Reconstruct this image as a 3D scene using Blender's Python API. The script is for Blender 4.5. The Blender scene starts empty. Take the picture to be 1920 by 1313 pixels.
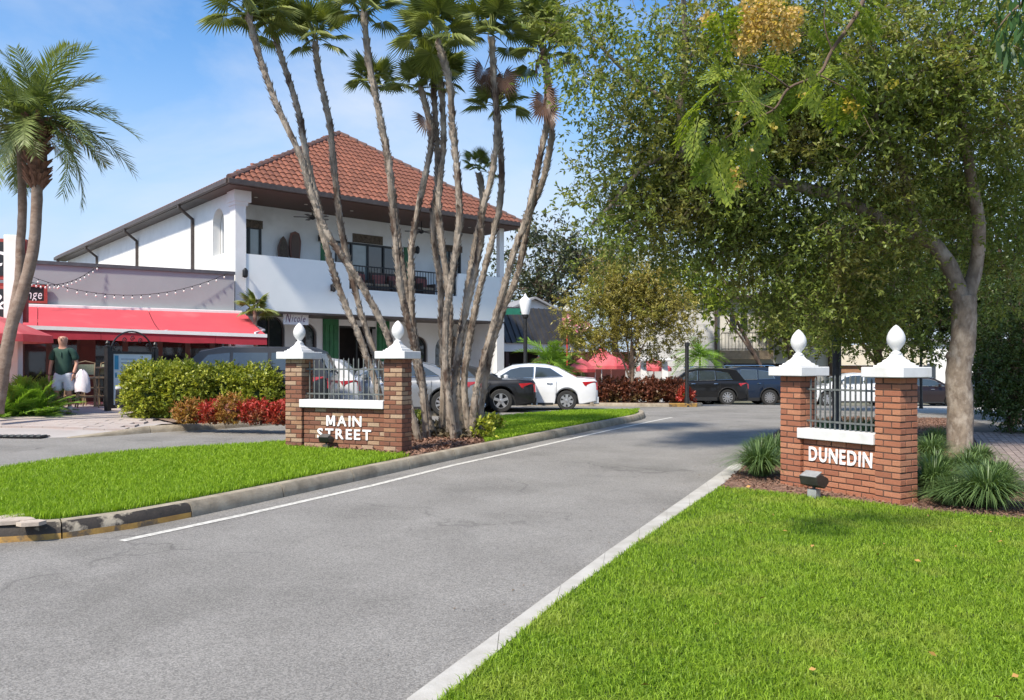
import bpy, bmesh, math, random
import numpy as np
from mathutils import Vector, Matrix
R = math.radians
rng = np.random.default_rng(7)
random.seed(7)
SC = bpy.context.scene
COL = SC.collection

# ------------------------------------------------------------------ camera, sky, sun, exposure
CAMZ = 1.55
FPX, CX, HY = 1500.0, 960.0, 684.0          # focal length in photo pixels, centre column, horizon row
cd = bpy.data.cameras.new('camera'); cam = bpy.data.objects.new('camera', cd); COL.objects.link(cam)
cam.location = (0, 0, CAMZ); cam.rotation_euler = (R(90), 0, 0)
cd.sensor_fit = 'HORIZONTAL'; cd.sensor_width = 36; cd.lens = 36 * FPX / 1920
cd.shift_y = (HY - 656.5) / 1920; cd.clip_start = .05; cd.clip_end = 2000
SC.camera = cam

SUN_EL, SUN_AZ = 50, 215       # azimuth clockwise from +Y (the view direction): behind the camera, to the left
w = bpy.data.worlds.new('World'); SC.world = w; w.use_nodes = True
nt = w.node_tree; nt.nodes.clear()
def nn(t, ty, **k):
    n = t.nodes.new(ty)
    for a, v in k.items(): setattr(n, a, v)
    return n
out = nn(nt, 'ShaderNodeOutputWorld'); bg = nn(nt, 'ShaderNodeBackground'); sky = nn(nt, 'ShaderNodeTexSky')
sky.sky_type = 'NISHITA'; sky.sun_disc = False; sky.sun_elevation = R(SUN_EL); sky.sun_rotation = R(SUN_AZ)
sky.air_density = 1.0; sky.dust_density = .6; sky.ozone_density = 2.2
bg.inputs['Strength'].default_value = .085
tc = nn(nt, 'ShaderNodeTexCoord'); mp = nn(nt, 'ShaderNodeMapping'); mp.inputs['Scale'].default_value = (1, 1, 2.6)
no = nn(nt, 'ShaderNodeTexNoise'); no.inputs['Scale'].default_value = 1.7; no.inputs['Detail'].default_value = 7; no.inputs['Roughness'].default_value = .55
no.inputs['Distortion'].default_value = .35
cr = nn(nt, 'ShaderNodeValToRGB'); cr.color_ramp.elements[0].position = .49; cr.color_ramp.elements[1].position = .8
cr.color_ramp.elements[1].color = (.85, .85, .85, 1)
hs = nn(nt, 'ShaderNodeHueSaturation'); hs.inputs['Saturation'].default_value = 1.24
mx = nn(nt, 'ShaderNodeMixRGB'); mx.inputs['Color2'].default_value = (3.6, 3.85, 4.25, 1)
L = nt.links.new
L(tc.outputs['Generated'], mp.inputs['Vector']); L(mp.outputs['Vector'], no.inputs['Vector']); L(no.outputs['Fac'], cr.inputs['Fac'])
L(sky.outputs['Color'], hs.inputs['Color']); L(cr.outputs['Color'], mx.inputs['Fac'])
hz = nn(nt, 'ShaderNodeMixRGB'); hz.inputs['Color2'].default_value = (2.55, 3.05, 3.75, 1)
sx = nn(nt, 'ShaderNodeSeparateXYZ'); hr = nn(nt, 'ShaderNodeMapRange'); hr.interpolation_type = 'SMOOTHSTEP'
hr.inputs['From Min'].default_value = -.02; hr.inputs['From Max'].default_value = .4; hr.inputs['To Min'].default_value = 1; hr.inputs['To Max'].default_value = 0
L(tc.outputs['Generated'], sx.inputs['Vector']); L(sx.outputs['Z'], hr.inputs['Value']); L(hr.outputs['Result'], hz.inputs['Fac'])
L(hs.outputs['Color'], hz.inputs['Color1']); L(hz.outputs['Color'], mx.inputs['Color1'])
L(mx.outputs['Color'], bg.inputs['Color']); L(bg.outputs['Background'], out.inputs['Surface'])
sd = bpy.data.lights.new('sun', 'SUN'); sun = bpy.data.objects.new('sun', sd); COL.objects.link(sun)
sd.energy = 2.3; sd.angle = R(4.5); sd.color = (1, .915, .78)
saz = R(SUN_AZ)
sdir = Vector((math.sin(saz) * math.cos(R(SUN_EL)), math.cos(saz) * math.cos(R(SUN_EL)), math.sin(R(SUN_EL))))
sun.rotation_euler = sdir.to_track_quat('Z', 'Y').to_euler(); sun.location = (-10, -10, 30)
SC.view_settings.view_transform = 'Standard'; SC.view_settings.look = 'None'
SC.view_settings.exposure = 1.47; SC.view_settings.gamma = 1; SC.view_settings.use_curve_mapping = False
SC.cycles.max_bounces = 6; SC.cycles.transparent_max_bounces = 8; SC.cycles.transmission_bounces = 4
SC.cycles.use_denoising = True

# ------------------------------------------------------------------ ground shape and pixel helpers
def G(X, Y):
    """height of the road bed: rises to the left, falls away down the street; straight between whole metres of Y"""
    def h(y):
        y2 = max(0.0, min(y, 40.0) - 15)
        return .0099 * min(y, 40.0) - .0012 * y2 * y2
    y0 = math.floor(Y); t = Y - y0
    return -.0085 * X + h(y0) * (1 - t) + h(y0 + 1) * t
def at(px, py, Y):
    """world point seen at photo pixel px, py at distance Y"""
    return Vector(((px - CX) / FPX * Y, Y, CAMZ - (py - HY) / FPX * Y))
def gp(px, py, dz=0.0):
    """world point on the ground (raised by dz) seen at photo pixel px, py"""
    s = (py - HY) / FPX; Y = 8.0
    for _ in range(60):
        z = G((px - CX) / FPX * Y, Y) + dz
        Y = .5 * Y + .5 * min((CAMZ - z) / s, 140)
    X = (px - CX) / FPX * Y
    return Vector((X, Y, G(X, Y) + dz))

# ------------------------------------------------------------------ materials
MATS = {}
def M(name, c1, c2=None, scale=6, rough=.7, metal=0, bump=0, bscale=None, detail=5, obj_rand=None, island=0, transl=0, coat=0, spec=.5,
      ramp=(.35, .65), speck=None, stretch=None, crack=0, c3=None, s3=.6, r3=(.5, .7), transp=False):
    if name in MATS: return MATS[name]
    m = bpy.data.materials.new(name); m.use_nodes = True; t = m.node_tree; t.nodes.clear(); L = t.links.new
    o = nn(t, 'ShaderNodeOutputMaterial'); p = nn(t, 'ShaderNodeBsdfPrincipled')
    p.inputs['Roughness'].default_value = rough; p.inputs['Metallic'].default_value = metal
    p.inputs['Coat Weight'].default_value = coat; p.inputs['Coat Roughness'].default_value = .04
    p.inputs['Specular IOR Level'].default_value = spec
    tc = nn(t, 'ShaderNodeTexCoord'); vec = tc.outputs['Object']
    if stretch:
        mp = nn(t, 'ShaderNodeMapping'); mp.inputs['Scale'].default_value = stretch; L(vec, mp.inputs['Vector']); vec = mp.outputs['Vector']
    def noise(sc, det=detail, ro=.6):
        n = nn(t, 'ShaderNodeTexNoise'); n.inputs['Scale'].default_value = sc; n.inputs['Detail'].default_value = det; n.inputs['Roughness'].default_value = ro
        L(vec, n.inputs['Vector']); return n.outputs['Fac']
    def ramped(src, a, b, ca, cb):
        r = nn(t, 'ShaderNodeValToRGB'); r.color_ramp.elements[0].position = a; r.color_ramp.elements[1].position = b
        r.color_ramp.elements[0].color = ca; r.color_ramp.elements[1].color = cb; L(src, r.inputs['Fac']); return r.outputs['Color']
    def mix(f, a, b, ty='MIX'):
        q = nn(t, 'ShaderNodeMixRGB', blend_type=ty)
        for s, v in (('Fac', f), ('Color1', a), ('Color2', b)):
            if hasattr(v, 'is_linked') or hasattr(v, 'links'): L(v, q.inputs[s])
            else: q.inputs[s].default_value = v
        return q.outputs['Color']
    c1 = tuple(c1) + (1,); c2 = tuple(c2) + (1,) if c2 else tuple(min(1, v * .8) for v in c1[:3]) + (1,)
    col = ramped(noise(scale), ramp[0], ramp[1], c1, c2)
    if obj_rand or island:
        src = nn(t, 'ShaderNodeObjectInfo').outputs['Random'] if obj_rand else nn(t, 'ShaderNodeNewGeometry').outputs['Random Per Island']
        if isinstance(obj_rand, list):
            r = nn(t, 'ShaderNodeValToRGB'); r.color_ramp.interpolation = 'CONSTANT'
            e = r.color_ramp.elements
            while len(e) > 1: e.remove(e[0])
            e[0].position = 0; e[0].color = tuple(obj_rand[0]) + (1,)
            for k in range(1, len(obj_rand)):
                x = e.new(k / len(obj_rand)); x.color = tuple(obj_rand[k]) + (1,)
            L(src, r.inputs['Fac']); col = mix(.9, col, r.outputs['Color'])
            col = mix(ramped(noise(scale * 3), .3, .75, (0, 0, 0, 1), (.5, .5, .5, 1)), col, c2)
        elif island:
            b = ramped(src, 0, 1, (1 - island,) * 3 + (1,), (1 + island * .6,) * 3 + (1,))
            q = mix(1.0, ramped(src, 0, 1, c1, c2), b, 'MULTIPLY'); col = mix(.75, col, q)
        else:
            col = mix(1.0, col, ramped(src, 0, 1, (1 - obj_rand,) * 3 + (1,), (1 + obj_rand,) * 3 + (1,)), 'MULTIPLY')
    if c3:
        f = ramped(noise(s3, 4), r3[0], r3[1], (0, 0, 0, 1), (1, 1, 1, 1)); col = mix(f, col, tuple(c3) + (1,))
    if speck:
        v = nn(t, 'ShaderNodeTexVoronoi'); v.inputs['Scale'].default_value = speck[0]; L(vec, v.inputs['Vector'])
        sp = nn(t, 'ShaderNodeSeparateColor'); L(v.outputs['Color'], sp.inputs['Color'])
        f = ramped(sp.outputs['Red'], .0, 1, (speck[1],) * 3 + (1,), (speck[2],) * 3 + (1,)); col = mix(1.0, col, f, 'MULTIPLY')
    if crack:
        nz = nn(t, 'ShaderNodeTexNoise'); nz.inputs['Scale'].default_value = 1.7; nz.inputs['Detail'].default_value = 6; L(vec, nz.inputs['Vector'])
        va = nn(t, 'ShaderNodeVectorMath', operation='MULTIPLY_ADD'); va.inputs[1].default_value = (.9, .9, .9); L(nz.outputs['Color'], va.inputs[0]); L(vec, va.inputs[2])
        v2 = nn(t, 'ShaderNodeTexVoronoi', feature='DISTANCE_TO_EDGE'); v2.inputs['Scale'].default_value = crack; L(va.outputs[0], v2.inputs['Vector'])
        f1 = ramped(v2.outputs['Distance'], .002, .014, (1, 1, 1, 1), (0, 0, 0, 1)); f2 = ramped(noise(.5, 3), .47, .6, (0, 0, 0, 1), (.5, .5, .5, 1)); col = mix(mix(1.0, f1, f2, 'MULTIPLY'), col, (.06, .055, .05, 1))
    L(col, p.inputs['Base Color'])
    if bump:
        b = nn(t, 'ShaderNodeBump'); b.inputs['Strength'].default_value = bump; b.inputs['Distance'].default_value = .02
        L(noise(bscale or scale * 4, 6, .7), b.inputs['Height']); L(b.outputs['Normal'], p.inputs['Normal'])
    sh = p.outputs['BSDF']
    if transl:
        tr = nn(t, 'ShaderNodeBsdfTranslucent'); q = mix(1.0, col, (1.25, 1.3, .55, 1), 'MULTIPLY'); L(q, tr.inputs['Color'])
        ms = nn(t, 'ShaderNodeMixShader'); ms.inputs['Fac'].default_value = transl; L(sh, ms.inputs[1]); L(tr.outputs[0], ms.inputs[2]); sh = ms.outputs[0]
    L(sh, o.inputs['Surface'])
    MATS[name] = m; return m
def glass(name, tint=(.02, .025, .03), rough=.04, alpha=0):
    """window glass: a dark pane with a mirror coat; alpha lets part of what stands behind show"""
    if name in MATS: return MATS[name]
    m = M(name, tint, tuple(v * 1.3 for v in tint), scale=1.5, rough=rough, spec=.8, coat=.6)
    if alpha:
        t = m.node_tree; o = [n for n in t.nodes if n.type == 'OUTPUT_MATERIAL'][0]; s = o.inputs['Surface'].links[0].from_socket
        tr = nn(t, 'ShaderNodeBsdfTransparent'); ms = nn(t, 'ShaderNodeMixShader'); ms.inputs['Fac'].default_value = alpha
        t.links.new(s, ms.inputs[1]); t.links.new(tr.outputs[0], ms.inputs[2]); t.links.new(ms.outputs[0], o.inputs['Surface'])
    return m

# ------------------------------------------------------------------ objects
def empty(name, loc, rz=0, label=None, cat=None, group=None, kind=None):
    o = bpy.data.objects.new(name, None); COL.objects.link(o); o.location = loc; o.rotation_euler = (0, 0, rz); o.empty_display_size = .3
    return tag(o, label, cat, group, kind)
def tag(o, label=None, cat=None, group=None, kind=None):
    if label: o['label'] = label
    if cat: o['category'] = cat
    if group: o['group'] = group
    if kind: o['kind'] = kind
    return o
def link(name, me, parent=None, loc=(0, 0, 0), rot=(0, 0, 0)):
    o = bpy.data.objects.new(name, me); COL.objects.link(o)
    if parent: o.parent = parent
    o.location = loc; o.rotation_euler = rot
    return o
def kids(o): return [c for c in COL.objects if c.parent == o]
def copy_tree(root, loc, rz=0, label=None, group=None, cache={}):
    key = root.name
    if key not in cache:
        k1 = kids(root); cache[key] = [(c, [(d, []) for d in kids(c)]) for c in k1]
    r = root.copy(); COL.objects.link(r); r.location = loc; r.rotation_euler = (0, 0, rz)
    if label: r['label'] = label
    if group: r['group'] = group
    for c, subs in cache[key]:
        a = c.copy(); COL.objects.link(a); a.parent = r
        for d, _ in subs:
            b = d.copy(); COL.objects.link(b); b.parent = a
    return r

class MB:
    def __init__(s): s.v, s.f, s.m = [], [], []
    def add(s, vs, fs, mi=0):
        b = len(s.v); s.v += [tuple(v) for v in vs]; s.f += [tuple(b + i for i in f) for f in fs]; s.m += [mi] * len(fs); return s
    def box(s, a, b, mi=0, M4=None):
        (x0, y0, z0), (x1, y1, z1) = a, b
        vs = [Vector(p) for p in ((x0, y0, z0), (x1, y0, z0), (x1, y1, z0), (x0, y1, z0), (x0, y0, z1), (x1, y0, z1), (x1, y1, z1), (x0, y1, z1))]
        if M4: vs = [M4 @ v for v in vs]
        return s.add(vs, [(0, 3, 2, 1), (4, 5, 6, 7), (0, 1, 5, 4), (1, 2, 6, 5), (2, 3, 7, 6), (3, 0, 4, 7)], mi)
    def cbox(s, c, d, mi=0, M4=None):
        return s.box([c[i] - d[i] / 2 for i in range(3)], [c[i] + d[i] / 2 for i in range(3)], mi, M4)
    def bar(s, p, q, w, h=None, mi=0):
        """square bar from p to q"""
        p, q = Vector(p), Vector(q); d = q - p; l = d.length
        if l < 1e-6: return s
        Q = d.to_track_quat('Z', 'Y').to_matrix().to_4x4(); h = h or w
        return s.box((-w / 2, -h / 2, 0), (w / 2, h / 2, l), mi, Matrix.Translation(p) @ Q)
    def tube(s, pts, rad, n=8, mi=0, cap=True, wob=0):
        pts = [Vector(p) for p in pts]
        if not hasattr(rad, '__len__'): rad = [rad] * len(pts)
        b = len(s.v); up = Vector((.13, .3, .95)).normalized()
        prev = None
        for i, p in enumerate(pts):
            d = (pts[min(i + 1, len(pts) - 1)] - pts[max(i - 1, 0)]).normalized()
            if prev is None:
                e = d.cross(up if abs(d.dot(up)) < .95 else Vector((1, 0, 0))).normalized()
            else: e = (prev - d * prev.dot(d)).normalized()
            prev = e; g = d.cross(e)
            for k in range(n):
                a = 2 * math.pi * k / n; r = rad[i] * (1 + wob * (random.random() - .5))
                s.v.append(tuple(p + (e * math.cos(a) + g * math.sin(a)) * r))
        for i in range(len(pts) - 1):
            for k in range(n):
                k2 = (k + 1) % n
                s.f.append((b + i * n + k, b + i * n + k2, b + (i + 1) * n + k2, b + (i + 1) * n + k)); s.m.append(mi)
        if cap:
            s.f.append(tuple(b + k for k in reversed(range(n)))); s.m.append(mi)
            s.f.append(tuple(b + (len(pts) - 1) * n + k for k in range(n))); s.m.append(mi)
        return s
    def lathe(s, prof, c=(0, 0, 0), n=16, mi=0, axis='Z', off=0, cap=True):
        b = len(s.v); c = Vector(c)
        for r, z in prof:
            for k in range(n):
                a = 2 * math.pi * (k + off) / n; x, y = r * math.cos(a), r * math.sin(a)
                p = (x, y, z) if axis == 'Z' else ((x, z, y) if axis == 'Y' else (z, x, y))
                s.v.append(tuple(c + Vector(p)))
        for i in range(len(prof) - 1):
            for k in range(n):
                k2 = (k + 1) % n; q = (b + i * n + k, b + i * n + k2, b + (i + 1) * n + k2, b + (i + 1) * n + k)
                s.f.append(q if axis != 'Y' else q[::-1]); s.m.append(mi)
        if cap:
            s.f.append(tuple(b + k for k in reversed(range(n)))); s.m.append(mi)
            s.f.append(tuple(b + (len(prof) - 1) * n + k for k in range(n))); s.m.append(mi)
        return s
    def prism(s, poly, z0, z1, mi=0, M4=None):
        """poly of (x, y) extruded z0..z1, mapped by M4"""
        n = len(poly); vs = [Vector((x, y, z)) for z in (z0, z1) for x, y in poly]
        if M4: vs = [M4 @ v for v in vs]
        return s.add(vs, [tuple(reversed(range(n))), tuple(range(n, 2 * n))] + [(i, (i + 1) % n, n + (i + 1) % n, n + i) for i in range(n)], mi)
    def mesh(s, name, mats, smooth=False):
        me = bpy.data.meshes.new(name); me.from_pydata(s.v, [], s.f)
        for m in (mats if isinstance(mats, (list, tuple)) else [mats]): me.materials.append(m)
        if isinstance(mats, (list, tuple)) and len(mats) > 1: me.polygons.foreach_set('material_index', s.m)
        if smooth is True: me.polygons.foreach_set('use_smooth', [True] * len(s.f))
        me.update()
        if smooth == 'auto': me.polygons.foreach_set('use_smooth', [True] * len(s.f)); me.set_sharp_from_angle(angle=R(35))
        return me
    def build(s, name, mats, parent=None, smooth=False, loc=(0, 0, 0), bevel=0, world=False, clean=False):
        if world and parent:
            P = parent.matrix_basis.inverted(); s.v = [tuple(P @ Vector(v)) for v in s.v]
        me = s.mesh(name, mats, smooth); o = link(name, me, parent, loc)
        if clean:
            bm = bmesh.new(); bm.from_mesh(me); bmesh.ops.remove_doubles(bm, verts=bm.verts, dist=1e-5); bmesh.ops.recalc_face_normals(bm, faces=bm.faces); bm.to_mesh(me); bm.free()
        if bevel:
            b = o.modifiers.new('bevel', 'BEVEL'); b.width = bevel; b.segments = 1 if bevel < .02 else 2; b.limit_method = 'ANGLE'
        return o
YUP = Matrix(((1, 0, 0, 0), (0, 0, 1, 0), (0, 1, 0, 0), (0, 0, 0, 1)))      # poly (x, z) extruded along y

def np_mesh(name, V, F, mat, parent=None, kind=None, loc=None, smooth=False):
    """V (n,3), F (m,k) arrays -> object"""
    me = bpy.data.meshes.new(name); V = np.asarray(V, np.float32); F = np.asarray(F, np.int32); m, k = F.shape
    if loc is not None: V = V - np.asarray(loc, np.float32)
    me.vertices.add(len(V)); me.vertices.foreach_set('co', V.ravel())
    me.loops.add(m * k); me.loops.foreach_set('vertex_index', F.ravel())
    me.polygons.add(m); me.polygons.foreach_set('loop_start', np.arange(0, m * k, k, dtype=np.int32))
    try: me.polygons.foreach_set('loop_total', np.full(m, k, dtype=np.int32))
    except Exception: pass
    if smooth: me.polygons.foreach_set('use_smooth', np.ones(m, bool))
    me.update(calc_edges=True)
    for x in (mat if isinstance(mat, (list, tuple)) else [mat]): me.materials.append(x)
    o = link(name, me, parent)
    if kind: o['kind'] = kind
    return o
def unit(v): return v / np.maximum(np.linalg.norm(v, axis=-1, keepdims=True), 1e-9)
def rand_dirs(n): return unit(rng.normal(size=(n, 3)))
def leaf_arrays(P, D, size, wid=.45, flat=0.35, fold=.18, N=None):
    """a folded four-point leaf at each P pointing along D: base, side, tip, side"""
    n = len(P); size = np.broadcast_to(size, (n,))[:, None]
    if N is None:
        N = rand_dirs(n); N[:, 2] = np.abs(N[:, 2]) + flat
    S = unit(np.cross(D, N)); N = unit(np.cross(S, D))
    b = P; t = P + D * size; m = P + D * size * .48
    l = m + S * size * wid * .5 + N * size * fold * .5; r = m - S * size * wid * .5 + N * size * fold * .5
    V = np.stack([b, l, t, r], 1).reshape(-1, 3); F = np.arange(4 * n).reshape(n, 4)
    return V, F
def in_poly(P, poly):
    x, y = P[:, 0], P[:, 1]; ins = np.zeros(len(P), bool); n = len(poly); j = n - 1
    for i in range(n):
        xi, yi = poly[i][0], poly[i][1]; xj, yj = poly[j][0], poly[j][1]
        c = ((yi > y) != (yj > y)) & (x < (xj - xi) * (y - yi) / (yj - yi + 1e-12) + xi); ins ^= c; j = i
    return ins
def sheet(name, poly, dz, mat, parent=None, zf=None):
    """flat polygon laid on the ground shape at height dz"""
    bm = bmesh.new(); vs = [bm.verts.new((p[0], p[1], 0)) for p in poly]; f = bm.faces.new(vs)
    bmesh.ops.triangulate(bm, faces=[f])
    ys = [p[1] for p in poly]
    for k in range(math.ceil(min(ys)), math.floor(max(ys)) + 1):
        if k > 40: break
        bmesh.ops.bisect_plane(bm, geom=bm.verts[:] + bm.edges[:] + bm.faces[:], plane_co=(0, k, 0), plane_no=(0, 1, 0), dist=1e-5)
    for v in bm.verts: v.co.z = G(v.co.x, v.co.y) + dz
    bmesh.ops.recalc_face_normals(bm, faces=bm.faces)
    if sum(f.normal.z for f in bm.faces) < 0: bmesh.ops.reverse_faces(bm, faces=bm.faces)
    me = bpy.data.meshes.new(name); bm.to_mesh(me); bm.free(); me.materials.append(mat)
    return link(name, me, parent)
def Gn(X, Y):
    def h(y):
        y = np.minimum(y, 40); y2 = np.maximum(0, y - 15); return .0099 * y - .0012 * y2 * y2
    y0 = np.floor(Y); t = Y - y0
    return -.0085 * X + h(y0) * (1 - t) + h(y0 + 1) * t
def scatter(poly, dens, near=None):
    """random ground points in the polygon; dens per square metre, thinned with distance from the camera when near is set"""
    xs = [p[0] for p in poly]; ys = [p[1] for p in poly]; A = (max(xs) - min(xs)) * (max(ys) - min(ys)); n = int(A * dens)
    P = np.stack([rng.uniform(min(xs), max(xs), n), rng.uniform(min(ys), max(ys), n)], 1); P = P[in_poly(P, poly)]
    if near:
        keep = rng.random(len(P)) < np.minimum(1, (near / np.maximum(P[:, 1], .5)) ** 1.3); P = P[keep]
    return P
def blades(name, P, dz, h, wd, mat, lean=.5, parent=None, label=None, cat=None):
    """curved grass blades: two quads' worth of strip ending in a tip"""
    n = len(P); B = np.stack([P[:, 0], P[:, 1], Gn(P[:, 0], P[:, 1]) + dz], 1)
    dist = np.maximum(P[:, 1], 4) / 7
    a = rng.uniform(0, 2 * np.pi, n); H = h * rng.uniform(.55, 1.25, n) ; W = wd * rng.uniform(.7, 1.3, n) * np.maximum(1, dist ** .8)
    ln = rng.uniform(.1, 1, n) * lean; b = rng.uniform(0, 2 * np.pi, n)
    S = np.stack([np.cos(a), np.sin(a), np.zeros(n)], 1); Dh = np.stack([np.cos(b), np.sin(b), np.zeros(n)], 1)
    Z = np.array([0, 0, 1.])
    m = B + Z * (H * .6)[:, None] + Dh * (H * ln * .35)[:, None]; t = B + Z * (H * (1 - .35 * ln))[:, None] + Dh * (H * ln * 1.1)[:, None]
    s = S * (W / 2)[:, None]
    V = np.stack([B - s, B + s, m + s * .85, m - s * .85, t], 1).reshape(-1, 3)
    i = np.arange(n)[:, None] * 5
    F = np.concatenate([i + np.array([0, 1, 2]), i + np.array([0, 2, 3]), i + np.array([3, 2, 4])])
    o = np_mesh(name, V, F, mat, parent, 'stuff'); return tag(o, label, cat)
# ------------------------------------------------------------------ shared materials
asphalt = M('asphalt', (.20, .189, .172), (.25, .237, .217), scale=.9, rough=.9, bump=.5, bscale=90, speck=(120, .66, 1.36), c3=(.135, .127, .112), s3=.5, r3=(.52, .78), detail=8, crack=.55)
concrete = M('kerb_concrete', (.40, .345, .26), (.26, .215, .155), scale=5, rough=.9, bump=.5, bscale=50, c3=(.15, .125, .09), s3=2.2, r3=(.55, .75), detail=8)
concrete_l = M('light_concrete', (.48, .46, .42), (.36, .34, .3), scale=4, rough=.9, bump=.3, bscale=60, detail=8)
white_line = M('road_paint', (.62, .6, .54), (.36, .345, .31), scale=18, rough=.8, ramp=(.42, .66), detail=8)
lawn_soil = M('lawn_soil', (.05, .085, .015), (.03, .04, .012), scale=9, rough=.95)
grass_m = M('grass_blade', (.17, .31, .022), (.30, .43, .035), scale=2.6, rough=.5, island=.45, transl=.38, spec=.3, c3=(.36, .42, .07), s3=1.7, r3=(.5, .75))
mulch = M('mulch_bed', (.16, .085, .055), (.3, .19, .14), scale=30, rough=.95, bump=1, bscale=70, detail=8)
chip_m = M('wood_chip', (.34, .2, .14), (.16, .08, .05), scale=10, rough=.9, island=.5)
paver_l = M('plaza_paver', (.42, .37, .34), (.37, .32, .3), scale=3, rough=.85, obj_rand=.07, bump=.2, bscale=60, c3=(.42, .32, .28), s3=.5)
paver_r = M('brick_paver', (.3, .24, .215), (.24, .19, .17), scale=3, rough=.85, obj_rand=.2, bump=.2, bscale=60)
white_p = M('white_stone_paint', (.72, .715, .7), (.62, .615, .6), scale=4, rough=.55, bump=.06, bscale=40, c3=(.56, .55, .5), s3=5, r3=(.56, .78))
iron = M('black_iron', (.02, .02, .02), (.035, .035, .035), scale=12, rough=.45, metal=.4)
iron_g = M('weathered_iron', (.1, .11, .105), (.17, .18, .17), scale=18, rough=.6, metal=.3)
letter_m = M('letter_white', (.86, .86, .85), (.8, .8, .79), scale=5, rough=.45)
stucco = M('white_stucco', (.8, .795, .77), (.72, .715, .69), scale=1.2, rough=.85, bump=.2, bscale=30, detail=8, c3=(.6, .59, .56), s3=.9, r3=(.6, .85))
stucco_b = M('skylit_stucco', (.84, .86, .83), (.78, .81, .785), scale=.8, rough=.85, bump=.12, bscale=30, detail=8)  # white stucco of the balcony front, cool skylight tint put into its colour
stucco_g = M('grey_stucco', (.335, .352, .355), (.305, .322, .328), scale=1.0, rough=.9, bump=.15, bscale=25, detail=8)
brown_tr = M('brown_trim', (.055, .04, .034), (.085, .065, .055), scale=6, rough=.5)
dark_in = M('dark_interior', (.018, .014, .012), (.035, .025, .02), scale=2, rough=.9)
green_m = M('green_panel', (.03, .17, .055), (.02, .11, .04), scale=3, rough=.5)
black_p = M('black_paint', (.012, .012, .012), (.02, .02, .02), scale=5, rough=.4)
pane_m = glass('window_pane')
pane_l = glass('pale_pane', (.2, .24, .24), .08)

# ------------------------------------------------------------------ ground and road
def poly_px(pts, dz=0): return [gp(x, y, dz) for x, y in pts]
rd = sheet('road', [(-90, -6), (110, -6), (110, 40), (-90, 40)], 0, asphalt); tag(rd, kind='structure')
bmf = MB(); z = lambda x: G(x, 40.0)
bmf.add([(-90, 40, z(-90)), (110, 40, z(110)), (600, 900, z(110)), (-600, 900, z(-90))], [(0, 1, 2, 3)])
tag(bmf.build('ground', M('far_ground', (.12, .13, .08), (.2, .19, .15), scale=.3, rough=.95)), kind='structure')

# right lawn, its ribbon kerb and the planting bed behind it
edge_in_px = [(863, 1284), (1035, 1138), (1190, 1023), (1302, 945), (1350, 914)]
edge_out_px = [(810, 1284), (976, 1160), (1122, 1050), (1293, 930), (1352, 888), (1395, 858)]
ein = poly_px(edge_in_px, .02); eout = poly_px(edge_out_px)
d0 = (ein[0] - ein[1]).normalized(); ein = [ein[0] + d0 * 3.2] + ein
d1 = (eout[0] - eout[1]).normalized(); eout = [eout[0] + d1 * 3.2] + eout
bed_in = gp(1397, 872, .02)
kerb_r = empty('ribbon_kerb', (0, 0, 0), kind='structure')
# resample both edges to stones of about 1.5 m
def resample(pts, step):
    pts = [Vector((p[0], p[1])) for p in pts]; ds = [0]
    for a, b in zip(pts, pts[1:]): ds.append(ds[-1] + (b - a).length)
    n = max(1, round(ds[-1] / step)); outp = []
    for k in range(n + 1):
        d = ds[-1] * k / n; i = max(j for j in range(len(ds)) if ds[j] <= d + 1e-9); i = min(i, len(pts) - 2)
        outp.append(pts[i].lerp(pts[i + 1], (d - ds[i]) / max(1e-9, ds[i + 1] - ds[i])))
    return outp
eo = resample(eout, 1.0); ei_line = ein + [bed_in]; n = len(eo) - 1
ei = resample(ei_line, 1.0)
if len(ei) != len(eo):
    L_ = sum((a - b).length for a, b in zip([Vector(p[:2]) for p in ei_line], [Vector(p[:2]) for p in ei_line[1:]])); ei = resample(ei_line, L_ / n)
for k in range(n):
    a, b, c, d = eo[k], eo[k + 1], ei[k + 1], ei[k]
    u = (b - a) * .004
    mb = MB(); q = [a + u, b - u, c - u, d + u]
    vs = [(p.x, p.y, G(p.x, p.y) - .08) for p in q] + [(p.x, p.y, G(p.x, p.y) + h) for p, h in zip(q, (.022, .022, .028, .028))]
    mb.add(vs, [(0, 3, 2, 1), (4, 5, 6, 7), (0, 1, 5, 4), (1, 2, 6, 5), (2, 3, 7, 6), (3, 0, 4, 7)])
    mb.build('kerb_stone', concrete_l, kerb_r, clean=True)
lawn_back = [(1350, 914), (1462, 926), (1560, 936), (1665, 948), (1728, 958), (1920, 975), (2400, 1010)]
lb = poly_px(lawn_back, .02)
lawn_poly = [tuple(p[:2]) for p in ein[:-1]] + [tuple(p[:2]) for p in lb] + [(9.6, 2.0), (9.6, -1.5), (ein[0][0], -1.5)]
tag(sheet('lawn_ground', lawn_poly, .02, lawn_soil), kind='structure')
vis = [p for p in lawn_poly if p[1] > 0]
gpoly = [tuple(p[:2]) for p in ein[:-1]] + [tuple(p[:2]) for p in lb] + [(9.0, 2.6), (1.5, 2.6), (ein[0][0] + .4, 1.6)]
P = scatter(gpoly, 15000, near=3.6)
vis_ok = (np.abs(P[:, 0]) < P[:, 1] * .68 + .4); P = P[vis_ok]
blades('lawn_grass', P, .018, .047, .0052, grass_m, lean=1.1, label='bright green lawn grass in front of the right brick sign', cat='grass')
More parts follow.
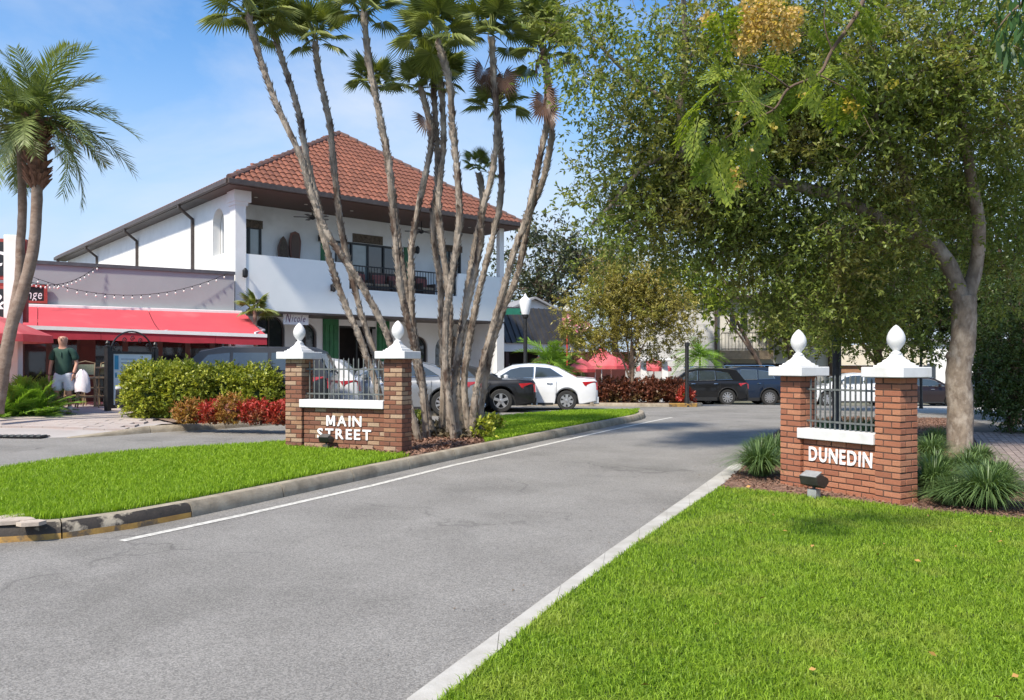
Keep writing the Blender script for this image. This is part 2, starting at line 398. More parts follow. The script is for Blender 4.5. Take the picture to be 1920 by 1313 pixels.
# dry and fallen leaves in the grass
dl = scatter(gpoly, 1.6); dl = dl[dl[:, 1] > 3]
leafm = M('fallen_leaf', (.55, .34, .1), (.4, .2, .05), scale=6, rough=.6, island=.3)
kr = [(p.x - .02, p.y) for p in eout] + [(p.x - .5, p.y + .1) for p in reversed(eout)]
dk = scatter(kr, 14); dk = dk[dk[:, 1] > 2.5]; Dk = rand_dirs(len(dk)); Dk[:, 2] *= .15; Dk = unit(Dk)
Vk, Fk = leaf_arrays(np.stack([dk[:, 0], dk[:, 1], Gn(dk[:, 0], dk[:, 1]) + .008], 1), Dk, rng.uniform(.008, .035, len(dk)), .5, flat=1.5)
tag(np_mesh('gutter_litter', Vk, Fk, M('brown_leaf', (.2, .13, .07), (.1, .07, .04), scale=6, rough=.8, island=.4), kind='stuff'), 'small brown leaves lying along the right kerb', 'leaves')
D = rand_dirs(len(dl)); D[:, 2] *= .2; D = unit(D)
V, F = leaf_arrays(np.stack([dl[:, 0], dl[:, 1], Gn(dl[:, 0], dl[:, 1]) + .075], 1), D, rng.uniform(.03, .06, len(dl)), .55)
tag(np_mesh('fallen_leaves', V, F, leafm, kind='stuff'), 'dry yellow leaves fallen on the right lawn', 'leaves')

bed_r = poly_px([(1350, 914), (1397, 872), (1425, 835), (1470, 800), (1560, 782), (1690, 784), (1790, 785), (1830, 830), (1870, 870), (1925, 925), (1925, 975), (1728, 958), (1560, 936), (1462, 926)], .02)
tag(sheet('planting_bed', bed_r, .024, mulch), kind='structure')
def chips(name, poly, dens, dz, label, sz=(.015, .05)):
    P = scatter([tuple(p[:2]) for p in poly], dens); n = len(P)
    C = np.stack([P[:, 0], P[:, 1], Gn(P[:, 0], P[:, 1]) + dz + rng.uniform(0, .02, n)], 1)
    a = rng.uniform(0, 2 * np.pi, n); D = unit(np.stack([np.cos(a), np.sin(a), rng.normal(0, .35, n)], 1))
    V, F = leaf_arrays(C, D, rng.uniform(sz[0], sz[1], n), .5, flat=1.2)
    return tag(np_mesh(name, V, F, chip_m, kind='stuff'), label, 'mulch')
chips('mulch_chips', bed_r, 900, .026, 'reddish bark chips on the bed around the right brick sign')

tag(sheet('far_pavement', [tuple(gp(x, y)[:2]) for x, y in [(1700, 776), (2050, 776), (2050, 748), (1700, 748)]], .006, M('pale_pavement', (.42, .4, .36), (.36, .345, .31), scale=1.5, rough=.9)), kind='structure')
# brick walk on the far right
walk = poly_px([(1790, 783), (1830, 830), (1870, 870), (1925, 925), (2090, 1080), (2400, 1080), (2400, 830), (1935, 812), (1850, 795)], .02)
walk_root = empty('brick_walk', (0, 0, 0), kind='structure')
b = sheet('joint_sand', walk, .022, M('joint_sand', (.1, .085, .07), (.15, .13, .11), scale=20, rough=1), walk_root)
def pavers(poly, origin, ang, bw, bl, mat, root, dz, thick, fly, maxn=300, step_out=None):
    """paving bricks laid in running bond over poly: the nearest maxn as parts, the rest in one part"""
    mb0 = MB().box((-bl / 2 + .005, -bw / 2 + .005, -thick), (bl / 2 - .005, bw / 2 - .005, 0)); me = mb0.mesh('brick', mat)
    c, s = math.cos(ang), math.sin(ang); pts = []
    xs = [p[0] for p in poly]; ys = [p[1] for p in poly]; rad = max(max(xs) - min(xs), max(ys) - min(ys)) + 1
    nr, ncn = int(rad / bw) + 1, int(rad / bl) + 1
    I, J = np.meshgrid(np.arange(-nr, nr), np.arange(-ncn, ncn)); I = I.ravel(); J = J.ravel()
    u = J * bl + (I % 2) * bl / 2; v = I * bw
    P = np.stack([origin[0] + u * c - v * s, origin[1] + u * s + v * c], 1)
    ok = in_poly(P, [tuple(p[:2]) for p in poly])
    for du, dv in ((bl / 2, bw / 2), (-bl / 2, bw / 2), (bl / 2, -bw / 2), (-bl / 2, -bw / 2)):
        Q = P + np.array([du * c - dv * s, du * s + dv * c]) * .8; ok &= in_poly(Q, [tuple(p[:2]) for p in poly])
    P = P[ok]
    vis = (P[:, 1] > 0) & (np.abs(P[:, 0]) < P[:, 1] * .66); d = np.hypot(P[:, 0], P[:, 1]) + (~vis) * 1000
    P = P[np.argsort(d)]; far = MB()
    for k, (x, y) in enumerate(P):
        if y > fly: continue
        z = G(x, y) + dz + random.uniform(-.002, .002); sl = G(x, y + .1) - G(x, y - .1)
        if k < maxn:
            link('brick', me, root, (x, y, z), (math.atan(sl / .2), R(random.uniform(-.3, .3)) + .0085, ang))
        else:
            far.box((-bl / 2 + .005, -bw / 2 + .005, -thick), (bl / 2 - .005, bw / 2 - .005, 0), 0, Matrix.Translation((x, y, z)) @ Matrix.Rotation(ang, 4, 'Z'))
    if far.v: tag(far.build('paving_bricks', mat, root), kind='stuff')
pavers(walk, gp(1850, 850), R(63), .11, .22, paver_r, walk_root, .036, .05, 17)

# raised median: kerb stones, soil, grass
MD = .14
base_px = [(-160, 1020), (-60, 1030), (0, 1028), (91, 1022), (190, 1006), (275, 989), (457, 949), (698, 896), (850, 862), (994, 832), (1121, 805), (1208, 787)]
outer = [gp(x, y) for x, y in base_px]
tipv = [gp(1212, 781), gp(1202, 775)]
far_side = [gp(x, y, MD) for x, y in [(1175, 769.5), (1101, 768), (1000, 774), (887, 784), (760, 797), (640, 812), (530, 829), (300, 839), (100, 858), (0, 874), (-160, 900), (-260, 935), (-260, 985)]]
loop = [Vector((p.x, p.y)) for p in outer + tipv + far_side]
def ring(loop, step):
    pts = loop + [loop[0]]; return resample([(p.x, p.y) for p in pts], step)[:-1]
loop = ring(loop, .62)
# soften corners
for _ in range(2): loop = [(loop[i - 1] + loop[i] * 2 + loop[(i + 1) % len(loop)]) / 4 for i in range(len(loop))]
def inset(loop, d):
    o = []; n = len(loop); area = sum(loop[i].x * loop[(i + 1) % n].y - loop[(i + 1) % n].x * loop[i].y for i in range(n)); sg = 1 if area > 0 else -1
    for i in range(n):
        t = (loop[(i + 1) % n] - loop[i - 1]).normalized(); o.append(loop[i] + Vector((-t.y, t.x)) * d * sg)
    return o
kerb_paint = M('painted_kerb_black', (.05, .04, .033), (.03, .026, .022), scale=9, rough=.8, bump=.5, bscale=50, c3=(.42, .36, .27), s3=4.5, r3=(.53, .6))
kerb_yel = M('painted_kerb_yellow', (.42, .25, .06), (.3, .17, .05), scale=9, rough=.85, bump=.4, bscale=50, c3=(.12, .09, .06), s3=6, r3=(.5, .62))
def kerb(name, loop, closed, H, W, mat, per=2, paint=None, flip=1, taper=None):
    root = empty(name, (0, 0, 0), kind='structure'); n = len(loop)
    if closed: i1, i2, i3 = inset(loop, .025), inset(loop, .05), inset(loop, W)
    else:
        def off(d):
            o = []
            for i in range(n):
                t = (loop[min(i + 1, n - 1)] - loop[max(i - 1, 0)]).normalized(); o.append(loop[i] + Vector((-t.y, t.x)) * d * flip)
            return o
        i1, i2, i3 = off(.025), off(.05), off(W)
    prof = [(loop, -.1), (loop, .05), (i1, H - .025), (i2, H), (i3, H), (i3, -.1)]
    m = n if closed else n - 1
    for s in range(0, m, per):
        ids = [(s + k) % n for k in range(min(per, m - s) + 1)]; mb = MB(); vs = []
        pts = [[Vector(pl[i]) for i in ids] for pl, _ in prof]
        for row in pts:                                      # an open joint at each end
            u = (row[1] - row[0]).normalized() * .006; row[0] += u; u = (row[-1] - row[-2]).normalized() * .006; row[-1] -= u
        for row, (_, h) in zip(pts, prof):
            vs += [(p.x, p.y, G(p.x, p.y) + (h * taper(p.x) if taper and h > 0 else h)) for p in row]
        c = len(ids); np_ = len(prof); fs = []; mi = []
        for j in range(np_ - 1):
            for k in range(c - 1): fs.append((j * c + k, j * c + k + 1, (j + 1) * c + k + 1, (j + 1) * c + k)); mi.append(j)
        fs.append(tuple(j * c for j in range(np_))); mi.append(2); fs.append(tuple(j * c + c - 1 for j in reversed(range(np_)))); mi.append(2)
        mb.add(vs, fs)
        mid = loop[ids[len(ids) // 2]]; ptd = paint and paint(mid)
        if ptd:
            mb.m = [1 if (j == 0) else (0 if j in (1, 2) else 2) for j in mi]
            mb.build('kerb_stone', [kerb_paint, kerb_yel, concrete], root, clean=False, smooth='auto')
        else: mb.build('kerb_stone', mat, root, clean=False, smooth='auto')
    return root
yx = gp(268, 990)
kerb('median_kerb', loop, True, MD, .16, concrete, 2, paint=lambda p: p.x < yx.x and p.y < 9)
soil = inset(loop, .155)
tag(sheet('median_soil', soil, MD - .012, mulch), kind='structure')
near_g = [gp(x, y, MD) for x, y in [(-260, 985), (-60, 985), (25, 976), (100, 970), (275, 943), (457, 905), (640, 868), (728, 852)]] 
near_far = [gp(x, y, MD) for x, y in [(712, 846), (620, 842), (533, 836)]]
lawn_m1 = inset(loop, .2)
def clip_by(poly, keep): return [p for p in poly if keep(p)]
# near lawn: everything of the median up to the sign, within the kerb; far lawn: from past the palms to the tip
A1, B1 = gp(533, 838, MD), gp(730, 852, MD)
def side(p, a, b): return (b.x - a.x) * (p[1] - a.y) - (b.y - a.y) * (p[0] - a.x)
Pm = scatter([tuple(p) for p in lawn_m1], 11000, near=5.5)
cut1 = np.array([side(p, A1, B1) < 0 or p[0] < A1.x for p in Pm])
stones_zone = (Pm[:, 0] < gp(70, 985).x) & (Pm[:, 1] < gp(70, 975, MD).y)
C1, C2 = gp(905, 822, MD), gp(880, 788, MD)
cut2 = np.array([side(p, C1, C2) < 0 for p in Pm]) & (Pm[:, 0] > -1.2)
edge_near = np.array([True] * len(Pm))
lm = M('median_blade', (.22, .37, .022), (.31, .45, .03), scale=2.2, rough=.5, island=.42, transl=.38, spec=.3)
blades('median_grass', Pm[cut1 & ~stones_zone], MD - .01, .07, .0058, lm, lean=.8, label='clipped grass on the median left of the MAIN STREET sign', cat='grass')
blades('median_grass', Pm[cut2 & ~cut1], MD - .01, .07, .0058, lm, lean=.8, label='clipped grass on the far tip of the median beyond the palms', cat='grass')
bedm = [p for p in lawn_m1]
Pc = scatter([tuple(p) for p in lawn_m1], 1100); m = ~(np.array([side(p, A1, B1) < 0 or p[0] < A1.x for p in Pc])) & ~(np.array([side(p, C1, C2) < 0 for p in Pc]) & (Pc[:, 0] > -1.2))
Pc = Pc[m]; nc = len(Pc); a = rng.uniform(0, 2 * np.pi, nc)
V, F = leaf_arrays(np.stack([Pc[:, 0], Pc[:, 1], Gn(Pc[:, 0], Pc[:, 1]) + MD + rng.uniform(-.005, .03, nc)], 1), unit(np.stack([np.cos(a), np.sin(a), rng.normal(0, .35, nc)], 1)), rng.uniform(.03, .08, nc), .5, flat=1.2)
tag(np_mesh('mulch_chips', V, F, chip_m, kind='stuff'), 'pinkish bark chips under the palm clump on the median', 'mulch')
# grass under-sheet
def sub_sheet(name, keep, dz):
    pass
s1 = [p for p in soil if (side(p, A1, B1) < 0 or p.x < A1.x)]
tag(sheet('median_lawn_ground', [tuple(p) for p in s1], MD - .006, lawn_soil), kind='structure')
s2 = [p for p in soil if side(p, C1, C2) < 0 and p.x > -1.2]
tag(sheet('median_lawn_ground', [tuple(p) for p in s2], MD - .006, lawn_soil), kind='structure')
flag = M('flag_stone', (.5, .42, .34), (.4, .33, .27), scale=8, rough=.9, bump=.3, bscale=50)
fs_root = empty('paving_stones', gp(30, 980, MD), 0, 'broken tan paving stones at the near corner of the median', 'paving stones')
for (x, y, a, sx) in [(8, 982, .2, .16), (38, 979, -.3, .13), (22, 973, .9, .1), (60, 984, .1, .1), (-22, 984, .4, .18)]:
    p = gp(x, y, MD) - fs_root.location
    MB().prism([(-sx, -.05), (-sx * .4, -.09), (sx * .8, -.06), (sx, .03), (sx * .2, .08), (-sx * .8, .06)], 0, .03).build('stone', flag, fs_root, loc=p).rotation_euler = (0, 0, a)

# edge line along the median, and the short line beyond it on the left
def strip(name, pts, wd):
    pts = [Vector((p.x, p.y)) for p in pts]; a, b = [], []
    for i, p in enumerate(pts):
        t = (pts[min(i + 1, len(pts) - 1)] - pts[max(0, i - 1)]).normalized(); nrm = Vector((-t.y, t.x)) * wd / 2; a.append(p + nrm); b.append(p - nrm)
    return tag(sheet(name, [tuple(p) for p in a] + [tuple(p) for p in reversed(b)], .004, white_line), kind='structure')
strip('edge_line', [gp(x, y) for x, y in [(228, 1015), (457, 966), (698, 911), (850, 873), (994, 841), (1121, 812), (1205, 794), (1260, 783)]], .085)
strip('edge_line', [gp(x, y) for x, y in [(-140, 895), (-40, 886), (30, 878)]], .12)

# left plaza with its kerb
PZ = .13
pk_base = [gp(x, y) for x, y in [(128, 822), (175, 820), (220, 817), (291, 811), (397, 806), (531, 796), (640, 789), (770, 781), (900, 777)]]
kl = [Vector(p) for p in resample([(p.x, p.y) for p in pk_base], .75)]
KX0, KX1 = gp(128, 822).x, gp(262, 814).x
def taper(x): return .08 + .92 * min(1, max(0, (x - KX0) / (KX1 - KX0)))
kerb('plaza_kerb', kl, False, PZ, .16, concrete, 2, flip=1, taper=taper)
kin = []
for i in range(len(kl)):
    t = (kl[min(i + 1, len(kl) - 1)] - kl[max(i - 1, 0)]).normalized(); kin.append(kl[i] + Vector((-t.y, t.x)) * .155)
# the plaza: ramped paving
front = [gp(x, y) for x, y in [(-300, 830), (0, 826), (90, 824), (126, 822)]]
bed_l = [gp(x, y, PZ) for x, y in [(322, 796), (302, 790), (262, 779), (240, 776)]]
ramp_m = paver_l
plz = [tuple(p[:2]) for p in front] + [tuple(kin[0])] + [tuple(p) for p in kin[1:3]] + [(-11.5, 23.5), (-11.5, 30), (-40, 30), (-40, 14)]
plaza = empty('plaza_paving', (0, 0, 0), kind='structure')
def zplaza(x, y):
    # rises from the road over 1.2 m
    fy = np.interp(x, [-30, front[1].x, front[2].x, front[3].x], [front[0].y, front[1].y, front[2].y, front[3].y])
    return G(x, y) + .006 + (PZ + .05 - .006) * max(min(1, max(0, (y - fy) / 2.2)), (taper(x) - .08) * .8 if x > KX0 else 0)
bm = bmesh.new(); f = bm.faces.new([bm.verts.new((p[0], p[1], 0)) for p in [(-40, 12.0), (front[0].x, front[0].y), (front[1].x, front[1].y), (front[2].x, front[2].y), (front[3].x, front[3].y)] + [tuple(k) for k in kin] + [(-1.0, 36), (-40, 36)]])
bmesh.ops.triangulate(bm, faces=[f])
for k in range(52):
    bmesh.ops.bisect_plane(bm, geom=bm.verts[:] + bm.edges[:] + bm.faces[:], plane_co=(0, 12 + k * .5, 0), plane_no=(0, 1, 0), dist=1e-5)
for k in range(-80, 0):
    bmesh.ops.bisect_plane(bm, geom=bm.verts[:] + bm.edges[:] + bm.faces[:], plane_co=(k * .5, 0, 0), plane_no=(1, 0, 0), dist=1e-5)
for v in bm.verts: v.co.z = zplaza(v.co.x, v.co.y) - .03 if v.co.x < KX1 else G(v.co.x, v.co.y) + PZ + .02
bmesh.ops.recalc_face_normals(bm, faces=bm.faces)
if sum(f.normal.z for f in bm.faces) < 0: bmesh.ops.reverse_faces(bm, faces=bm.faces)
me = bpy.data.meshes.new('paving_bed'); bm.to_mesh(me); bm.free()
me.materials.append(M('paving_bed', (.4, .37, .35), (.33, .3, .285), scale=1.4, rough=.9, bump=.2, bscale=40, c3=(.45, .33, .29), s3=.5, detail=8)); link('paving_bed', me, plaza)
bx = MB().box((-.196, -.096, -.06), (.196, .096, .004)).mesh('paver', paver_l); cnt = 0
stuff = MB()
for j in range(60):
    for i in range(60):
        x = -18.5 + i * .4 + (j % 2) * .2; y = 15.6 + j * .2
        ky = np.interp(x, [p.x for p in kin], [p.y for p in kin])
        if x > gp(318, 796).x or y > 24 or (x > KX0 - .3 and y < ky + .12): continue
        fy = np.interp(x, [-30, front[1].x, front[2].x, front[3].x], [front[0].y, front[1].y, front[2].y, front[3].y])
        if y < fy + .15 or abs(x) > y * .66: continue
        z = zplaza(x, y) + .004; sl = math.atan((zplaza(x, y + .1) - zplaza(x, y - .1)) / .2); sx_ = -math.atan((zplaza(x + .19, y) - zplaza(x - .19, y)) / .38)
        if cnt < 300 and y < 18.5: link('paver', bx, plaza, (x, y, z), (sl, sx_, 0)); cnt += 1
        else: stuff.box((-.196, -.096, -.06), (.196, .096, .004), 0, Matrix.Translation((x, y, z)) @ Matrix.Rotation(sx_, 4, 'Y') @ Matrix.Rotation(sl, 4, 'X'))
if stuff.v: tag(stuff.build('pavers', paver_l, plaza), kind='stuff')
bedl_poly = [(kin[k].x, kin[k].y) for k in range(3, len(kin))]
bedl = [tuple(gp(325, 797, PZ)[:2]), ] + [(p.x, p.y) for p in kin if p.x > gp(330, 797, PZ).x and p.x < -2.2] + [tuple(gp(770, 772, PZ)[:2]), tuple(gp(560, 772, PZ)[:2]), tuple(gp(520, 766, PZ)[:2]), tuple(gp(235, 770, PZ)[:2]), tuple(gp(240, 778, PZ)[:2])]
tag(sheet('hedge_bed', bedl, PZ + .055, M('hedge_mulch', (.2, .13, .09), (.28, .2, .15), scale=12, rough=1, bump=.8, bscale=60)), kind='structure')
# grate in the drive at the far left
gr = empty('drain_grate', gp(28, 818, .03), 0, 'dark drain grate set in the drive at the left edge', 'drain')
for k in range(9): MB().box((-.5 + k * .12, -.12, 0), (-.44 + k * .12, .12, .02)).build('grate_bar', iron_g, gr)
MB().box((-.55, -.16, -.01), (.55, .16, .004)).build('frame', iron, gr)

# ------------------------------------------------------------------ brick entrance signs
def chamfer_box(lx, ly, lz, c=.004):
    bm = bmesh.new(); bmesh.ops.create_cube(bm, size=1)
    for v in bm.verts: v.co = (v.co.x * lx, v.co.y * ly, v.co.z * lz)
    bmesh.ops.bevel(bm, geom=bm.edges[:], offset=c, segments=1, affect='EDGES'); return bm
FONT_BOLD = None
def letters(root, text, x0, x1, z0, h, y, mat, ex=.012, name='letter', off=.022, gap=.16, italic=0, yrot=None):
    objs = []
    for ch in text:
        if ch == ' ': objs.append(None); continue
        c = bpy.data.curves.new(name, 'FONT'); c.body = ch; c.extrude = ex / 2 if ex else 0; c.offset = off; c.shear = italic
        if ex: c.bevel_depth = 0
        c.resolution_u = 3; c.materials.append(mat); o = link(name, c, root); objs.append(o)
    bpy.context.view_layer.update()
    cap = [o.dimensions.y for o in objs if o]; H = max(cap)
    info = []
    for o in objs:
        if o is None: info.append(None); continue
        bb = [Vector(q) for q in o.bound_box]; info.append((min(q.x for q in bb), max(q.x for q in bb)))
    tot = sum((i[1] - i[0]) if i else .3 for i in info) + gap * (len(info) - 1); s = (x1 - x0) / tot; x = 0; base = .0
    sy = h / H
    for o, i in zip(objs, info):
        if o is None: x += .3 + gap; continue
        o.scale = (s, sy, 1); o.rotation_euler = (R(90), 0, 0); o.location = (x0 + (x - i[0]) * s, y - ex / 2, z0 + off * sy)
        x += i[1] - i[0] + gap
    bpy.context.view_layer.update(); dg = bpy.context.evaluated_depsgraph_get(); outl = []
    for o in [q for q in objs if q]:
        me = bpy.data.meshes.new_from_object(o.evaluated_get(dg)); m = link(name, me, root, o.location, o.rotation_euler); m.scale = o.scale
        if o.data.body == 'M':
            xs = [v.co.x for v in me.vertices]; ys = [v.co.y for v in me.vertices]; xa, xb, ya, yb = min(xs), max(xs), min(ys), max(ys); ex2 = max(ex, .002) / 2
            q = [(0, 0), (.22, 0), (.22, .62), (.42, .12), (.58, .12), (.78, .62), (.78, 0), (1, 0), (1, 1), (.72, 1), (.5, .45), (.28, 1), (0, 1)]
            me = MB().prism([(xa + (xb - xa) * u, ya + (yb - ya) * v) for u, v in q], -ex2, ex2).mesh(name, mat); m.data = me
        me.materials.clear(); me.materials.append(mat); bpy.data.objects.remove(o); outl.append(m)
    return outl
mortar = M('mortar', (.08, .042, .03), (.12, .07, .05), scale=30, rough=1, bump=.4, bscale=80)
def brick_sign(loc, rz, W, brick_m, label, rows=20, wall_rows=9, P=.305, seed=1):
    rnd = random.Random(seed); root = empty('brick_entrance_sign', loc, rz, label, 'sign')
    ch = 1.345 / rows; bl, bw = .2, .098; meshes = {}
    def bmesh_for(l, w):
        k = (round(l, 3), round(w, 3))
        if k not in meshes:
            meshes[k] = []
            for v in range(3):
                bm = chamfer_box(l, w, ch - .0135, .004)
                for q in bm.verts: q.co += Vector((rnd.uniform(-1, 1), rnd.uniform(-1, 1), rnd.uniform(-1, 1))) * .0011
                me = bpy.data.meshes.new('brick'); bm.to_mesh(me); bm.free(); me.materials.append(brick_m); meshes[k].append(me)
        return rnd.choice(meshes[k])
    def lay(cx, cy, cz, l, w):
        link('brick', bmesh_for(l, w), root, (cx + rnd.uniform(-.0015, .0015), cy + rnd.uniform(-.0015, .0015), cz), (0, 0, R(rnd.uniform(-.35, .35))))
    g = .009
    for px in (0, W - P):
        for r in range(rows):
            z = (r + .5) * ch; a, b = P, .1; l = P - b - g
            # pinwheel: one long face and one end on each side, turned over on alternate courses
            if r % 2 == 0:
                lay(px + l / 2, b / 2, z, l, b - g); lay(px + P - b / 2, l / 2, z, b - g, l)
                lay(px + P - l / 2, P - b / 2, z, l, b - g); lay(px + b / 2, P - l / 2, z, b - g, l)
            else:
                lay(px + P - l / 2, b / 2, z, l, b - g); lay(px + b / 2, l / 2, z, b - g, l)
                lay(px + l / 2, P - b / 2, z, l, b - g); lay(px + P - b / 2, P - l / 2, z, b - g, l)
        MB().box((px + .008, .008, 0), (px + P - .008, P - .008, 1.345)).build('mortar', mortar, root)
    y0 = .05; gap = W - 2 * P; nb = round(gap / .203)
    for r in range(wall_rows):
        z = (r + .5) * ch; u = gap / nb
        if r % 2 == 0:
            for k in range(nb): lay(P + (k + .5) * u, y0 + .05, z, u - .01, .1)
        else:
            lay(P + u / 4, y0 + .05, z, u / 2 - .008, .1); lay(W - P - u / 4, y0 + .05, z, u / 2 - .008, .1)
            for k in range(1, nb): lay(P + k * u, y0 + .05, z, u - .01, .1)
    MB().box((P - .004, y0 + .008, 0), (W - P + .004, y0 + .16, wall_rows * ch)).build('mortar', mortar, root)
    # sill
    zs = wall_rows * ch
    s = MB().box((P - .035, -.02, zs + .004), (W - P - .002, .23, zs + .125)); s.build('sill', white_p, root, bevel=.006)
    # iron fence
    nbars = 14 if W < 1.9 else 16; fx0, fx1 = P + .02, W - P - .02
    for k in range(nbars):
        x = fx0 + (fx1 - fx0) * (k + .5) / nbars; t = (k + .5) / nbars * 2 - 1; top = 1.345 - .01 - .05 * (abs(t) ** 2.2)
        mb = MB().box((x - .0075, .115, zs + .125), (x + .0075, .13, top)); mb.lathe([(.0105, top - .01), (.0105, top), (.001, top + .03)], (x, .1225, 0), 4, off=.5)
        mb.build('bar', iron_g, root)
    for z in (zs + .2, 1.18): MB().box((P, .111, z), (W - P, .134, z + .022)).build('rail', iron_g, root)
    # caps and finials
    for px in (0, W - P):
        c = px + P / 2; cy = P / 2; H = 1.345; q = .25
        cap = MB(); cap.box((c - q, cy - q, H), (c + q, cy + q, H + .112))
        cap.build('cap_stone', white_p, root, bevel=.008)
        py = MB(); sq = math.sqrt(2)
        prof = [(.16, H + .113), (.16, H + .13), (.135, H + .133), (.13, H + .15), (.1, H + .165), (.096, H + .18), (.07, H + .2), (.05, H + .228), (.046, H + .24), (.046, H + .255)]
        py.lathe([(r * sq, z) for r, z in prof], (c, cy, 0), 4, off=.5); py.build('cap_pyramid', white_p, root)
        f = MB(); zb = H + .255
        f.lathe([(.052, zb), (.052, zb + .012), (.033, zb + .025), (.035, zb + .04), (.06, zb + .07), (.085, zb + .11), (.094, zb + .15), (.09, zb + .19), (.075, zb + .23), (.052, zb + .265), (.025, zb + .295), (.004, zb + .31)], (c, cy, 0), 20)
        for j, (r, z) in enumerate([(.092, zb + .12), (.096, zb + .155)]): pass
        f.build('finial', white_p, root, smooth='auto')
    return root
brick_o = M('red_brick', (.36, .14, .075), (.26, .09, .05), scale=14, rough=.85, bump=.5, bscale=90,
            obj_rand=[(.42, .175, .09), (.36, .14, .075), (.46, .2, .11), (.31, .12, .065), (.4, .16, .085), (.48, .22, .12)])
brick_b = M('brown_brick', (.3, .15, .09), (.17, .075, .045), scale=14, rough=.9, bump=.5, bscale=90,
            obj_rand=[(.23, .09, .05), (.18, .075, .045), (.28, .14, .08), (.42, .29, .18), (.22, .085, .05), (.28, .12, .07), (.36, .2, .11), (.17, .07, .045), (.45, .33, .22)])
SR = Vector((3.277, 9.786)); rs = brick_sign((SR.x, SR.y, .068), R(-60), 1.6, brick_o, 'red brick entrance sign with white DUNEDIN letters and iron bars', seed=3)
SL = Vector((-3.5035, 12.352)); ls = brick_sign((SL.x, SL.y, .29), R(-21.5), 2.05, brick_b, 'mottled brown brick entrance sign with white MAIN STREET letters', seed=9)
letters(rs, 'DUNEDIN', .40, 1.24, .35, .17, .048, letter_m)
letters(ls, 'MAIN', .727, 1.344, .335, .158, .048, letter_m, off=.02)
letters(ls, 'STREET', .563, 1.509, .14, .158, .048, letter_m)
# spotlights
def spot(loc, rz, label, body, lit):
    t = empty('garden_spotlight', loc, rz, label, 'spotlight')
    MB().box((-.055, -.045, 0), (.055, .045, .1)).build('stand', lit, t, bevel=.004)
    MB().tube([(0, 0, .1), (0, .01, .15)], .018).build('knuckle', body, t)
    h = MB(); h.prism([(-.09, .15), (.05, .11), (.12, .17), (.11, .22), (-.03, .28), (-.12, .25)], -.11, .11, 0, Matrix.Rotation(R(90), 4, 'Z') @ YUP); h.build('housing', body, t, bevel=.008)
    MB().box((-.1, -.0, 0), (.1, .13, .006), 0, Matrix.Translation((0, -.115, .245)) @ Matrix.Rotation(R(22), 4, 'X')).build('hood', lit, t)
    return t
galv = M('galvanised', (.42, .43, .42), (.3, .3, .3), scale=15, rough=.5, metal=.3)
p = gp(1526, 934, .02); spot((p.x, p.y, p.z), R(-55), 'metal floodlight on a grey stand in front of the DUNEDIN letters', M('bronze_lamp', (.05, .048, .045), (.08, .075, .07), scale=10, rough=.45, metal=.5), galv)
p = gp(612, 843, MD); t_ = spot((p.x, p.y, p.z), R(-20), 'dark floodlight half hiding the word STREET on the left sign', black_p, M('dusty_black', (.06, .055, .05), (.1, .09, .08), scale=12, rough=.7))
t_.scale = (.78, .78, .78)
# ------------------------------------------------------------------ white two-storey building with the tiled hip roof
OX, OY, CA, SA = -9.32, 27.0, .7574, .653
def uf(px, v):
    r = (px - CX) / FPX; return (r * (OY + CA * v) - OX + SA * v) / (CA - SA * r)
def zf(px, py, v):
    u = uf(px, v); Y = OY + SA * u + CA * v; return CAMZ - (py - HY) / FPX * Y
bld = empty('restaurant_building', (OX, OY, 0), math.atan2(SA, CA), 'white two storey building with terracotta hip roof, long balcony and ground floor arches', 'building')
def arch_wall(mb, x0, x1, z0, z1, ops, y0, y1, M4=None, mi=0, seg=12):
    """wall along x between y0 and y1; ops = (xa, xb, zbottom, ztop, arched)"""
    Q = (M4 or Matrix()) @ YUP
    def pr(poly): mb.prism(poly, y0, y1, mi, Q)
    x = x0
    for xa, xb, zb, zt, ar in sorted(ops):
        pr([(x, z0), (xa, z0), (xa, z1), (x, z1)])
        if zb > z0: pr([(xa, z0), (xb, z0), (xb, zb), (xa, zb)])
        if ar:
            r = (xb - xa) / 2; c = (xa + xb) / 2; zs = zt - r * ar
            for k in range(seg):
                a, b = math.pi * (1 - k / seg), math.pi * (1 - (k + 1) / seg)
                p, q = (c + r * math.cos(a), zs + r * ar * math.sin(a)), (c + r * math.cos(b), zs + r * ar * math.sin(b))
                pr([p, q, (q[0], z1), (p[0], z1)])
        else: pr([(xa, zt), (xb, zt), (xb, z1), (xa, z1)])
        x = xb
    pr([(x, z0), (x1, z0), (x1, z1), (x, z1)])
W, DEP, V2, ZS = 11.85, 24.4, 2.0, 7.45
ROT = Matrix.Rotation(R(90), 4, 'Z')
# side wall with arched opening near the front; wall runs back along y
mb = MB(); arch_wall(mb, .45, DEP, -.8, ZS, [(1.05, 2.12, 5.42, 7.05, 1.0)], -.28, 0, ROT); mb.build('side_wall', stucco, bld)
mb = MB().box((-.03, -.03, -.8), (.34, .448, ZS - .5)); mb.box((-.06, -.06, ZS - .5), (.4, .5, ZS - .38)).box((-.09, -.1, ZS - .38), (.5, .56, ZS - .002)); mb.build('corner_pillar', stucco, bld)
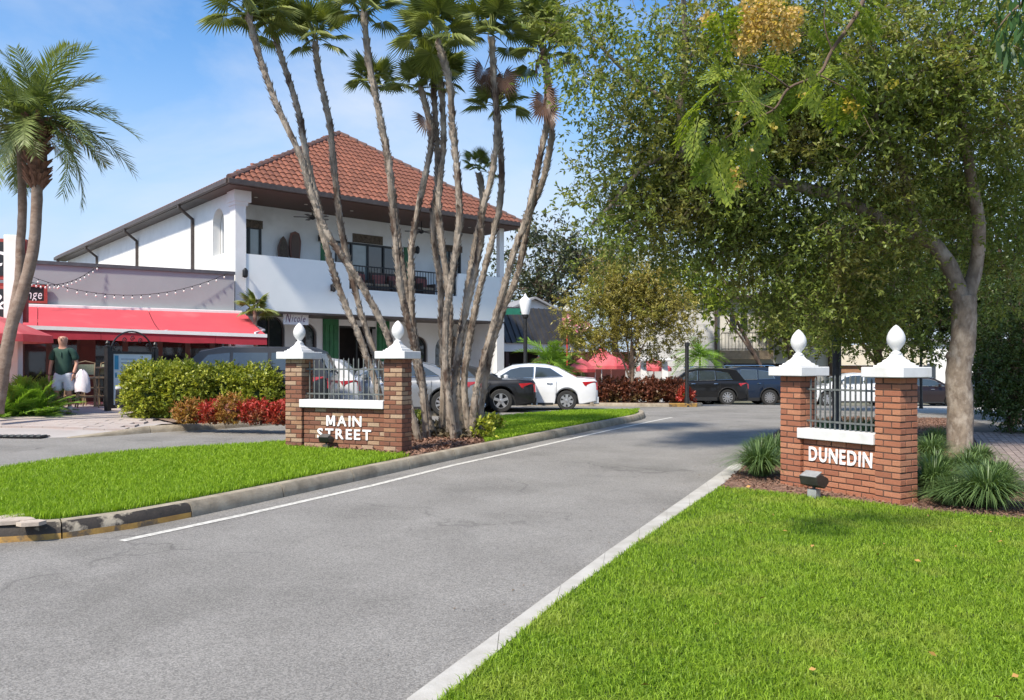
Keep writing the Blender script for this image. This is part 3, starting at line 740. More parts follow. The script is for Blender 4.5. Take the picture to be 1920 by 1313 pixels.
# front balcony parapet with the lower bay
xa, xb = uf(655, 0), uf(857, 0); ZP, ZL, ZB = 5.33, 4.38, 3.42
mb = MB()
Q = YUP
def pr(poly, y0, y1, mb=mb): mb.prism(poly, y0, y1, 0, YUP)
pr([(.345, ZB), (W, ZB), (W, ZL), (.345, ZL)], 0, .2)
pr([(.345, ZL), (xa, ZL), (xa, ZL + .7), (xa - .05, ZL + .84), (xa - .17, ZP), (.345, ZP)], 0, .2)
pr([(xb, ZL), (W - .25, ZL), (W - .25, ZP), (xb + .1, ZP), (xb + .02, ZL + .75)], 0, .2)
pr([(W - .25, ZL), (W, ZL), (W, ZL + .25), (W - .25, ZL + .25)], 0, .2)
mb.build('balcony_parapet', stucco_b, bld)
MB().box((.35, .203, ZB + .06), (W, 2.0, 4.25)).build('balcony_floor', stucco, bld)
MB().box((.34, -.02, ZB - .07), (W, 1.99, ZB - .003)).build('soffit_board', brown_tr, bld)
# upper and lower set-back walls
ups = [(uf(444, V2), uf(490, V2), 4.9, zf(470, 425, V2), 0), (uf(628, V2), uf(748, V2), 4.26, zf(690, 458, V2), 0), (uf(822, V2), uf(864, V2), 4.7, zf(840, 468, V2), 0)]
mb = MB(); arch_wall(mb, .3, W - .02, 4.253, ZS - .01, ups, V2 + .003, V2 + .25); mb.build('upper_wall', stucco, bld)
VL = 1.98
los = [(uf(478, VL), uf(534, VL), -.8, zf(508, 590, VL), .9), (uf(555, VL), uf(594, VL), -.8, zf(575, 606, VL), 1.0), (uf(636, VL), uf(705, VL), -.8, 3.1, 0),
       (uf(770, VL), uf(802, VL), .55, zf(786, 631, VL), 1.0), (uf(816, VL), uf(868, VL), -.8, zf(842, 628, VL), .9), (uf(890, VL), uf(922, VL), .35, zf(905, 634, VL), 1.0)]
mb = MB(); arch_wall(mb, .3, W - .4, -.8, ZB - .075, los, VL, VL + .3); mb.build('lower_wall', stucco, bld)
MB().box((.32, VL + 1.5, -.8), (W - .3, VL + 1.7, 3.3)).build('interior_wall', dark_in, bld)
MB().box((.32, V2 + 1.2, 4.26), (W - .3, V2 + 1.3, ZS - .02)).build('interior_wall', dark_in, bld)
for i, (a, b_, zb, zt, ar) in enumerate(los):
    r = (b_ - a) / 2; c = (a + b_) / 2
    if i in (2,):
        MB().box((a, VL + .02, 3.02), (b_, VL + .12, 3.1)).box(((a + b_) / 2 - .04, VL + .1, -.8), ((a + b_) / 2 + .04, VL + .16, 3.02)).build('door_frame', black_p, bld); continue
    zs = zt - r * ar; mbp = MB(); pl = [(a + .03, zb if zb > -.5 else -.2)] + [(c - (r - .03) * math.cos(math.pi * k / 10), zs + (r - .03) * ar * math.sin(math.pi * k / 10)) for k in range(11)] + [(b_ - .03, zb if zb > -.5 else -.2)]
    wdw = mbp.prism(pl, VL + .16, VL + .19, 0, YUP).build('arched_window', pane_m, bld)
    fr = MB(); pts = [(x, VL + .12, z) for x, z in pl]; fr.tube(pts, .04, 4, cap=True).bar((c, VL + .14, max(zb, -.2)), (c, VL + .14, zt - .03), .05); fr.build('frame', brown_tr, wdw)
    if i in (3, 5): MB().box((a, VL + .1, .95), (b_, VL + .18, 1.02)).build('glazing_bar', brown_tr, wdw)
for a, b_ in ((605, 634), (706, 729)):
    g = MB().box((uf(a, VL), VL - .06, -.3), (uf(b_, VL), VL - .004, ZB - .08)).build('green_shutter', green_m, bld)
    n = 3
    for k in range(n):
        x0, x1 = uf(a, VL) + .05, uf(b_, VL) - .05; u = (x1 - x0) / n
        MB().box((x0 + k * u + .02, VL - .085, -.2), (x0 + (k + 1) * u - .02, VL - .062, 3.1)).build('shutter_board', green_m, g)
# right end pier
mb = MB().box((W - .4, 0, -.8), (W, .4, ZB - .08)).box((W - .4, .4, -.8), (W - .1, DEP, ZB - .08)).box((W - .22, .2, ZB), (W, 2.3, ZL + .1)).box((W - .25, 0, ZL + .25), (W, .22, ZS)).box((W - .25, 2.25, ZB - .075), (W - .01, DEP, ZS)); mb.build('end_pier', stucco, bld)
MB().box((.3, DEP - .3, -.8), (W - .3, DEP, ZS)).build('rear_wall', stucco, bld)
# upper windows
for i, (a, b_, zb, zt, ar) in enumerate(ups):
    n = (2, 4, 2)[i]; fw = MB(); t = .07
    fw.box((a, V2 - .02, zb), (a + t, V2 + .1, zt)).box((b_ - t, V2 - .02, zb), (b_, V2 + .1, zt)).box((a + t, V2 - .02, zt - t), (b_ - t, V2 + .1, zt)).box((a + t, V2 - .02, zb), (b_ - t, V2 + .1, zb + t))
    for k in range(1, n): x = a + (b_ - a) * k / n; fw.box((x - t / 2, V2 - .015, zb + t), (x + t / 2, V2 + .09, zt - t))
    wd = fw.build('window', black_p, bld)
    for k in range(n):
        x0 = a + (b_ - a) * k / n + t / 2; x1 = a + (b_ - a) * (k + 1) / n - t / 2
        MB().box((x0, V2 + .05, zb + t), (x1, V2 + .06, zt - t)).build('pane', pane_l if (i, k) in ((0, 1), (1, 1), (2, 0)) else pane_m, wd)
carve = M('carved_wood', (.16, .12, .085), (.07, .05, .035), scale=9, rough=.8, bump=1, bscale=16, stretch=(3, 1, 1.5))
for a, b_, y0, y1 in ((443, 492, 412, 427), (661, 717, 441, 457), (820, 866, 460, 472)):
    m_ = (a + b_) / 2; x0, x1 = uf(a, V2), uf(b_, V2); z0, z1 = zf(m_, y1, V2), zf(m_, y0, V2); f = MB().box((x0, V2 - .04, z0), (x1, V2 + .001, z1)).build('carved_panel', carve, bld)
    for k in range(6):
        u = (x1 - x0) / 6; cx_ = x0 + (k + .5) * u; MB().lathe([(.001, -.075), (.06, -.06), (.09, -.042)], (cx_, V2, (z0 + z1) / 2), 8, axis='Y').build('rosette', carve, f)
for a, b_ in ((601, 609), (757, 764)):
    MB().box((uf(a, V2), V2 - .05, 4.26), (uf(b_, V2), V2 - .002, zf(680, 455, V2))).build('green_shutter', green_m, bld)
# gutter, fascia, soffit
EO, EF = .5, .7
ZE = 7.62
MB().box((-EO, -EF, ZS + .001), (W + EO, V2 + .24, ZS + .03)).build('eave_soffit', M('soffit_wood', (.11, .06, .042), (.08, .045, .033), scale=3, rough=.6, stretch=(1, 6, 1)), bld)
MB().box((-EO, V2 + .26, ZS + .001), (-.001, DEP + EO, ZS + .03)).build('eave_soffit', brown_tr, bld)
g = MB().box((-EO - .06, -EF - .12, ZS + .02), (W + EO + .06, -EF - .002, ZE + .02)).box((-EO - .12, -EF - .002, ZS + .02), (-EO - .002, DEP + EO, ZE + .02)).box((W + EO + .002, -EF, ZS + .02), (W + EO + .12, DEP + EO, ZE + .02)); g.build('gutter', brown_tr, bld, bevel=.012)
for yy in (4.0, 11.0, 17.8, 24.2):
    MB().bar((-EO - .05, yy, ZS + .03), (-EO - .05, yy, ZS - .1), .09).bar((-EO - .05, yy, ZS - .08), (-.07, yy, ZS - .45), .09).bar((-.07, yy, ZS - .42), (-.07, yy, 0), .09).build('downspout', brown_tr, bld)
# roof planes
RX, RY, RZ = W / 2, 3.74, 11.25
tile_m = M('roof_tile', (.24, .085, .047), (.15, .055, .035), scale=3, rough=.8, bump=.3, bscale=30, obj_rand=.22, c3=(.15, .06, .045), s3=.7, r3=(.58, .75))
tile_s = M('roof_tile_field', (.24, .085, .047), (.15, .055, .035), scale=3, rough=.8, bump=.3, bscale=30, island=.35)
under = M('roof_underlay', (.12, .05, .035), (.09, .04, .03), scale=5)
yb = DEP + EO; yr = DEP - 4
mb = MB().add([(-EO, -EF, ZE), (W + EO, -EF, ZE), (RX, RY, RZ), (W + EO, yb, ZE), (-EO, yb, ZE), (RX, yr, RZ)], [(0, 1, 2), (1, 3, 5, 2), (3, 4, 5), (4, 0, 2, 5)])
mb.build('roof', under, bld); roof = bpy.data.objects[mb and 'roof']
def barrel(l, r=.117, h=.055, n=6, th=.012):
    """one curved tile lying along +y, arched over x"""
    m = MB(); vs = []
    for y, s in ((0, 1.0), (l, .86)):
        for k in range(n + 1):
            a = math.pi * k / n; vs.append((-r * s * math.cos(a), y, h * s * math.sin(a) * 1.1 + (.03 if y == 0 else .006)))
    fs = [(k, k + 1, n + 2 + k, n + 1 + k) for k in range(n)]; m.add(vs, fs)
    v2 = [(-r * math.cos(math.pi * k / n), 0, 0) for k in range(n + 1)]; b = len(m.v); m.v += v2
    for k in range(n): m.f.append((k + 1, k, b + k, b + k + 1)); m.m.append(0)
    return m
P0 = Vector((-EO, -EF, ZE)); slope = (Vector((RX, RY, RZ)) - Vector((RX, -EF, ZE))); sl = slope.length; sn = slope.normalized()
TW, TL = .236, .34; rowsn = int(sl / TL); bm_ = barrel(TL * 1.12); tme = bm_.mesh('tile', tile_m, smooth=False)
ang = math.atan2(sn.z, sn.y); allt = []
for r in range(rowsn + 1):
    t = r * TL / sl; xL = -EO + (RX + EO) * t; xR = W + EO - (W + EO - RX) * t
    k0 = math.ceil((xL - RX) / TW + .35); k1 = math.floor((xR - RX) / TW - .35)
    for k in range(k0, k1 + 1): allt.append((r, RX + k * TW))
allt.sort(key=lambda q: q[1] + q[0] * .3)
fld = MB()
for i, (r, x) in enumerate(allt):
    base = Vector((x, -EF, ZE)) + sn * (r * TL - .04) + Vector((0, -sn.z, sn.y)) * .012
    if i < 300: link('tile', tme, roof, base, (ang, 0, R(random.uniform(-.6, .6))))
    else:
        Q = Matrix.Translation(base) @ Matrix.Rotation(ang, 4, 'X'); fld.add([Q @ Vector(v) for v in bm_.v], bm_.f)
# side planes: long courses
sideN = Vector((RX + EO, 0, RZ - ZE)); sl2 = sideN.length; ang2 = math.atan2(RZ - ZE, RX + EO)
bs = barrel(sl2, r=.117)
for sgn in (1, -1):
    y = -EF + .3
    while y < yb:
        fr = min(1, (y + EF) / (RY + EF), (yb - y) / (yb - yr)); L_ = sl2 * fr
        bb = barrel(L_, n=4); Q = Matrix.Translation((-EO if sgn > 0 else W + EO, y, ZE + .005)) @ Matrix.Rotation(R(-90 if sgn > 0 else 90), 4, 'Z') @ Matrix.Rotation(ang2, 4, 'X')
        fld.add([Q @ Vector(v) for v in bb.v], bb.f); y += TW
tag(fld.build('roof_tiles', tile_s, roof), kind='stuff')
ridge_m = M('ridge_tile', (.11, .075, .065), (.17, .08, .06), scale=5, rough=.8)
for a, b_ in (((-EO, -EF, ZE), (RX, RY, RZ)), ((W + EO, -EF, ZE), (RX, RY, RZ)), ((RX, RY, RZ), (RX, yr, RZ))):
    a, b_ = Vector(a), Vector(b_); n = int((b_ - a).length / .4)
    if b_.y > 10: n = 12
    for k in range(n):
        p, q = a.lerp(b_, k / n), a.lerp(b_, (k + 1.08) / n); MB().tube([p + Vector((0, 0, .05)), q + Vector((0, 0, .03))], [.12, .1], 8).build('ridge_tile', ridge_m, roof)
# balcony railing
mb = MB()
for z in (ZL + .12, 5.25): mb.box((xa + .02, .06, z), (xb, .1, z + .045))
mb.build('railing', iron, bld); rail = bpy.data.objects['railing']
nb = int((xb - xa) / .13)
for k in range(nb): x = xa + (k + .5) * (xb - xa) / nb; MB().box((x - .009, .07, ZL + .002), (x + .009, .09, 5.25)).build('baluster', iron, rail)
for x in (xa + .05, (xa + xb) / 2, xb - .1): MB().box((x, .05, ZL + .002), (x + .06, .11, 5.36)).build('newel', iron, rail)
# wall lanterns
def lantern(x, y, z):
    o = MB().box((x - .03, y - .03, z - .12), (x + .03, y, z + .12)).bar((x, y - .02, z + .1), (x, y - .2, z + .16), .025).build('wall_lantern', iron, bld)
    MB().lathe([(.04, z - .16), (.09, z - .1), (.1, z + .08), (.03, z + .17)], (x, y - .2, 0), 6).build('lantern_cage', black_p, o)
for px, py, v in ((621, 540, 0), (598, 447, V2), (778, 470, V2), (442, 512, 0)): lantern(uf(px, v) + (.25 if px == 442 else 0), v - .001, zf(px, py, v))
# recessed downlights
dl_m = M('downlight', (.6, .58, .5), (.7, .68, .6), rough=.4)
for k in range(6): MB().lathe([(.07, ZS - .005), (.06, ZS - .012)], (1 + k * 1.9, .7, 0), 10).build('downlight', dl_m, bld)
# house number
letters(bld, '417', uf(879, VL) , uf(885, VL), 1.6, .2, VL - .02, black_p, ex=.01, name='number')
# the small purple script sign under the balcony
def local(root): return root
sgn = empty('hanging_sign', (OX, OY, 0), bld.rotation_euler.z, 'white hanging board with purple script lettering under the balcony', 'sign')
x0, x1 = uf(531, .3), uf(578, .3); z0, z1 = zf(555, 609, .3), zf(555, 586, .3)
MB().box((x0, .28, z0), (x1, .32, z1)).build('board', M('sign_white', (.8, .79, .78), (.74, .72, .73), rough=.5), sgn)
for x in (x0 + .1, x1 - .1): MB().tube([(x, .3, z1), (x, .3, ZB - .06)], .012, 6).build('hanger', iron, sgn)
purp = M('purple_ink', (.17, .05, .15), (.12, .03, .1), rough=.6)
letters(sgn, 'N', x0 + .08, x0 + .3, z0 + .07, z1 - z0 - .1, .279, purp, ex=.004, off=.0, italic=.35)
letters(sgn, 'icole', x0 + .31, x1 - .12, z0 + .1, (z1 - z0) * .55, .279, purp, ex=.004, off=.0, gap=.08, italic=.35)

# things on the balcony
def on_bld(name, u, v, z, label, cat, group=None, rz=0): 
    return empty(name, (OX + CA * u - SA * v, OY + SA * u + CA * v, z), bld.rotation_euler.z + rz, label, cat, group)
wood_r = M('red_wood', (.2, .07, .035), (.12, .045, .03), scale=4, rough=.45, stretch=(1, 1, .3))
wood_d = M('dark_wood', (.09, .05, .035), (.14, .085, .06), scale=4, rough=.6, stretch=(1, 1, .3))
for px, pyt, wpx, m_, lab, pts in ((531, 443, 20, wood_d, 'pointed dark wooden shield leaning on the balcony wall', 1), (553, 434, 22, wood_r, 'taller rounded red wooden paddle leaning on the balcony wall', 0)):
    u = uf(px, 1.85); zt = zf(px, pyt, 1.85); wd = (uf(px + wpx / 2, 1.85) - uf(px - wpx / 2, 1.85)) / 2
    o = on_bld('wooden_shield' if pts else 'wooden_paddle', u, 1.85, 4.25, lab, 'shield' if pts else 'paddle'); H = zt - 4.25
    pr_ = [(wd * .45, 0), (wd * .6, H * .35), (wd, H * .7), (wd * .95, H * .82), (wd * .5, H * .94), (0, H)] if pts else [(wd * .45, 0), (wd * .5, H * .3), (wd * .95, H * .72), (wd, H * .85), (wd * .7, H * .97), (0, H)]
    poly = pr_ + [(-x, z) for x, z in reversed(pr_[:-1])]
    MB().prism(poly, -.04, .04, 0, YUP).build('panel', m_, o, bevel=.01)
    MB().prism([(x * .7, z * .9 + H * .06) for x, z in poly], -.055, -.041, 0, YUP).build('carving', carve if pts else wood_d, o)
def fan(px, py, label):
    v = .9; u = uf(px, v); z = ZS
    o = on_bld('ceiling_fan', u, v, z, label, 'fan', 'ceiling fans on the balcony')
    MB().tube([(0, 0, 0), (0, 0, -.35)], .02).build('rod', iron, o); MB().lathe([(.03, -.5), (.1, -.46), (.12, -.38), (.04, -.33)], n=10).build('motor', iron, o)
    for k in range(5):
        a = R(72 * k + 8); MB().box((.1, -.07, -.42), (.68, .07, -.405), 0, Matrix.Rotation(a, 4, 'Z')).build('blade', brown_tr, o)
fan(586, 405, 'ceiling fan above the two wooden pieces on the balcony'); fan(790, 440, 'ceiling fan above the wicker chairs on the balcony')
wick = M('wicker', (.11, .07, .05), (.06, .04, .03), scale=40, rough=.7, bump=.6, bscale=60); cush = M('red_cushion', (.3, .1, .08), (.22, .07, .06), scale=9); cush2 = M('sand_cushion', (.4, .3, .2), (.33, .24, .16), scale=9)
def wicker_chair(px, label, rz=0):
    o = on_bld('wicker_chair', uf(px, .8), .8, 4.251, label, 'chair', 'wicker chairs behind the railing', rz)
    MB().box((-.33, -.33, .12), (.33, .33, .36)).build('seat', wick, o, bevel=.02); MB().box((-.33, .22, .36), (.33, .36, .95)).build('backrest', wick, o, bevel=.02)
    for s in (-1, 1): MB().box((s * .33 - .04, -.32, .36), (s * .33 + .04, .2, .62)).build('armrest', wick, o, bevel=.015)
    for s in (-1, 1):
        for t in (-1, 1): MB().box((s * .27 - .03, t * .27 - .03, 0), (s * .27 + .03, t * .27 + .03, .118)).build('leg', wick, o)
    MB().box((-.28, -.3, .362), (.28, .2, .46)).build('seat_cushion', cush2, o, bevel=.03); MB().box((-.26, .1, .47), (.26, .215, .85)).build('back_cushion', cush, o, bevel=.03)
wicker_chair(680, 'wicker chair nearest the left end of the iron railing', .3); wicker_chair(712, 'wicker chair with red cushion beside the left palm trunks', -.2)
wicker_chair(742, 'wicker chair in the middle of the balcony railing', 0); wicker_chair(795, 'wicker chair with red cushion near the right end of the railing', .1)

tk = on_bld('carved_mask', uf(853, VL - .1), VL - .12, 1.5, 'brown carved wooden mask on the wall between the ground floor arches', 'mask')
mb = MB(); H_ = zf(853, 633, VL) - 1.5
mb.lathe([(.16, 0), (.26, H_ * .2), (.3, H_ * .55), (.25, H_ * .85), (.33, H_), (.1, H_ + .02)], n=10); mb.build('face', carve, tk, smooth=False)
for s_ in (-1, 1): MB().lathe([(.01, -.03), (.06, 0), (.01, .03)], (s_ * .11, -.27, H_ * .65), 8).build('eye', M('mask_paint', (.45, .28, .12), (.35, .2, .08)), tk)
MB().box((-.12, -.31, H_ * .28), (.12, -.25, H_ * .38)).build('mouth', MATS['mask_paint'], tk)

# ------------------------------------------------------------------ grey single-storey restaurant with the red awning
GX, GY, GC, GS = -9.2, 26.5, .861, .508
def gu(px, v):
    r = (px - CX) / FPX; return (r * (GY + GC * v) - GX + GS * v) / (GC - GS * r)
def gz(px, py, v):
    u = gu(px, v); Y = GY + GS * u + GC * v; return CAMZ - (py - HY) / FPX * Y
ga = math.atan2(GS, GC); gb = empty('cafe_building', (GX, GY, 0), ga, 'low grey stucco restaurant with dark coping left of the white building', 'building')
ZG0, ZG1 = 3.2, 4.52
poly = [(0, 0), (-1.6, 8), (-18, 8), (-18, 0)]
mb = MB().prism(poly, ZG0, ZG1, 0); mb.build('upper_wall', stucco_g, gb)
MB().prism([(.02, -.06), (-1.58, 8.05), (-18, 8.05), (-18, -.06)], ZG1 + .001, ZG1 + .11).build('coping', M('slate_coping', (.06, .062, .07), (.09, .09, .1), rough=.6), gb)
redbrown = M('red_brown_paint', (.075, .03, .024), (.05, .02, .018), scale=5, rough=.6)
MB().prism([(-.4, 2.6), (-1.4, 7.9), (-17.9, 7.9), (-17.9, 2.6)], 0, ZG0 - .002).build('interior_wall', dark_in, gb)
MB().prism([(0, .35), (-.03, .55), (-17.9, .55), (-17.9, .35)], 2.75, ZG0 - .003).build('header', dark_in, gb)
MB().box((-17.9, .5, 0), (-.3, 2.6, .12)).build('floor', M('tile_floor', (.12, .1, .09), (.18, .15, .14), scale=2), gb)
px_list = [-60, 40, 92, 150, 172, 235, 300, 352, 398, 425]
for k, (a, b_) in enumerate(zip(px_list, px_list[1:])):
    x0, x1 = gu(a, .4), gu(b_, .4)
    if a == 150:
        MB().box((x0, .3, .1), (x1 + .1, .5, 2.9)).build('post', redbrown, gb); continue
    fr = MB().box((x0, .38, .15), (x0 + .08, .46, 2.76)).box((x1 - .08, .38, .15), (x1, .46, 2.76)).box((x0 + .08, .38, .15), (x1 - .08, .46, .24)).box((x0 + .08, .38, 2.68), (x1 - .08, .46, 2.76)).build('shop_window', brown_tr, gb)
    MB().box((x0 + .08, .41, .24), (x1 - .08, .42, 2.68)).build('pane', glass('see_pane', (.02, .03, .028), .05, .35), fr)
MB().box((gu(428, .3), .1, 0), (-.08, .3, ZG0 - .004)).build('pier', stucco, gb)
warm = M('pendant_glow', (.9, .6, .3), (.9, .6, .3)); 
# awning
aw = empty('awning', (GX, GY, 0), ga, 'long red fabric awning with white bars over the restaurant terrace', 'awning')
red_f = M('red_canvas', (.72, .1, .12), (.66, .085, .11), scale=1.2, rough=.75, transl=.25, c3=(.76, .24, .25), s3=.5, r3=(.55, .85))
red_v = M('red_valance', (.42, .03, .05), (.36, .025, .04), scale=2, rough=.8, transl=.15)
wbar = M('white_bar', (.8, .78, .76), (.75, .73, .7), rough=.4)
XR, XL, PJ = .34, -14.5, 3.0
def zfr(x): return 2.417 + (XR - x) * .0182
npan = 5
for k in range(npan):
    a, b_ = XL + (XR - XL) * k / npan, XL + (XR - XL) * (k + 1) / npan; mb = MB(); vs = []; n = 8
    for i in range(3):
        x = (a + .008) + (b_ - a - .016) * i / 2; xt = x if x < XR - .1 else XR - .15
        for j in range(n + 1):
            t = j / n; vs.append((x if j else x - (.12 if i == 2 and k == npan - 1 else 0), -.12 - (PJ - .12) * t, 3.27 + (zfr(x) + .03 - 3.27) * t - .07 * math.sin(math.pi * t)))
    fs = [(i * (n + 1) + j, i * (n + 1) + j + 1, (i + 1) * (n + 1) + j + 1, (i + 1) * (n + 1) + j) for i in range(2) for j in range(n)]
    mb.add(vs, fs).build('canvas_panel', red_f, aw, smooth=True)
mb = MB().box((XL, -.2, 3.2), (XR - .12, -.012, 3.33)); mb.build('cassette', wbar, aw, bevel=.02)
mb = MB(); mb.bar((XL, -PJ, zfr(XL)), (XR, -PJ, zfr(XR)), .1, .1); mb.build('front_bar', wbar, aw)
for k in range(npan * 2):
    a, b_ = XL + (XR - XL) * k / npan / 2, XL + (XR - XL) * (k + 1) / npan / 2; mb = MB()
    mb.add([(a + .004, -PJ - .02, zfr(a) - .045), (b_ - .004, -PJ - .02, zfr(b_) - .045), (b_ - .004, -PJ - .03, zfr(b_) - .27), ((a + b_) / 2, -PJ - .035, zfr(b_) - .28), (a + .004, -PJ - .03, zfr(a) - .27)], [(0, 1, 2, 3, 4)]); mb.build('valance', red_v, aw)
for x in (-13, -9.5, -6, -2.5, 0): MB().bar((x, -.1, 3.1), (x + .6, -1.6, 2.65), .06).bar((x + .6, -1.6, 2.65), (x, -PJ + .05, 2.5), .05).build('arm', wbar, aw)
# wall sign
ws = empty('wall_sign', (GX, GY, 0), ga, 'dark wall sign with red frame and white lettering above the awning', 'sign')
x0, x1 = gu(-75, -.08), gu(89, -.08); z0, z1 = gz(70, 569, -.08), gz(70, 534, -.08)
MB().box((x0, -.1, z0), (x1, -.065, z1)).build('board', black_p, ws)
sr = M('sign_red', (.36, .05, .04), (.28, .04, .03), scale=8, rough=.6)
MB().box((x0, -.13, z1 - .07), (x1, -.101, z1)).box((x0, -.13, z0), (x1, -.101, z0 + .07)).box((x1 - .09, -.13, z0 + .07), (x1, -.101, z1 - .07)).build('frame', sr, ws)
letters(ws, '&', gu(-6, -.1), gu(12, -.1), z0 + .13, .26, -.1, letter_m, ex=.01, off=.0)
letters(ws, 'Lounge', gu(22, -.1), gu(79, -.1), z0 + .13, .27, -.1, letter_m, ex=.01, off=.0, gap=.06, italic=.15)
# pylon sign and white post
p = at(25, 684, 18.6); zb = G(p.x, p.y) + PZ
pl = empty('pylon_sign', (p.x, p.y, zb), R(12), 'tall white post carrying a red framed black sign at the left edge', 'sign')
MB().box((-.15, -.15, 0), (.15, .15, 4.15)).build('post', M('white_post', (.8, .78, .74), (.72, .7, .66), scale=3), pl, bevel=.01)
for (z0, z1, t) in ((3.15, 4.1, 'c'), (2.15, 3.0, '&')):
    f = MB().box((-1.5, .16, z0), (.22, .3, z1)).build('frame', sr, pl); MB().box((-1.42, .14, z0 + .08), (.14, .158, z1 - .08)).build('board', black_p, pl)
    letters(pl, t, -.62, -.22, z0 + .3, .35, .138, letter_m, ex=.01, off=0, italic=.2)
# string lights
bulb_m = M('clear_bulb', (.75, .72, .66), (.85, .82, .75), rough=.15, spec=.8); sock = black_p
def string(a, b_, sag, n, label):
    a, b_ = Vector(a), Vector(b_); o = empty('string_lights', a, 0, label, 'string lights', 'string lights on the grey wall')
    f = lambda t: (b_ - a) * t - Vector((0, 0, sag * 4 * t * (1 - t)))
    MB().tube([f(k / 30) for k in range(31)], .008, 4).build('cable', black_p, o)
    me1 = MB().lathe([(.015, 0), (.015, -.05)], n=6).mesh('socket', sock); me2 = MB().lathe([(.014, -.05), (.028, -.075), (.025, -.105), (.008, -.12)], n=8).mesh('bulb', bulb_m, True)
    for k in range(n):
        p = f((k + .5) / n); link('socket', me1, o, p); link('bulb', me2, o, p)
def gpt(px, py, v): u = gu(px, v); return (GX + GC * u - GS * v, GY + GS * u + GC * v, gz(px, py, v))
string(gpt(62, 520, -.5), gpt(428, 512, -.1), .62, 22, 'long string of bulbs sagging across the grey wall to its right end')
string(gpt(55, 528, -.8), gpt(186, 496, -.1), .3, 16, 'short string of bulbs rising to the coping of the grey wall')

# ------------------------------------------------------------------ shops and houses beyond
def px_box(name, pxa, pxb, z0, z1, Ya, Yb, depth, mat, root=None):
    """a block whose front runs from column pxa at distance Ya to column pxb at Yb, going back by depth"""
    a = at(pxa, HY, Ya); b = at(pxb, HY, Yb); d = Vector((b.x - a.x, b.y - a.y, 0)); n = Vector((-d.y, d.x, 0)).normalized() * depth
    vs = [(a.x, a.y), (b.x, b.y), (b.x + n.x, b.y + n.y), (a.x + n.x, a.y + n.y)]
    return MB().prism(vs, z0, z1).build(name, mat, root, world=True)
GRW = -1.2
# dark mansard shop
m1 = empty('mansard_shop', at(950, HY, 41) * 1, 0, 'shop with dark ribbed metal mansard roof right of the white building', 'building'); m1.location.z = 0
seam = M('dark_metal_roof', (.045, .043, .042), (.065, .062, .06), scale=3, rough=.45, metal=.3)
a, b_ = at(915, HY, 38.2), at(1100, HY, 42); d = Vector((b_.x - a.x, b_.y - a.y, 0)).normalized(); nb_ = Vector((-d.y, d.x, 0))
zt, zb_ = CAMZ + 104 / 1500 * 42, CAMZ + 40 / 1500 * 40
Lm = (Vector((b_.x, b_.y)) - Vector((a.x, a.y))).length
def mq(s, off, z): return Vector((a.x, a.y, 0)) + d * s + nb_ * off + Vector((0, 0, z))
mb = MB().add([mq(0, 0, zb_), mq(Lm, 0, zb_), mq(Lm, 1.1, zt), mq(0, 1.1, zt), mq(0, 6, zt), mq(Lm, 6, zt)], [(0, 1, 2, 3), (3, 2, 5, 4)]); mb.build('roof', seam, m1, world=True); rf = bpy.data.objects['roof.001'] if 'roof.001' in bpy.data.objects else None
k = 0.0
while k < Lm:
    MB().bar(mq(k, -.02, zb_), mq(k, 1.08, zt), .05, .07).build('roof_rib', seam, m1, world=True); k += .36
MB().box((0, 0, 0), (1, 1, 1)).v
mb = MB().prism([mq(0, .1, 0)[:2], mq(Lm, .1, 0)[:2], mq(Lm, .4, 0)[:2], mq(0, .4, 0)[:2]], zb_ - .42, zb_ - .002); mb.build('fascia', stucco, m1, world=True)
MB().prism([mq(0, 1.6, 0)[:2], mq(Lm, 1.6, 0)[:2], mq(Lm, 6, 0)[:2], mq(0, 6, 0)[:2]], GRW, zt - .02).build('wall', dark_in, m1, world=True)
for s in (1.2, 3.4): MB().prism([mq(s, .2, 0)[:2], mq(s + .2, .2, 0)[:2], mq(s + .2, .4, 0)[:2], mq(s, .4, 0)[:2]], GRW, zb_ - .43).build('post', redbrown, m1, world=True)
for s in (.5, 1.7, 2.6): MB().prism([mq(s, 1.5, 0)[:2], mq(s + .7, 1.5, 0)[:2], mq(s + .7, 1.58, 0)[:2], mq(s, 1.58, 0)[:2]], GRW + .8, 1.6).build('window', pane_l, m1, world=True)
# white gabled house behind it
h2 = empty('gabled_house', (at(1000, HY, 52).x, 52, -.8), R(20), 'white gabled house just above the dark metal roof', 'house')
MB().prism([(-3.4, 0), (3.4, 0), (3.4, 5.1), (0, 6.6), (-3.4, 5.1)], 0, 7, 0, YUP).build('wall', stucco, h2)
rg = M('grey_shingle', (.3, .3, .31), (.22, .22, .23), scale=6, rough=.9)
for s in (-1, 1): MB().add([(0, -.4, 6.75), (s * 3.9, -.4, 5.0), (s * 3.9, 7, 5.0), (0, 7, 6.75), (0, -.4, 6.62), (s * 3.9, -.4, 4.87), (s * 3.9, 7, 4.87), (0, 7, 6.62)], [(0, 1, 2, 3), (4, 7, 6, 5), (0, 4, 5, 1), (1, 5, 6, 2)]).build('roof', rg, h2)
MB().box((-.4, -.05, 4.2), (.4, -.002, 5.2)).build('window', pane_m, h2)
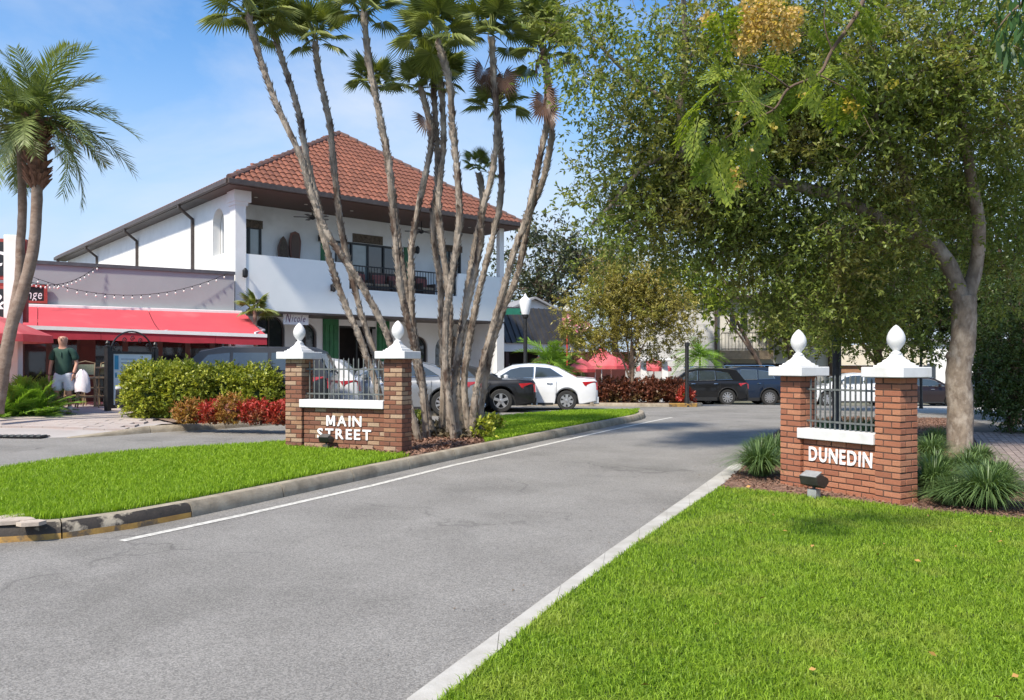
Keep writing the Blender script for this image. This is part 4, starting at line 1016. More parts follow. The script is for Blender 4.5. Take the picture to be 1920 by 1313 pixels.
# pink sign
pk = empty('pink_script_sign', at(1082, 606, 41), R(12), 'pink and red scroll shaped shop sign on a bracket', 'sign')
pink = M('pink_sign', (.72, .3, .36), (.6, .16, .2), scale=4, rough=.6); redp = M('red_paint', (.5, .05, .04), (.42, .04, .035), rough=.6)
MB().prism([(-.75, -.1), (-.6, -.35), (.1, -.5), (.7, -.4), (.85, -.1), (.5, .1), (.0, .12), (-.25, .3), (-.55, .5), (-.8, .25)], -.05, .05, 0, YUP).build('board', pink, pk)
MB().tube([(-.6, -.06, .15), (-.35, -.08, .3), (-.3, -.08, .0), (-.5, -.08, -.15), (-.1, -.08, -.25), (.05, -.08, -.05), (-.05, -.08, -.3), (.25, -.08, -.2), (.3, -.08, -.05), (.45, -.08, -.3), (.7, -.08, -.15)], .035, 6).build('script', M('pale_script', (.85, .7, .7), (.8, .6, .6)), pk)
MB().tube([(-.5, .1, -.3), (-.5, .1, -2.9)], .05).build('post', redp, pk); MB().lathe([(.02, .5), (.16, .6), (.2, .72), (.1, .85), (.02, .9)], (-.55, 0, 0), 8).build('ornament', stucco, pk)
# grey-white two-storey house with the iron balcony
gh = empty('balcony_house', (at(1342, HY, 46).x, 46, -.9), R(-8), 'pale grey two storey house with dark downpipe and iron balcony', 'house')
pale = M('pale_grey_siding', (.55, .54, .53), (.48, .475, .46), scale=2, rough=.85)
MB().box((-4.5, 0, 0), (0, 8, 6.35)).build('wall', pale, gh); MB().box((0.003, .25, 0), (6.5, 8, 6.2)).build('wall', M('pale_cream', (.62, .6, .55), (.55, .53, .49), scale=2), gh)
for k in range(15): MB().box((-4.5, -.012, .35 + k * .4), (-.12, -.001, .73 + k * .4)).build('siding_board', pale, gh)
MB().box((-4.8, -.4, 6.36), (6.9, 8.4, 6.52)).build('roof', M('white_roof', (.75, .75, .74), (.7, .7, .68)), gh); MB().box((-4.8, -.46, 6.22), (6.9, -.41, 6.4)).build('gutter', brown_tr, gh)
MB().box((-.08, -.12, 0), (.08, -.014, 6.3)).build('downspout', brown_tr, gh)
for x in (.75, 1.35, 3.2): 
    f = MB().box((x, .2, 4.4), (x + .5, .248, 5.4)).build('window', white_p, gh); MB().box((x + .05, .17, 4.45), (x + .45, .199, 5.35)).build('pane', pane_m, f)
MB().box((.2, -1.1, 2.75), (3.0, .2, 3.25)).build('balcony', M('tan_wood', (.35, .26, .17), (.25, .18, .12), scale=6), gh); bal = bpy.data.objects['balcony']
for z in (3.3, 4.2): MB().box((.2, -1.1, z), (3.0, -1.06, z + .05)).build('rail', iron, bal)
for k in range(16): MB().box((.2 + k * .186, -1.095, 3.26), (.222 + k * .186, -1.07, 4.2)).build('baluster', iron, bal)
MB().bar((.3, -1, 2.7), (1.6, -1, 1.3), .08).build('brace', brown_tr, gh)
MB().box((.5, .18, 0), (5.5, .24, 2.5)).build('garage_opening', dark_in, gh)
# brick arcade and white house behind the right sign
ba = empty('brick_arcade', (at(1530, HY, 55).x, 55, -1.0), R(-6), 'low brick arcade with cream upper band seen through the right fence', 'building')
mb = MB(); arch_wall(mb, 0, 7, 0, 2.5, [(1.2, 2.4, 0, 2.0, .7), (3.2, 4.4, 0, 2.0, .7), (5.2, 6.4, 0, 2.0, .7)], 0, .4); mb.build('arcade_wall', M('tan_brick', (.38, .2, .11), (.3, .15, .08), scale=8, rough=.9), ba)
MB().box((0, 1.5, 0), (7, 6, 2.45)).build('inner_wall', dark_in, ba); MB().box((-.2, -.2, 2.51), (7.2, 6, 3.9)).build('upper_band', M('cream', (.7, .63, .5), (.65, .58, .46)), ba)
wh = empty('white_house', (at(1745, HY, 58).x, 58, -1.0), R(-10), 'white house with square windows behind the large trunk', 'house')
MB().box((-1.5, 0, 0), (10, 6, 4.2)).build('wall', stucco, wh); MB().box((-1.9, -.4, 4.21), (10.4, 6.4, 4.4)).build('roof', rg, wh)
for x in (-.6, 1.2, 3, 5, 7): 
    f = MB().box((x, -.05, 1.2), (x + 1, -.002, 2.7)).build('window', white_p, wh); MB().box((x + .08, -.07, 1.28), (x + .92, -.051, 2.62)).build('pane', pane_m, f)
# ------------------------------------------------------------------ cars
tyre_m = M('tyre_rubber', (.018, .018, .018), (.028, .028, .027), scale=20, rough=.85)
rim_m = M('alloy', (.5, .5, .51), (.42, .42, .43), scale=8, rough=.3, metal=.7)
chrome = M('chrome', (.7, .7, .7), (.65, .65, .65), rough=.12, metal=1)
trim_b = M('black_trim', (.015, .015, .016), (.02, .02, .02), rough=.5)
car_glass = glass('car_glass', (.03, .04, .045), .03)
tail_m = M('tail_lamp', (.45, .015, .02), (.32, .01, .015), rough=.15, coat=1); head_m = M('head_lamp', (.7, .72, .74), (.6, .62, .64), rough=.1, coat=1)
def paint(name, c): return M(name, c, tuple(v * .92 for v in c), scale=2, rough=.32, coat=1 if max(c) > .1 else .45, spec=.5 if max(c) > .1 else .3, metal=.25 if max(c) < .7 else 0)
def interp(pts, x):
    xs = [p[0] for p in pts]; return float(np.interp(x, xs, [p[1] for p in pts]))
def make_wheel(r, spokes, root, x, y, dark=False):
    s = 1 if y > 0 else -1; o = bpy.data.objects.new('wheel', None); COL.objects.link(o); o.parent = root; o.location = (x, y, r); o.empty_display_size = .1
    w = .11
    MB().lathe([(r * .64, -w), (r * .93, -w), (r, -w * .7), (r, w * .7), (r * .93, w), (r * .64, w)], n=28, axis='Y', cap=False).build('tyre', tyre_m, o, smooth='auto')
    ri = MB(); ri.lathe([(r * .66, -w * .9), (r * .66, w * .9)], n=24, axis='Y')
    rr = MB(); y0 = s * w * .85
    rr.lathe([(r * .66, y0 - .012), (r * .66, y0 + .012), (r * .6, y0 + .012), (r * .6, y0 - .012)], n=24, axis='Y', cap=False)
    for k in range(spokes):
        a = 2 * math.pi * k / spokes; Q = Matrix.Rotation(a, 4, 'Y'); wd = .028 if spokes > 7 else .042
        rr.box((-wd, y0 - .02, .03), (wd, y0 + .008, r * .62), 0, Q)
    rr.lathe([(.06, y0 - .01), (.06, y0 + .02), (.02, y0 + .03)], n=12, axis='Y')
    MB().lathe([(r * .6, y0 - s * .07), (r * .6, y0 - s * .08)], n=20, axis='Y').build('brake_disc', trim_b, o); rr.build('rim', rim_m, o, smooth='auto')
def make_car(name, label, cat, L, Wd, top, roof, wb0, wb1, r, col, clear=.2, belt=None, spokes=8, cab_in=.1, soft=None, rails=False, group=None, trim=chrome, roofc=None, wins=None, loc=(0, 0, 0), rz=0, clad=False, strip=None):
    """x runs from tail (0) to nose (L). top: shoulder line (x, z); roof: cabin outline (x, z) from rear glass base to cowl; wb0, wb1: axle positions"""
    root = empty(name, loc, rz, label, cat, group); hw = Wd / 2
    n = 72; mb = MB(); xs = [L * (1 - math.cos(math.pi * k / n)) / 2 * .35 + L * k / n * .65 for k in range(n + 1)]
    ra = r + .065; ring = []
    def lower(x):
        z = clear + .1 * max(0, 1 - min(x, L - x) / .5)
        for xw in (wb0, wb1):
            d = abs(x - xw)
            if d < ra: z = max(z, r + math.sqrt(ra * ra - d * d) * .98)
        return z
    for x in xs:
        e = min(x, L - x); k = min(1, e / .45); wdt = hw * (.80 + .2 * math.sqrt(max(0, 1 - (1 - k) ** 2))); zt = interp(top, x); zl = lower(x); zc = zt + .035
        inarch = zl > clear + .14
        zl0 = min(zl, zt - .12)
        pts = [(wdt * .93, zl0), (wdt * .985, zl0 + .03), (wdt, max(zl0 + .05, .45 * zt + .1)), (wdt * .995, zt - .2 if zt - .2 > zl0 + .06 else zl0 + .07), (wdt * .975, zt - .06), (wdt * .92, zt), (wdt * .5, zc), (0, zc + .01)]
        ring.append([(x, y, z) for y, z in pts] + [(x, -y, z) for y, z in reversed(pts[:-1])])
    m = len(ring[0]); mb.add([p for rg_ in ring for p in rg_], [(i * m + j, i * m + j + 1, (i + 1) * m + j + 1, (i + 1) * m + j) for i in range(n) for j in range(m - 1)] + [tuple(range(m)), tuple(n * m + j for j in reversed(range(m)))])
    body = mb.build('body', col, root, smooth='auto', clean=True)
    # underbody and wheel wells
    MB().box((.25, -hw * .85, clear + .0), (L - .25, hw * .85, clear + .35)).build('underbody', trim_b, root)
    # cabin
    zb = interp(top, roof[0][0]) ; ztop = max(z for _, z in roof); wbse = hw * .93; wtop = hw * .93 - cab_in
    yw = lambda z: wbse + (wtop - wbse) * max(0, min(1, (z - belt) / (ztop - belt)))
    cb = MB(); R2 = []
    for x, z in roof: y = yw(z); R2.append([(x, y, z - .0), (x, y * .86, z + .025), (x, 0, z + .045), (x, -y * .86, z + .025), (x, -y, z)])
    m = 5; vs = [p for q in R2 for p in q]; fs = [(i * m + j, i * m + j + 1, (i + 1) * m + j + 1, (i + 1) * m + j) for i in range(len(roof) - 1) for j in range(4)]
    cb.add(vs, fs)
    for s in (1, -1):
        pl = [(x, s * yw(z), z) for x, z in roof] + [(roof[-1][0], s * wbse, belt - .12), (roof[0][0], s * wbse, belt - .12)]
        nn_ = len(pl); c = (sum(p[0] for p in pl) / nn_, s * yw((belt + ztop) / 2), (belt + ztop) / 2)
        cb.add(pl, [tuple(range(nn_)) if s < 0 else tuple(reversed(range(nn_)))])
    cb.build('soft_top' if soft else 'roof', soft or roofc or col, root, smooth='auto')
    # side windows
    for s in (1, -1):
        for wn in wins:
            inn = [(x, s * (yw(z) + .006), z) for x, z in wn]; cx_ = sum(p[0] for p in wn) / len(wn); cz_ = sum(p[1] for p in wn) / len(wn)
            g = MB().add(inn, [tuple(range(len(inn))) if s > 0 else tuple(reversed(range(len(inn))))]).build('side_window', car_glass, root)
            if trim:
                tp = [(x, s * (yw(z) + .009), z) for x, z in wn]; MB().tube(tp + [tp[0]], .009, 4, cap=False).build('window_trim', trim, g)
    # screens: first slanted stretch at each end of the roof outline
    def screen(i, j, nm):
        (xa_, za), (xb_, zb2) = roof[i], roof[j]; a = Vector((xa_, 0, za)); b = Vector((xb_, 0, zb2)); p, q = a.lerp(b, .1), a.lerp(b, .9); o_ = .052 
        dz = Vector((0, 0, 1)) * .03; vs = []
        nrm = Vector((-(b.z - a.z), 0, (b.x - a.x))).normalized(); nrm = nrm if nrm.z > 0 else -nrm
        for t, f in ((p, .84), (q, .84)):
            y = yw(t.z) * f
            for yy, h in ((y, .026), (0, .05), (-y, .026)): vs.append(Vector((t.x, yy, t.z)) + nrm * h)
        MB().add(vs, [(0, 1, 4, 3), (1, 2, 5, 4)]).build(nm, car_glass, root)
    screen(0, 1, 'rear_window'); screen(len(roof) - 1, len(roof) - 2, 'windscreen')
    for xw in (wb0, wb1):
        for s in (1, -1): make_wheel(r, spokes, root, xw, s * (hw - .12), False)
        MB().lathe([(ra - .01, -hw * .9), (ra - .01, hw * .9)], (xw, 0, r), 20, axis='Y').build('wheel_well', trim_b, root) if False else None
    for s in (1, -1):
        zt = interp(top, .12)
        lamp = [(.0, zt - .34), (.42, zt - .2), (.5, zt - .08), (.1, zt - .06), (.02, zt - .1)]
        vs = [(x, s * (hw * (.80 + .2 * math.sqrt(max(0, 1 - (1 - min(1, max(x, .02) / .45)) ** 2))) + .012), z) for x, z in lamp]; vs2 = [(v[0] - .02, v[1] - s * .16, v[2]) for v in vs]
        nl = len(vs); MB().add(vs + vs2, [tuple(range(nl)) if s > 0 else tuple(reversed(range(nl))), tuple(range(nl, 2 * nl)) if s < 0 else tuple(reversed(range(nl, 2 * nl)))] + [(i, (i + 1) % nl, nl + (i + 1) % nl, nl + i) for i in range(nl)]).build('tail_light', tail_m, root)
        zt = interp(top, L - .3); vs = [(L - .02, s * hw * .78, zt - .24), (L - .5, s * (hw * 1.0 + .004), zt - .1), (L - .45, s * (hw + .004), zt - .2), (L - .1, s * (hw * .87 + .01), zt - .3)]
        MB().tube([(L - .5, s * hw * .985, zt - .14), (L - .25, s * hw * .95, zt - .17), (L - .06, s * hw * .84, zt - .2)], [.03, .055, .05], 8).build('headlight', head_m, root)
        xm = wb1 - .75; MB().lathe([(.02, -.08), (.07, -.05), (.075, .05), (.02, .07)], (xm + .05, s * (hw + .08), belt + .06), 8).build('mirror', roofc or col, root)
        for xh in (wb0 + .45, wb0 + 1.5):
            MB().tube([(xh, s * (hw + .004), belt - .14), (xh + .08, s * (hw + .022), belt - .14), (xh + .18, s * (hw + .004), belt - .14)], .014, 6).build('door_handle', trim or col, root)
        for xd in ((wb0 + .33), (wb0 + 1.38), (wb0 + 2.4)):
            MB().box((xd - .004, s * (hw - .006), clear + .12), (xd + .004, s * (hw + .0015), belt - .05)).build('door_seam', trim_b, root)
        MB().box((wb0 + ra + .05, s * hw - .03 if s > 0 else -hw - .012, clear - .02), (wb1 - ra - .05, s * hw + .012 if s > 0 else -hw + .03, clear + (.14 if clad else .05))).build('sill_panel', strip or trim_b, root)
        if clad:
            for xw in (wb0, wb1):
                pts = [(xw + (ra + .015) * math.cos(a), s * (hw + .004), r + (ra + .015) * math.sin(a)) for a in [math.pi * k / 12 for k in range(13)]]; MB().tube(pts, .028, 5).build('arch_trim', trim_b, root)
        if rails: MB().tube([(roof[1][0] + .15, s * wtop * .9, ztop + .03), (roof[1][0] + .3, s * wtop * .9, ztop + .085), (roof[-2][0] - .3, s * wtop * .9, ztop + .085), (roof[-2][0] - .1, s * wtop * .9, ztop + .02)], .02, 6).build('roof_rail', chrome, root)
    MB().box((-.03, -hw * .82, clear + .02), (.1, hw * .82, clear + .24)).build('rear_bumper', trim_b if clad else col, root, bevel=.03)
    MB().box((-.012, -.26, .62 if not clad else .75), (-.001, .26, .74 if not clad else .87)).build('number_plate', white_p, root)
    for s in (-1, 1): MB().tube([(-.05, s * hw * .55, clear + .03), (.12, s * hw * .55, clear + .03)], .035, 8).build('exhaust', chrome, root)
    return root
def place(px, py, xr, heading, Y=None, **k):
    """stand a car on the ground so that the point xr metres from its tail sits at photo pixel px, py; heading = compass of the nose"""
    p = at(px, HY, Y) if Y else gp(px, py); h = R(heading); d = Vector((math.cos(h), math.sin(h))); q = Vector((p.x, p.y)) - d * xr; k['loc'] = (q.x, q.y, G(q.x + d.x * 2, q.y) + .0); k['rz'] = h; return make_car(**k)
sedan_top = [(0, .86), (.08, .98), (.6, 1.02), (1.2, .97), (3.2, .95), (3.5, .93), (4.2, .8), (4.45, .62), (4.5, .55)]
sedan_roof = [(.62, 1.0), (1.25, 1.34), (1.65, 1.43), (2.2, 1.45), (2.7, 1.4), (3.0, 1.27), (3.55, .95)]
sedan_wins = [[(1.1, 1.07), (1.5, 1.33), (1.95, 1.37), (1.98, 1.03)], [(2.04, 1.03), (2.02, 1.37), (2.45, 1.36), (2.75, 1.29), (3.2, 1.01)]]
white_c = paint('white_car_paint', (.72, .73, .74)); silver_c = paint('silver_car_paint', (.22, .23, .245)); black_c = paint('black_car_paint', (.012, .012, .013)); navy_c = paint('navy_car_paint', (.012, .022, .045)); grey_c = paint('dark_grey_car_paint', (.03, .031, .034)); maroon_c = paint('maroon_car_paint', (.02, .012, .013))
G1 = 'cars parked along the street'
place(1060, 768, 1.0, 178, name='parked_car', label='white sedan with its tail toward the red hedge, rearmost of the parked row', cat='car', L=4.5, Wd=1.72, top=sedan_top, roof=sedan_roof, wb0=.98, wb1=3.58, r=.315, col=white_c, belt=1.0, wins=sedan_wins, spokes=7, group=G1, cab_in=.13)
conv_top = [(0, .82), (.1, .93), (.5, .97), (1.3, .95), (2.9, .93), (3.3, .92), (4.4, .8), (4.75, .66), (4.82, .5)]
place(941, 771, 1.02, 179, name='parked_car', label='black two door car with black fabric roof and red sill stripe', cat='car', L=4.82, Wd=1.9, top=conv_top, roof=[(1.0, .96), (1.65, 1.24), (2.0, 1.33), (2.5, 1.34), (2.75, 1.27), (3.35, .93)], wb0=1.02, wb1=3.84, r=.345, col=black_c, belt=.95,
      wins=[[(1.75, 1.02), (2.0, 1.24), (2.5, 1.27), (2.72, 1.2), (3.05, .99)]], spokes=5, soft=M('soft_top', (.015, .015, .016), (.02, .02, .02), rough=.9), group=G1, trim=None, cab_in=.16, strip=M('red_sill', (.3, .02, .02), (.25, .02, .02), rough=.4))
place(836, 777, 1.05, 181, name='parked_car', label='silver grey sedan behind the palm trunks', cat='car', L=4.85, Wd=1.84, top=[(a * 1.077, b) for a, b in sedan_top], roof=[(a * 1.077, b) for a, b in sedan_roof], wb0=1.05, wb1=3.85, r=.34, col=silver_c, belt=1.0, wins=[[(a * 1.077, b) for a, b in w_] for w_ in sedan_wins], spokes=10, group=G1, cab_in=.13)
place(622, 779, .85, 183, name='parked_car', label='white hatchback with red tail lamp seen through the left iron fence', cat='car', L=4.3, Wd=1.78, top=[(0, .9), (.1, 1.0), (1, 1.02), (3.1, .97), (3.9, .85), (4.25, .65), (4.3, .5)], roof=[(.12, 1.0), (.55, 1.42), (1.0, 1.5), (2.2, 1.52), (2.7, 1.42), (3.4, .98)], wb0=.85, wb1=3.45, r=.33, col=white_c, belt=1.02,
      wins=[[(.6, 1.08), (.95, 1.38), (1.5, 1.42), (1.5, 1.05)], [(1.56, 1.05), (1.56, 1.42), (2.2, 1.43), (2.55, 1.36), (3.05, 1.03)]], spokes=5, group=G1)
suv_top = [(0, 1.0), (.06, 1.1), (.8, 1.14), (3.4, 1.1), (3.7, 1.07), (4.5, .95), (4.8, .75), (4.85, .6)]
suv_roof = [(.16, 1.12), (.55, 1.62), (.9, 1.68), (2.2, 1.71), (2.8, 1.62), (3.55, 1.08)]
suv_wins = [[(.75, 1.2), (.95, 1.5), (1.5, 1.58), (1.5, 1.17)], [(1.56, 1.17), (1.56, 1.59), (2.3, 1.6), (2.32, 1.15)], [(2.38, 1.15), (2.36, 1.6), (2.7, 1.54), (3.2, 1.14)]]
place(556, 790, .9, 184, name='parked_car', label='dark grey boxy off roader behind the green hedge', cat='car', L=4.75, Wd=1.9, top=[(0, 1.05), (.05, 1.12), (3.4, 1.12), (3.7, 1.1), (4.5, 1.0), (4.72, .8), (4.75, .6)], roof=[(.04, 1.12), (.28, 1.62), (.5, 1.7), (2.4, 1.72), (2.9, 1.62), (3.4, 1.12)],
      wb0=.95, wb1=3.7, r=.38, col=grey_c, belt=1.14, wins=[[(.4, 1.22), (.55, 1.57), (1.3, 1.6), (1.3, 1.2)], [(1.38, 1.2), (1.38, 1.6), (2.15, 1.6), (2.15, 1.2)], [(2.22, 1.2), (2.22, 1.6), (2.7, 1.55), (3.05, 1.19)]], spokes=6, clad=True, clear=.28, group=G1, trim=None, roofc=M('silver_roof', (.04, .04, .044), (.035, .035, .038), rough=.35, metal=.4), cab_in=.12)
place(1355, 0, 1.0, 179, Y=38, name='parked_suv', label='black crossover nearest the yellow kerb end', cat='car', L=4.9, Wd=1.92, top=suv_top, roof=suv_roof, wb0=1.0, wb1=3.85, r=.375, col=black_c, belt=1.14, wins=suv_wins, spokes=10, group='dark sport utility cars at the junction', clear=.24, clad=True, rails=True)
place(1431, 0, 1.08, 181, Y=40, name='parked_suv', label='larger navy blue sport utility car partly behind the right brick pier', cat='car', L=5.25, Wd=2.0, top=[(a * 1.08, b * 1.08) for a, b in suv_top], roof=[(a * 1.08, b * 1.1) for a, b in suv_roof], wb0=1.08, wb1=4.1, r=.4, col=navy_c, belt=1.23, wins=[[(a * 1.08, b * 1.1) for a, b in w_] for w_ in suv_wins], spokes=12, group='dark sport utility cars at the junction', clear=.26, clad=True, rails=True)
place(1650, 0, 1.0, 176, Y=36, name='parked_car', label='white car seen through the iron bars of the DUNEDIN sign', cat='car', L=4.5, Wd=1.75, top=sedan_top, roof=sedan_roof, wb0=.98, wb1=3.58, r=.32, col=white_c, belt=1.0, wins=sedan_wins, spokes=7)
place(1745, 0, 3.0, 4, Y=40, name='parked_car', label='dark almost black car between the right sign and the big trunk', cat='car', L=4.5, Wd=1.75, top=sedan_top, roof=sedan_roof, wb0=.98, wb1=3.58, r=.32, col=maroon_c, belt=1.0, wins=sedan_wins, spokes=7)
place(1868, 0, 1.0, 178, Y=42, name='parked_car', label='dark car half hidden by the bush right of the big trunk', cat='car', L=4.5, Wd=1.75, top=sedan_top, roof=sedan_roof, wb0=.98, wb1=3.58, r=.32, col=grey_c, belt=1.0, wins=sedan_wins, spokes=7)
# ------------------------------------------------------------------ foliage builders
bark_p = M('palm_bark', (.19, .15, .115), (.4, .34, .275), scale=7, rough=.95, bump=1, bscale=22, stretch=(1, 1, .35), c3=(.08, .05, .035), s3=5, r3=(.5, .62), detail=8)
bark_d = M('date_palm_bark', (.19, .125, .09), (.3, .225, .175), scale=6, rough=.95, bump=1, bscale=18, stretch=(1, 1, 1.6), detail=8)
bark_o = M('pale_bark', (.27, .22, .165), (.15, .115, .085), scale=9, rough=.95, bump=1, bscale=14, stretch=(1.2, 1.2, .7), c3=(.36, .31, .25), s3=5, r3=(.5, .66), detail=8)
bark_k = M('dark_bark', (.1, .065, .045), (.16, .11, .08), scale=6, rough=.95, bump=.8, bscale=25, stretch=(1, 1, .4))
twig_m = M('twig', (.12, .08, .055), (.2, .14, .1), scale=10, rough=.9)
def leafmat(name, c1, c2, transl=.3, rough=.45, island=.4, c3=None): return M(name, c1, c2, scale=1.1, rough=rough, island=island, transl=transl, spec=.4, c3=c3, s3=.9, r3=(.5, .7))
leaf_oak = leafmat('oak_leaf', (.13, .19, .035), (.25, .30, .07), transl=.4, c3=(.3, .27, .08))
leaf_dark = leafmat('dark_leaf', (.05, .09, .02), (.09, .135, .035))
leaf_olive = leafmat('olive_leaf', (.26, .23, .05), (.4, .34, .09), c3=(.22, .25, .045))
leaf_far = leafmat('far_leaf', (.055, .07, .03), (.1, .115, .05), transl=.15)
leaf_lime = leafmat('lime_leaf', (.16, .24, .025), (.3, .34, .05), transl=.45)
leaf_hedge = leafmat('hedge_leaf', (.2, .28, .03), (.5, .48, .07), island=.5, c3=(.14, .22, .03))
leaf_fan = leafmat('fan_leaf', (.15, .19, .04), (.25, .28, .075), transl=.22, island=.2)
leaf_date = leafmat('date_leaf', (.14, .19, .05), (.23, .27, .09), transl=.25, island=.25)
leaf_cyc = leafmat('cycad_leaf', (.15, .3, .03), (.25, .4, .06), transl=.35, island=.25)
leaf_lir = leafmat('liriope_blade', (.06, .12, .035), (.17, .25, .09), transl=.25, island=.4)
red_leafs = leafmat('red_croton_leaf', (.55, .07, .035), (.38, .04, .04), transl=.25, island=.6, c3=(.12, .12, .03))
org_leafs = leafmat('orange_croton_leaf', (.5, .17, .05), (.26, .2, .04), transl=.25, island=.6)
mar_leafs = leafmat('burgundy_leaf', (.15, .05, .03), (.24, .09, .055), transl=.2, island=.6, c3=(.1, .1, .035))
dead_m = leafmat('dead_frond', (.2, .12, .09), (.12, .075, .055), transl=.1)

def crown_arrays(blobs, leaf, per=12, twig=.35, wid=.42, droop=.0, shell=.45):
    """blobs: (centre, radii, number of twigs). Leaves set along short twigs that reach out of each blob"""
    Ps, Ds, T = [], [], []
    for c, r, n in blobs:
        c = np.array(c, float); r = np.array(r if hasattr(r, '__len__') else (r, r, r), float)
        u = rand_dirs(n); k = rng.random(n) ** (1 / 3.); k = shell + (1 - shell) * k; k *= rng.uniform(.82, 1.14, n)
        start = c + u * r * k[:, None]
        d = unit(u * .8 + rand_dirs(n) * .8 + np.array([0, 0, -droop])); tl = twig * rng.uniform(.5, 1.3, n)
        t = rng.random((n, per)); p = start[:, None, :] + d[:, None, :] * (t * tl[:, None])[:, :, None]
        p[:, :, 2] -= droop * .3 * (t * tl[:, None]) ** 2
        ld = unit(d[:, None, :] * .5 + rand_dirs(n * per).reshape(n, per, 3) + np.array([0, 0, -droop * .6]))
        Ps.append(p.reshape(-1, 3)); Ds.append(ld.reshape(-1, 3)); T.append((start, start + d * tl[:, None]))
    P = np.concatenate(Ps); D = np.concatenate(Ds)
    V, F = leaf_arrays(P, D, leaf * rng.uniform(.65, 1.25, len(P)), wid)
    return V, F, T
def twigs_mesh(T, r, frac=.35):
    S = np.concatenate([a for a, b in T]); E = np.concatenate([b for a, b in T]); k = rng.random(len(S)) < frac; S, E = S[k], E[k]; n = len(S)
    D = unit(E - S); A = unit(np.cross(D, rand_dirs(n))); B = np.cross(D, A); S = S - D * .15
    V = np.stack([S + A * r, S - A * r * .5 + B * r * .87, S - A * r * .5 - B * r * .87, E], 1).reshape(-1, 3)
    i = np.arange(n)[:, None] * 4; F = np.concatenate([i + np.array(q) for q in ([0, 1, 3], [1, 2, 3], [2, 0, 3])]); return V, F
def bez(pts, n=5):
    """smooth a polyline (Catmull-Rom)"""
    pts = [Vector(p) for p in pts]; o = []
    for i in range(len(pts) - 1):
        a, b, c, d = pts[max(i - 1, 0)], pts[i], pts[i + 1], pts[min(i + 2, len(pts) - 1)]
        for k in range(n):
            t = k / n; o.append(.5 * ((2 * b) + (c - a) * t + (2 * a - 5 * b + 4 * c - d) * t * t + (3 * b - a - 3 * c + d) * t ** 3))
    return o + [pts[-1]]
def limb(root, name, pts, r0, r1, mat, n=10, wob=.1, loc=None):
    p = bez(pts); m = len(p); mb = MB().tube([q - (loc or Vector()) for q in p], [r0 + (r1 - r0) * (k / (m - 1)) ** .8 for k in range(m)], n, wob=wob); return mb.build(name, mat, root, smooth=True)

# ------------------------------------------------------------------ palms
def fan_frond(seed, Rr=.55, pet=.5, mat=None):
    rnd = random.Random(seed); mb = MB(); mb.tube([(0, 0, 0), (0, pet * .5, .03), (0, pet, 0)], [.018, .012, .008], 4)
    n = 26; lim = R(rnd.uniform(100, 125))
    for k in range(n):
        a = -lim + 2 * lim * (k + .5) / n; l = Rr * (1.0 - .3 * abs(a / lim) ** 2) * rnd.uniform(.9, 1.08); wv = 2 * lim / n * .55
        def P(t, s, dz=0):
            rr = l * t; aa = a + s * wv * (1 if t < .55 else (1 - t) / .45 * .9); return (math.sin(aa) * rr, pet + math.cos(aa) * rr, dz - .35 * rr * rr * (1 + .8 * max(0, t - .55)) - .25 * abs(math.sin(a)) * rr * .5)
        f = .02
        pts = [P(.03, 0), P(.55, -1, -f * .5), P(.55, 0, f), P(.55, 1, -f * .5), P(1, 0, -.05 * rnd.random())]
        mb.add(pts, [(0, 1, 2), (0, 2, 3), (1, 4, 2), (2, 4, 3)])
    return mb.mesh('frond', mat or leaf_fan)
FAN = [fan_frond(k, Rr=.44 + .05 * (k % 2), pet=.36 + .08 * (k % 3)) for k in range(5)]
DEADF = [fan_frond(20 + k, Rr=.42, pet=.4, mat=dead_m) for k in range(2)]
def palm(path, Y, dY, crown, label, r=.056, group='slender fan palms growing in one clump on the median', nf=13, size=1.0, dead=0, name='fan_palm', base_r=None):
    pts = [at(px, py, Y + dY * (1 - (py - path[0][1]) / (path[-1][1] - path[0][1]))) for px, py in path]; base = pts[-1]; base.z = G(base.x, base.y) + MD - .02
    root = empty(name, base, 0, label, 'palm', group); pts = list(reversed(pts)); p = bez(pts, 3); m = len(p)
    mb = MB(); rad = [r * (1.15 if k < 2 else 1) * (1 - .15 * k / m) * random.uniform(.9, 1.12) for k in range(m)]
    mb.tube([q - base for q in p], rad, 9, wob=.22)
    L_ = sum((p[i + 1] - p[i]).length for i in range(m - 1))
    for k in range(int(L_ * 55)):                            # old leaf bases
        t = random.random() * (m - 1.001); i = int(t); q = p[i].lerp(p[i + 1], t - i) - base; a = random.uniform(0, 6.283); d = (p[i + 1] - p[i]).normalized()
        e = Vector((math.cos(a), math.sin(a), 0)); s = random.uniform(.05, .11); mb.add([q + e * r * .8 - d * .04, q + e * r * .75 + Vector((-e.y, e.x, 0)) * .04, q + e * (r + .032) + d * s, q + e * r * .75 - Vector((-e.y, e.x, 0)) * .04], [(0, 1, 2), (0, 2, 3), (1, 3, 2)])
    mb.build('trunk', bark_p, root)
    top = p[-1] - base; rnd = random.Random(label)
    nf += 5
    for k in range(nf):
        az = 2.4 * k + rnd.uniform(-.3, .3); el = R(88 - 108 * (k / nf) ** 1.4 + rnd.uniform(-10, 10)); f = link('frond', rnd.choice(FAN), root, top + Vector((0, 0, .05)), (el, R(rnd.uniform(-25, 25)), az)); s = size * .86 * rnd.uniform(.8, 1.1); f.scale = (s, s, s)
    for k in range(dead):
        az = rnd.uniform(0, 6.28); f = link('dead_frond', rnd.choice(DEADF), root, top - Vector((0, 0, .15 + .1 * k)), (R(rnd.uniform(-95, -70)), R(rnd.uniform(-30, 30)), az)); f.scale = (.8, 1, .6); f['label'] = 'brown dead frond hanging down'
    return root
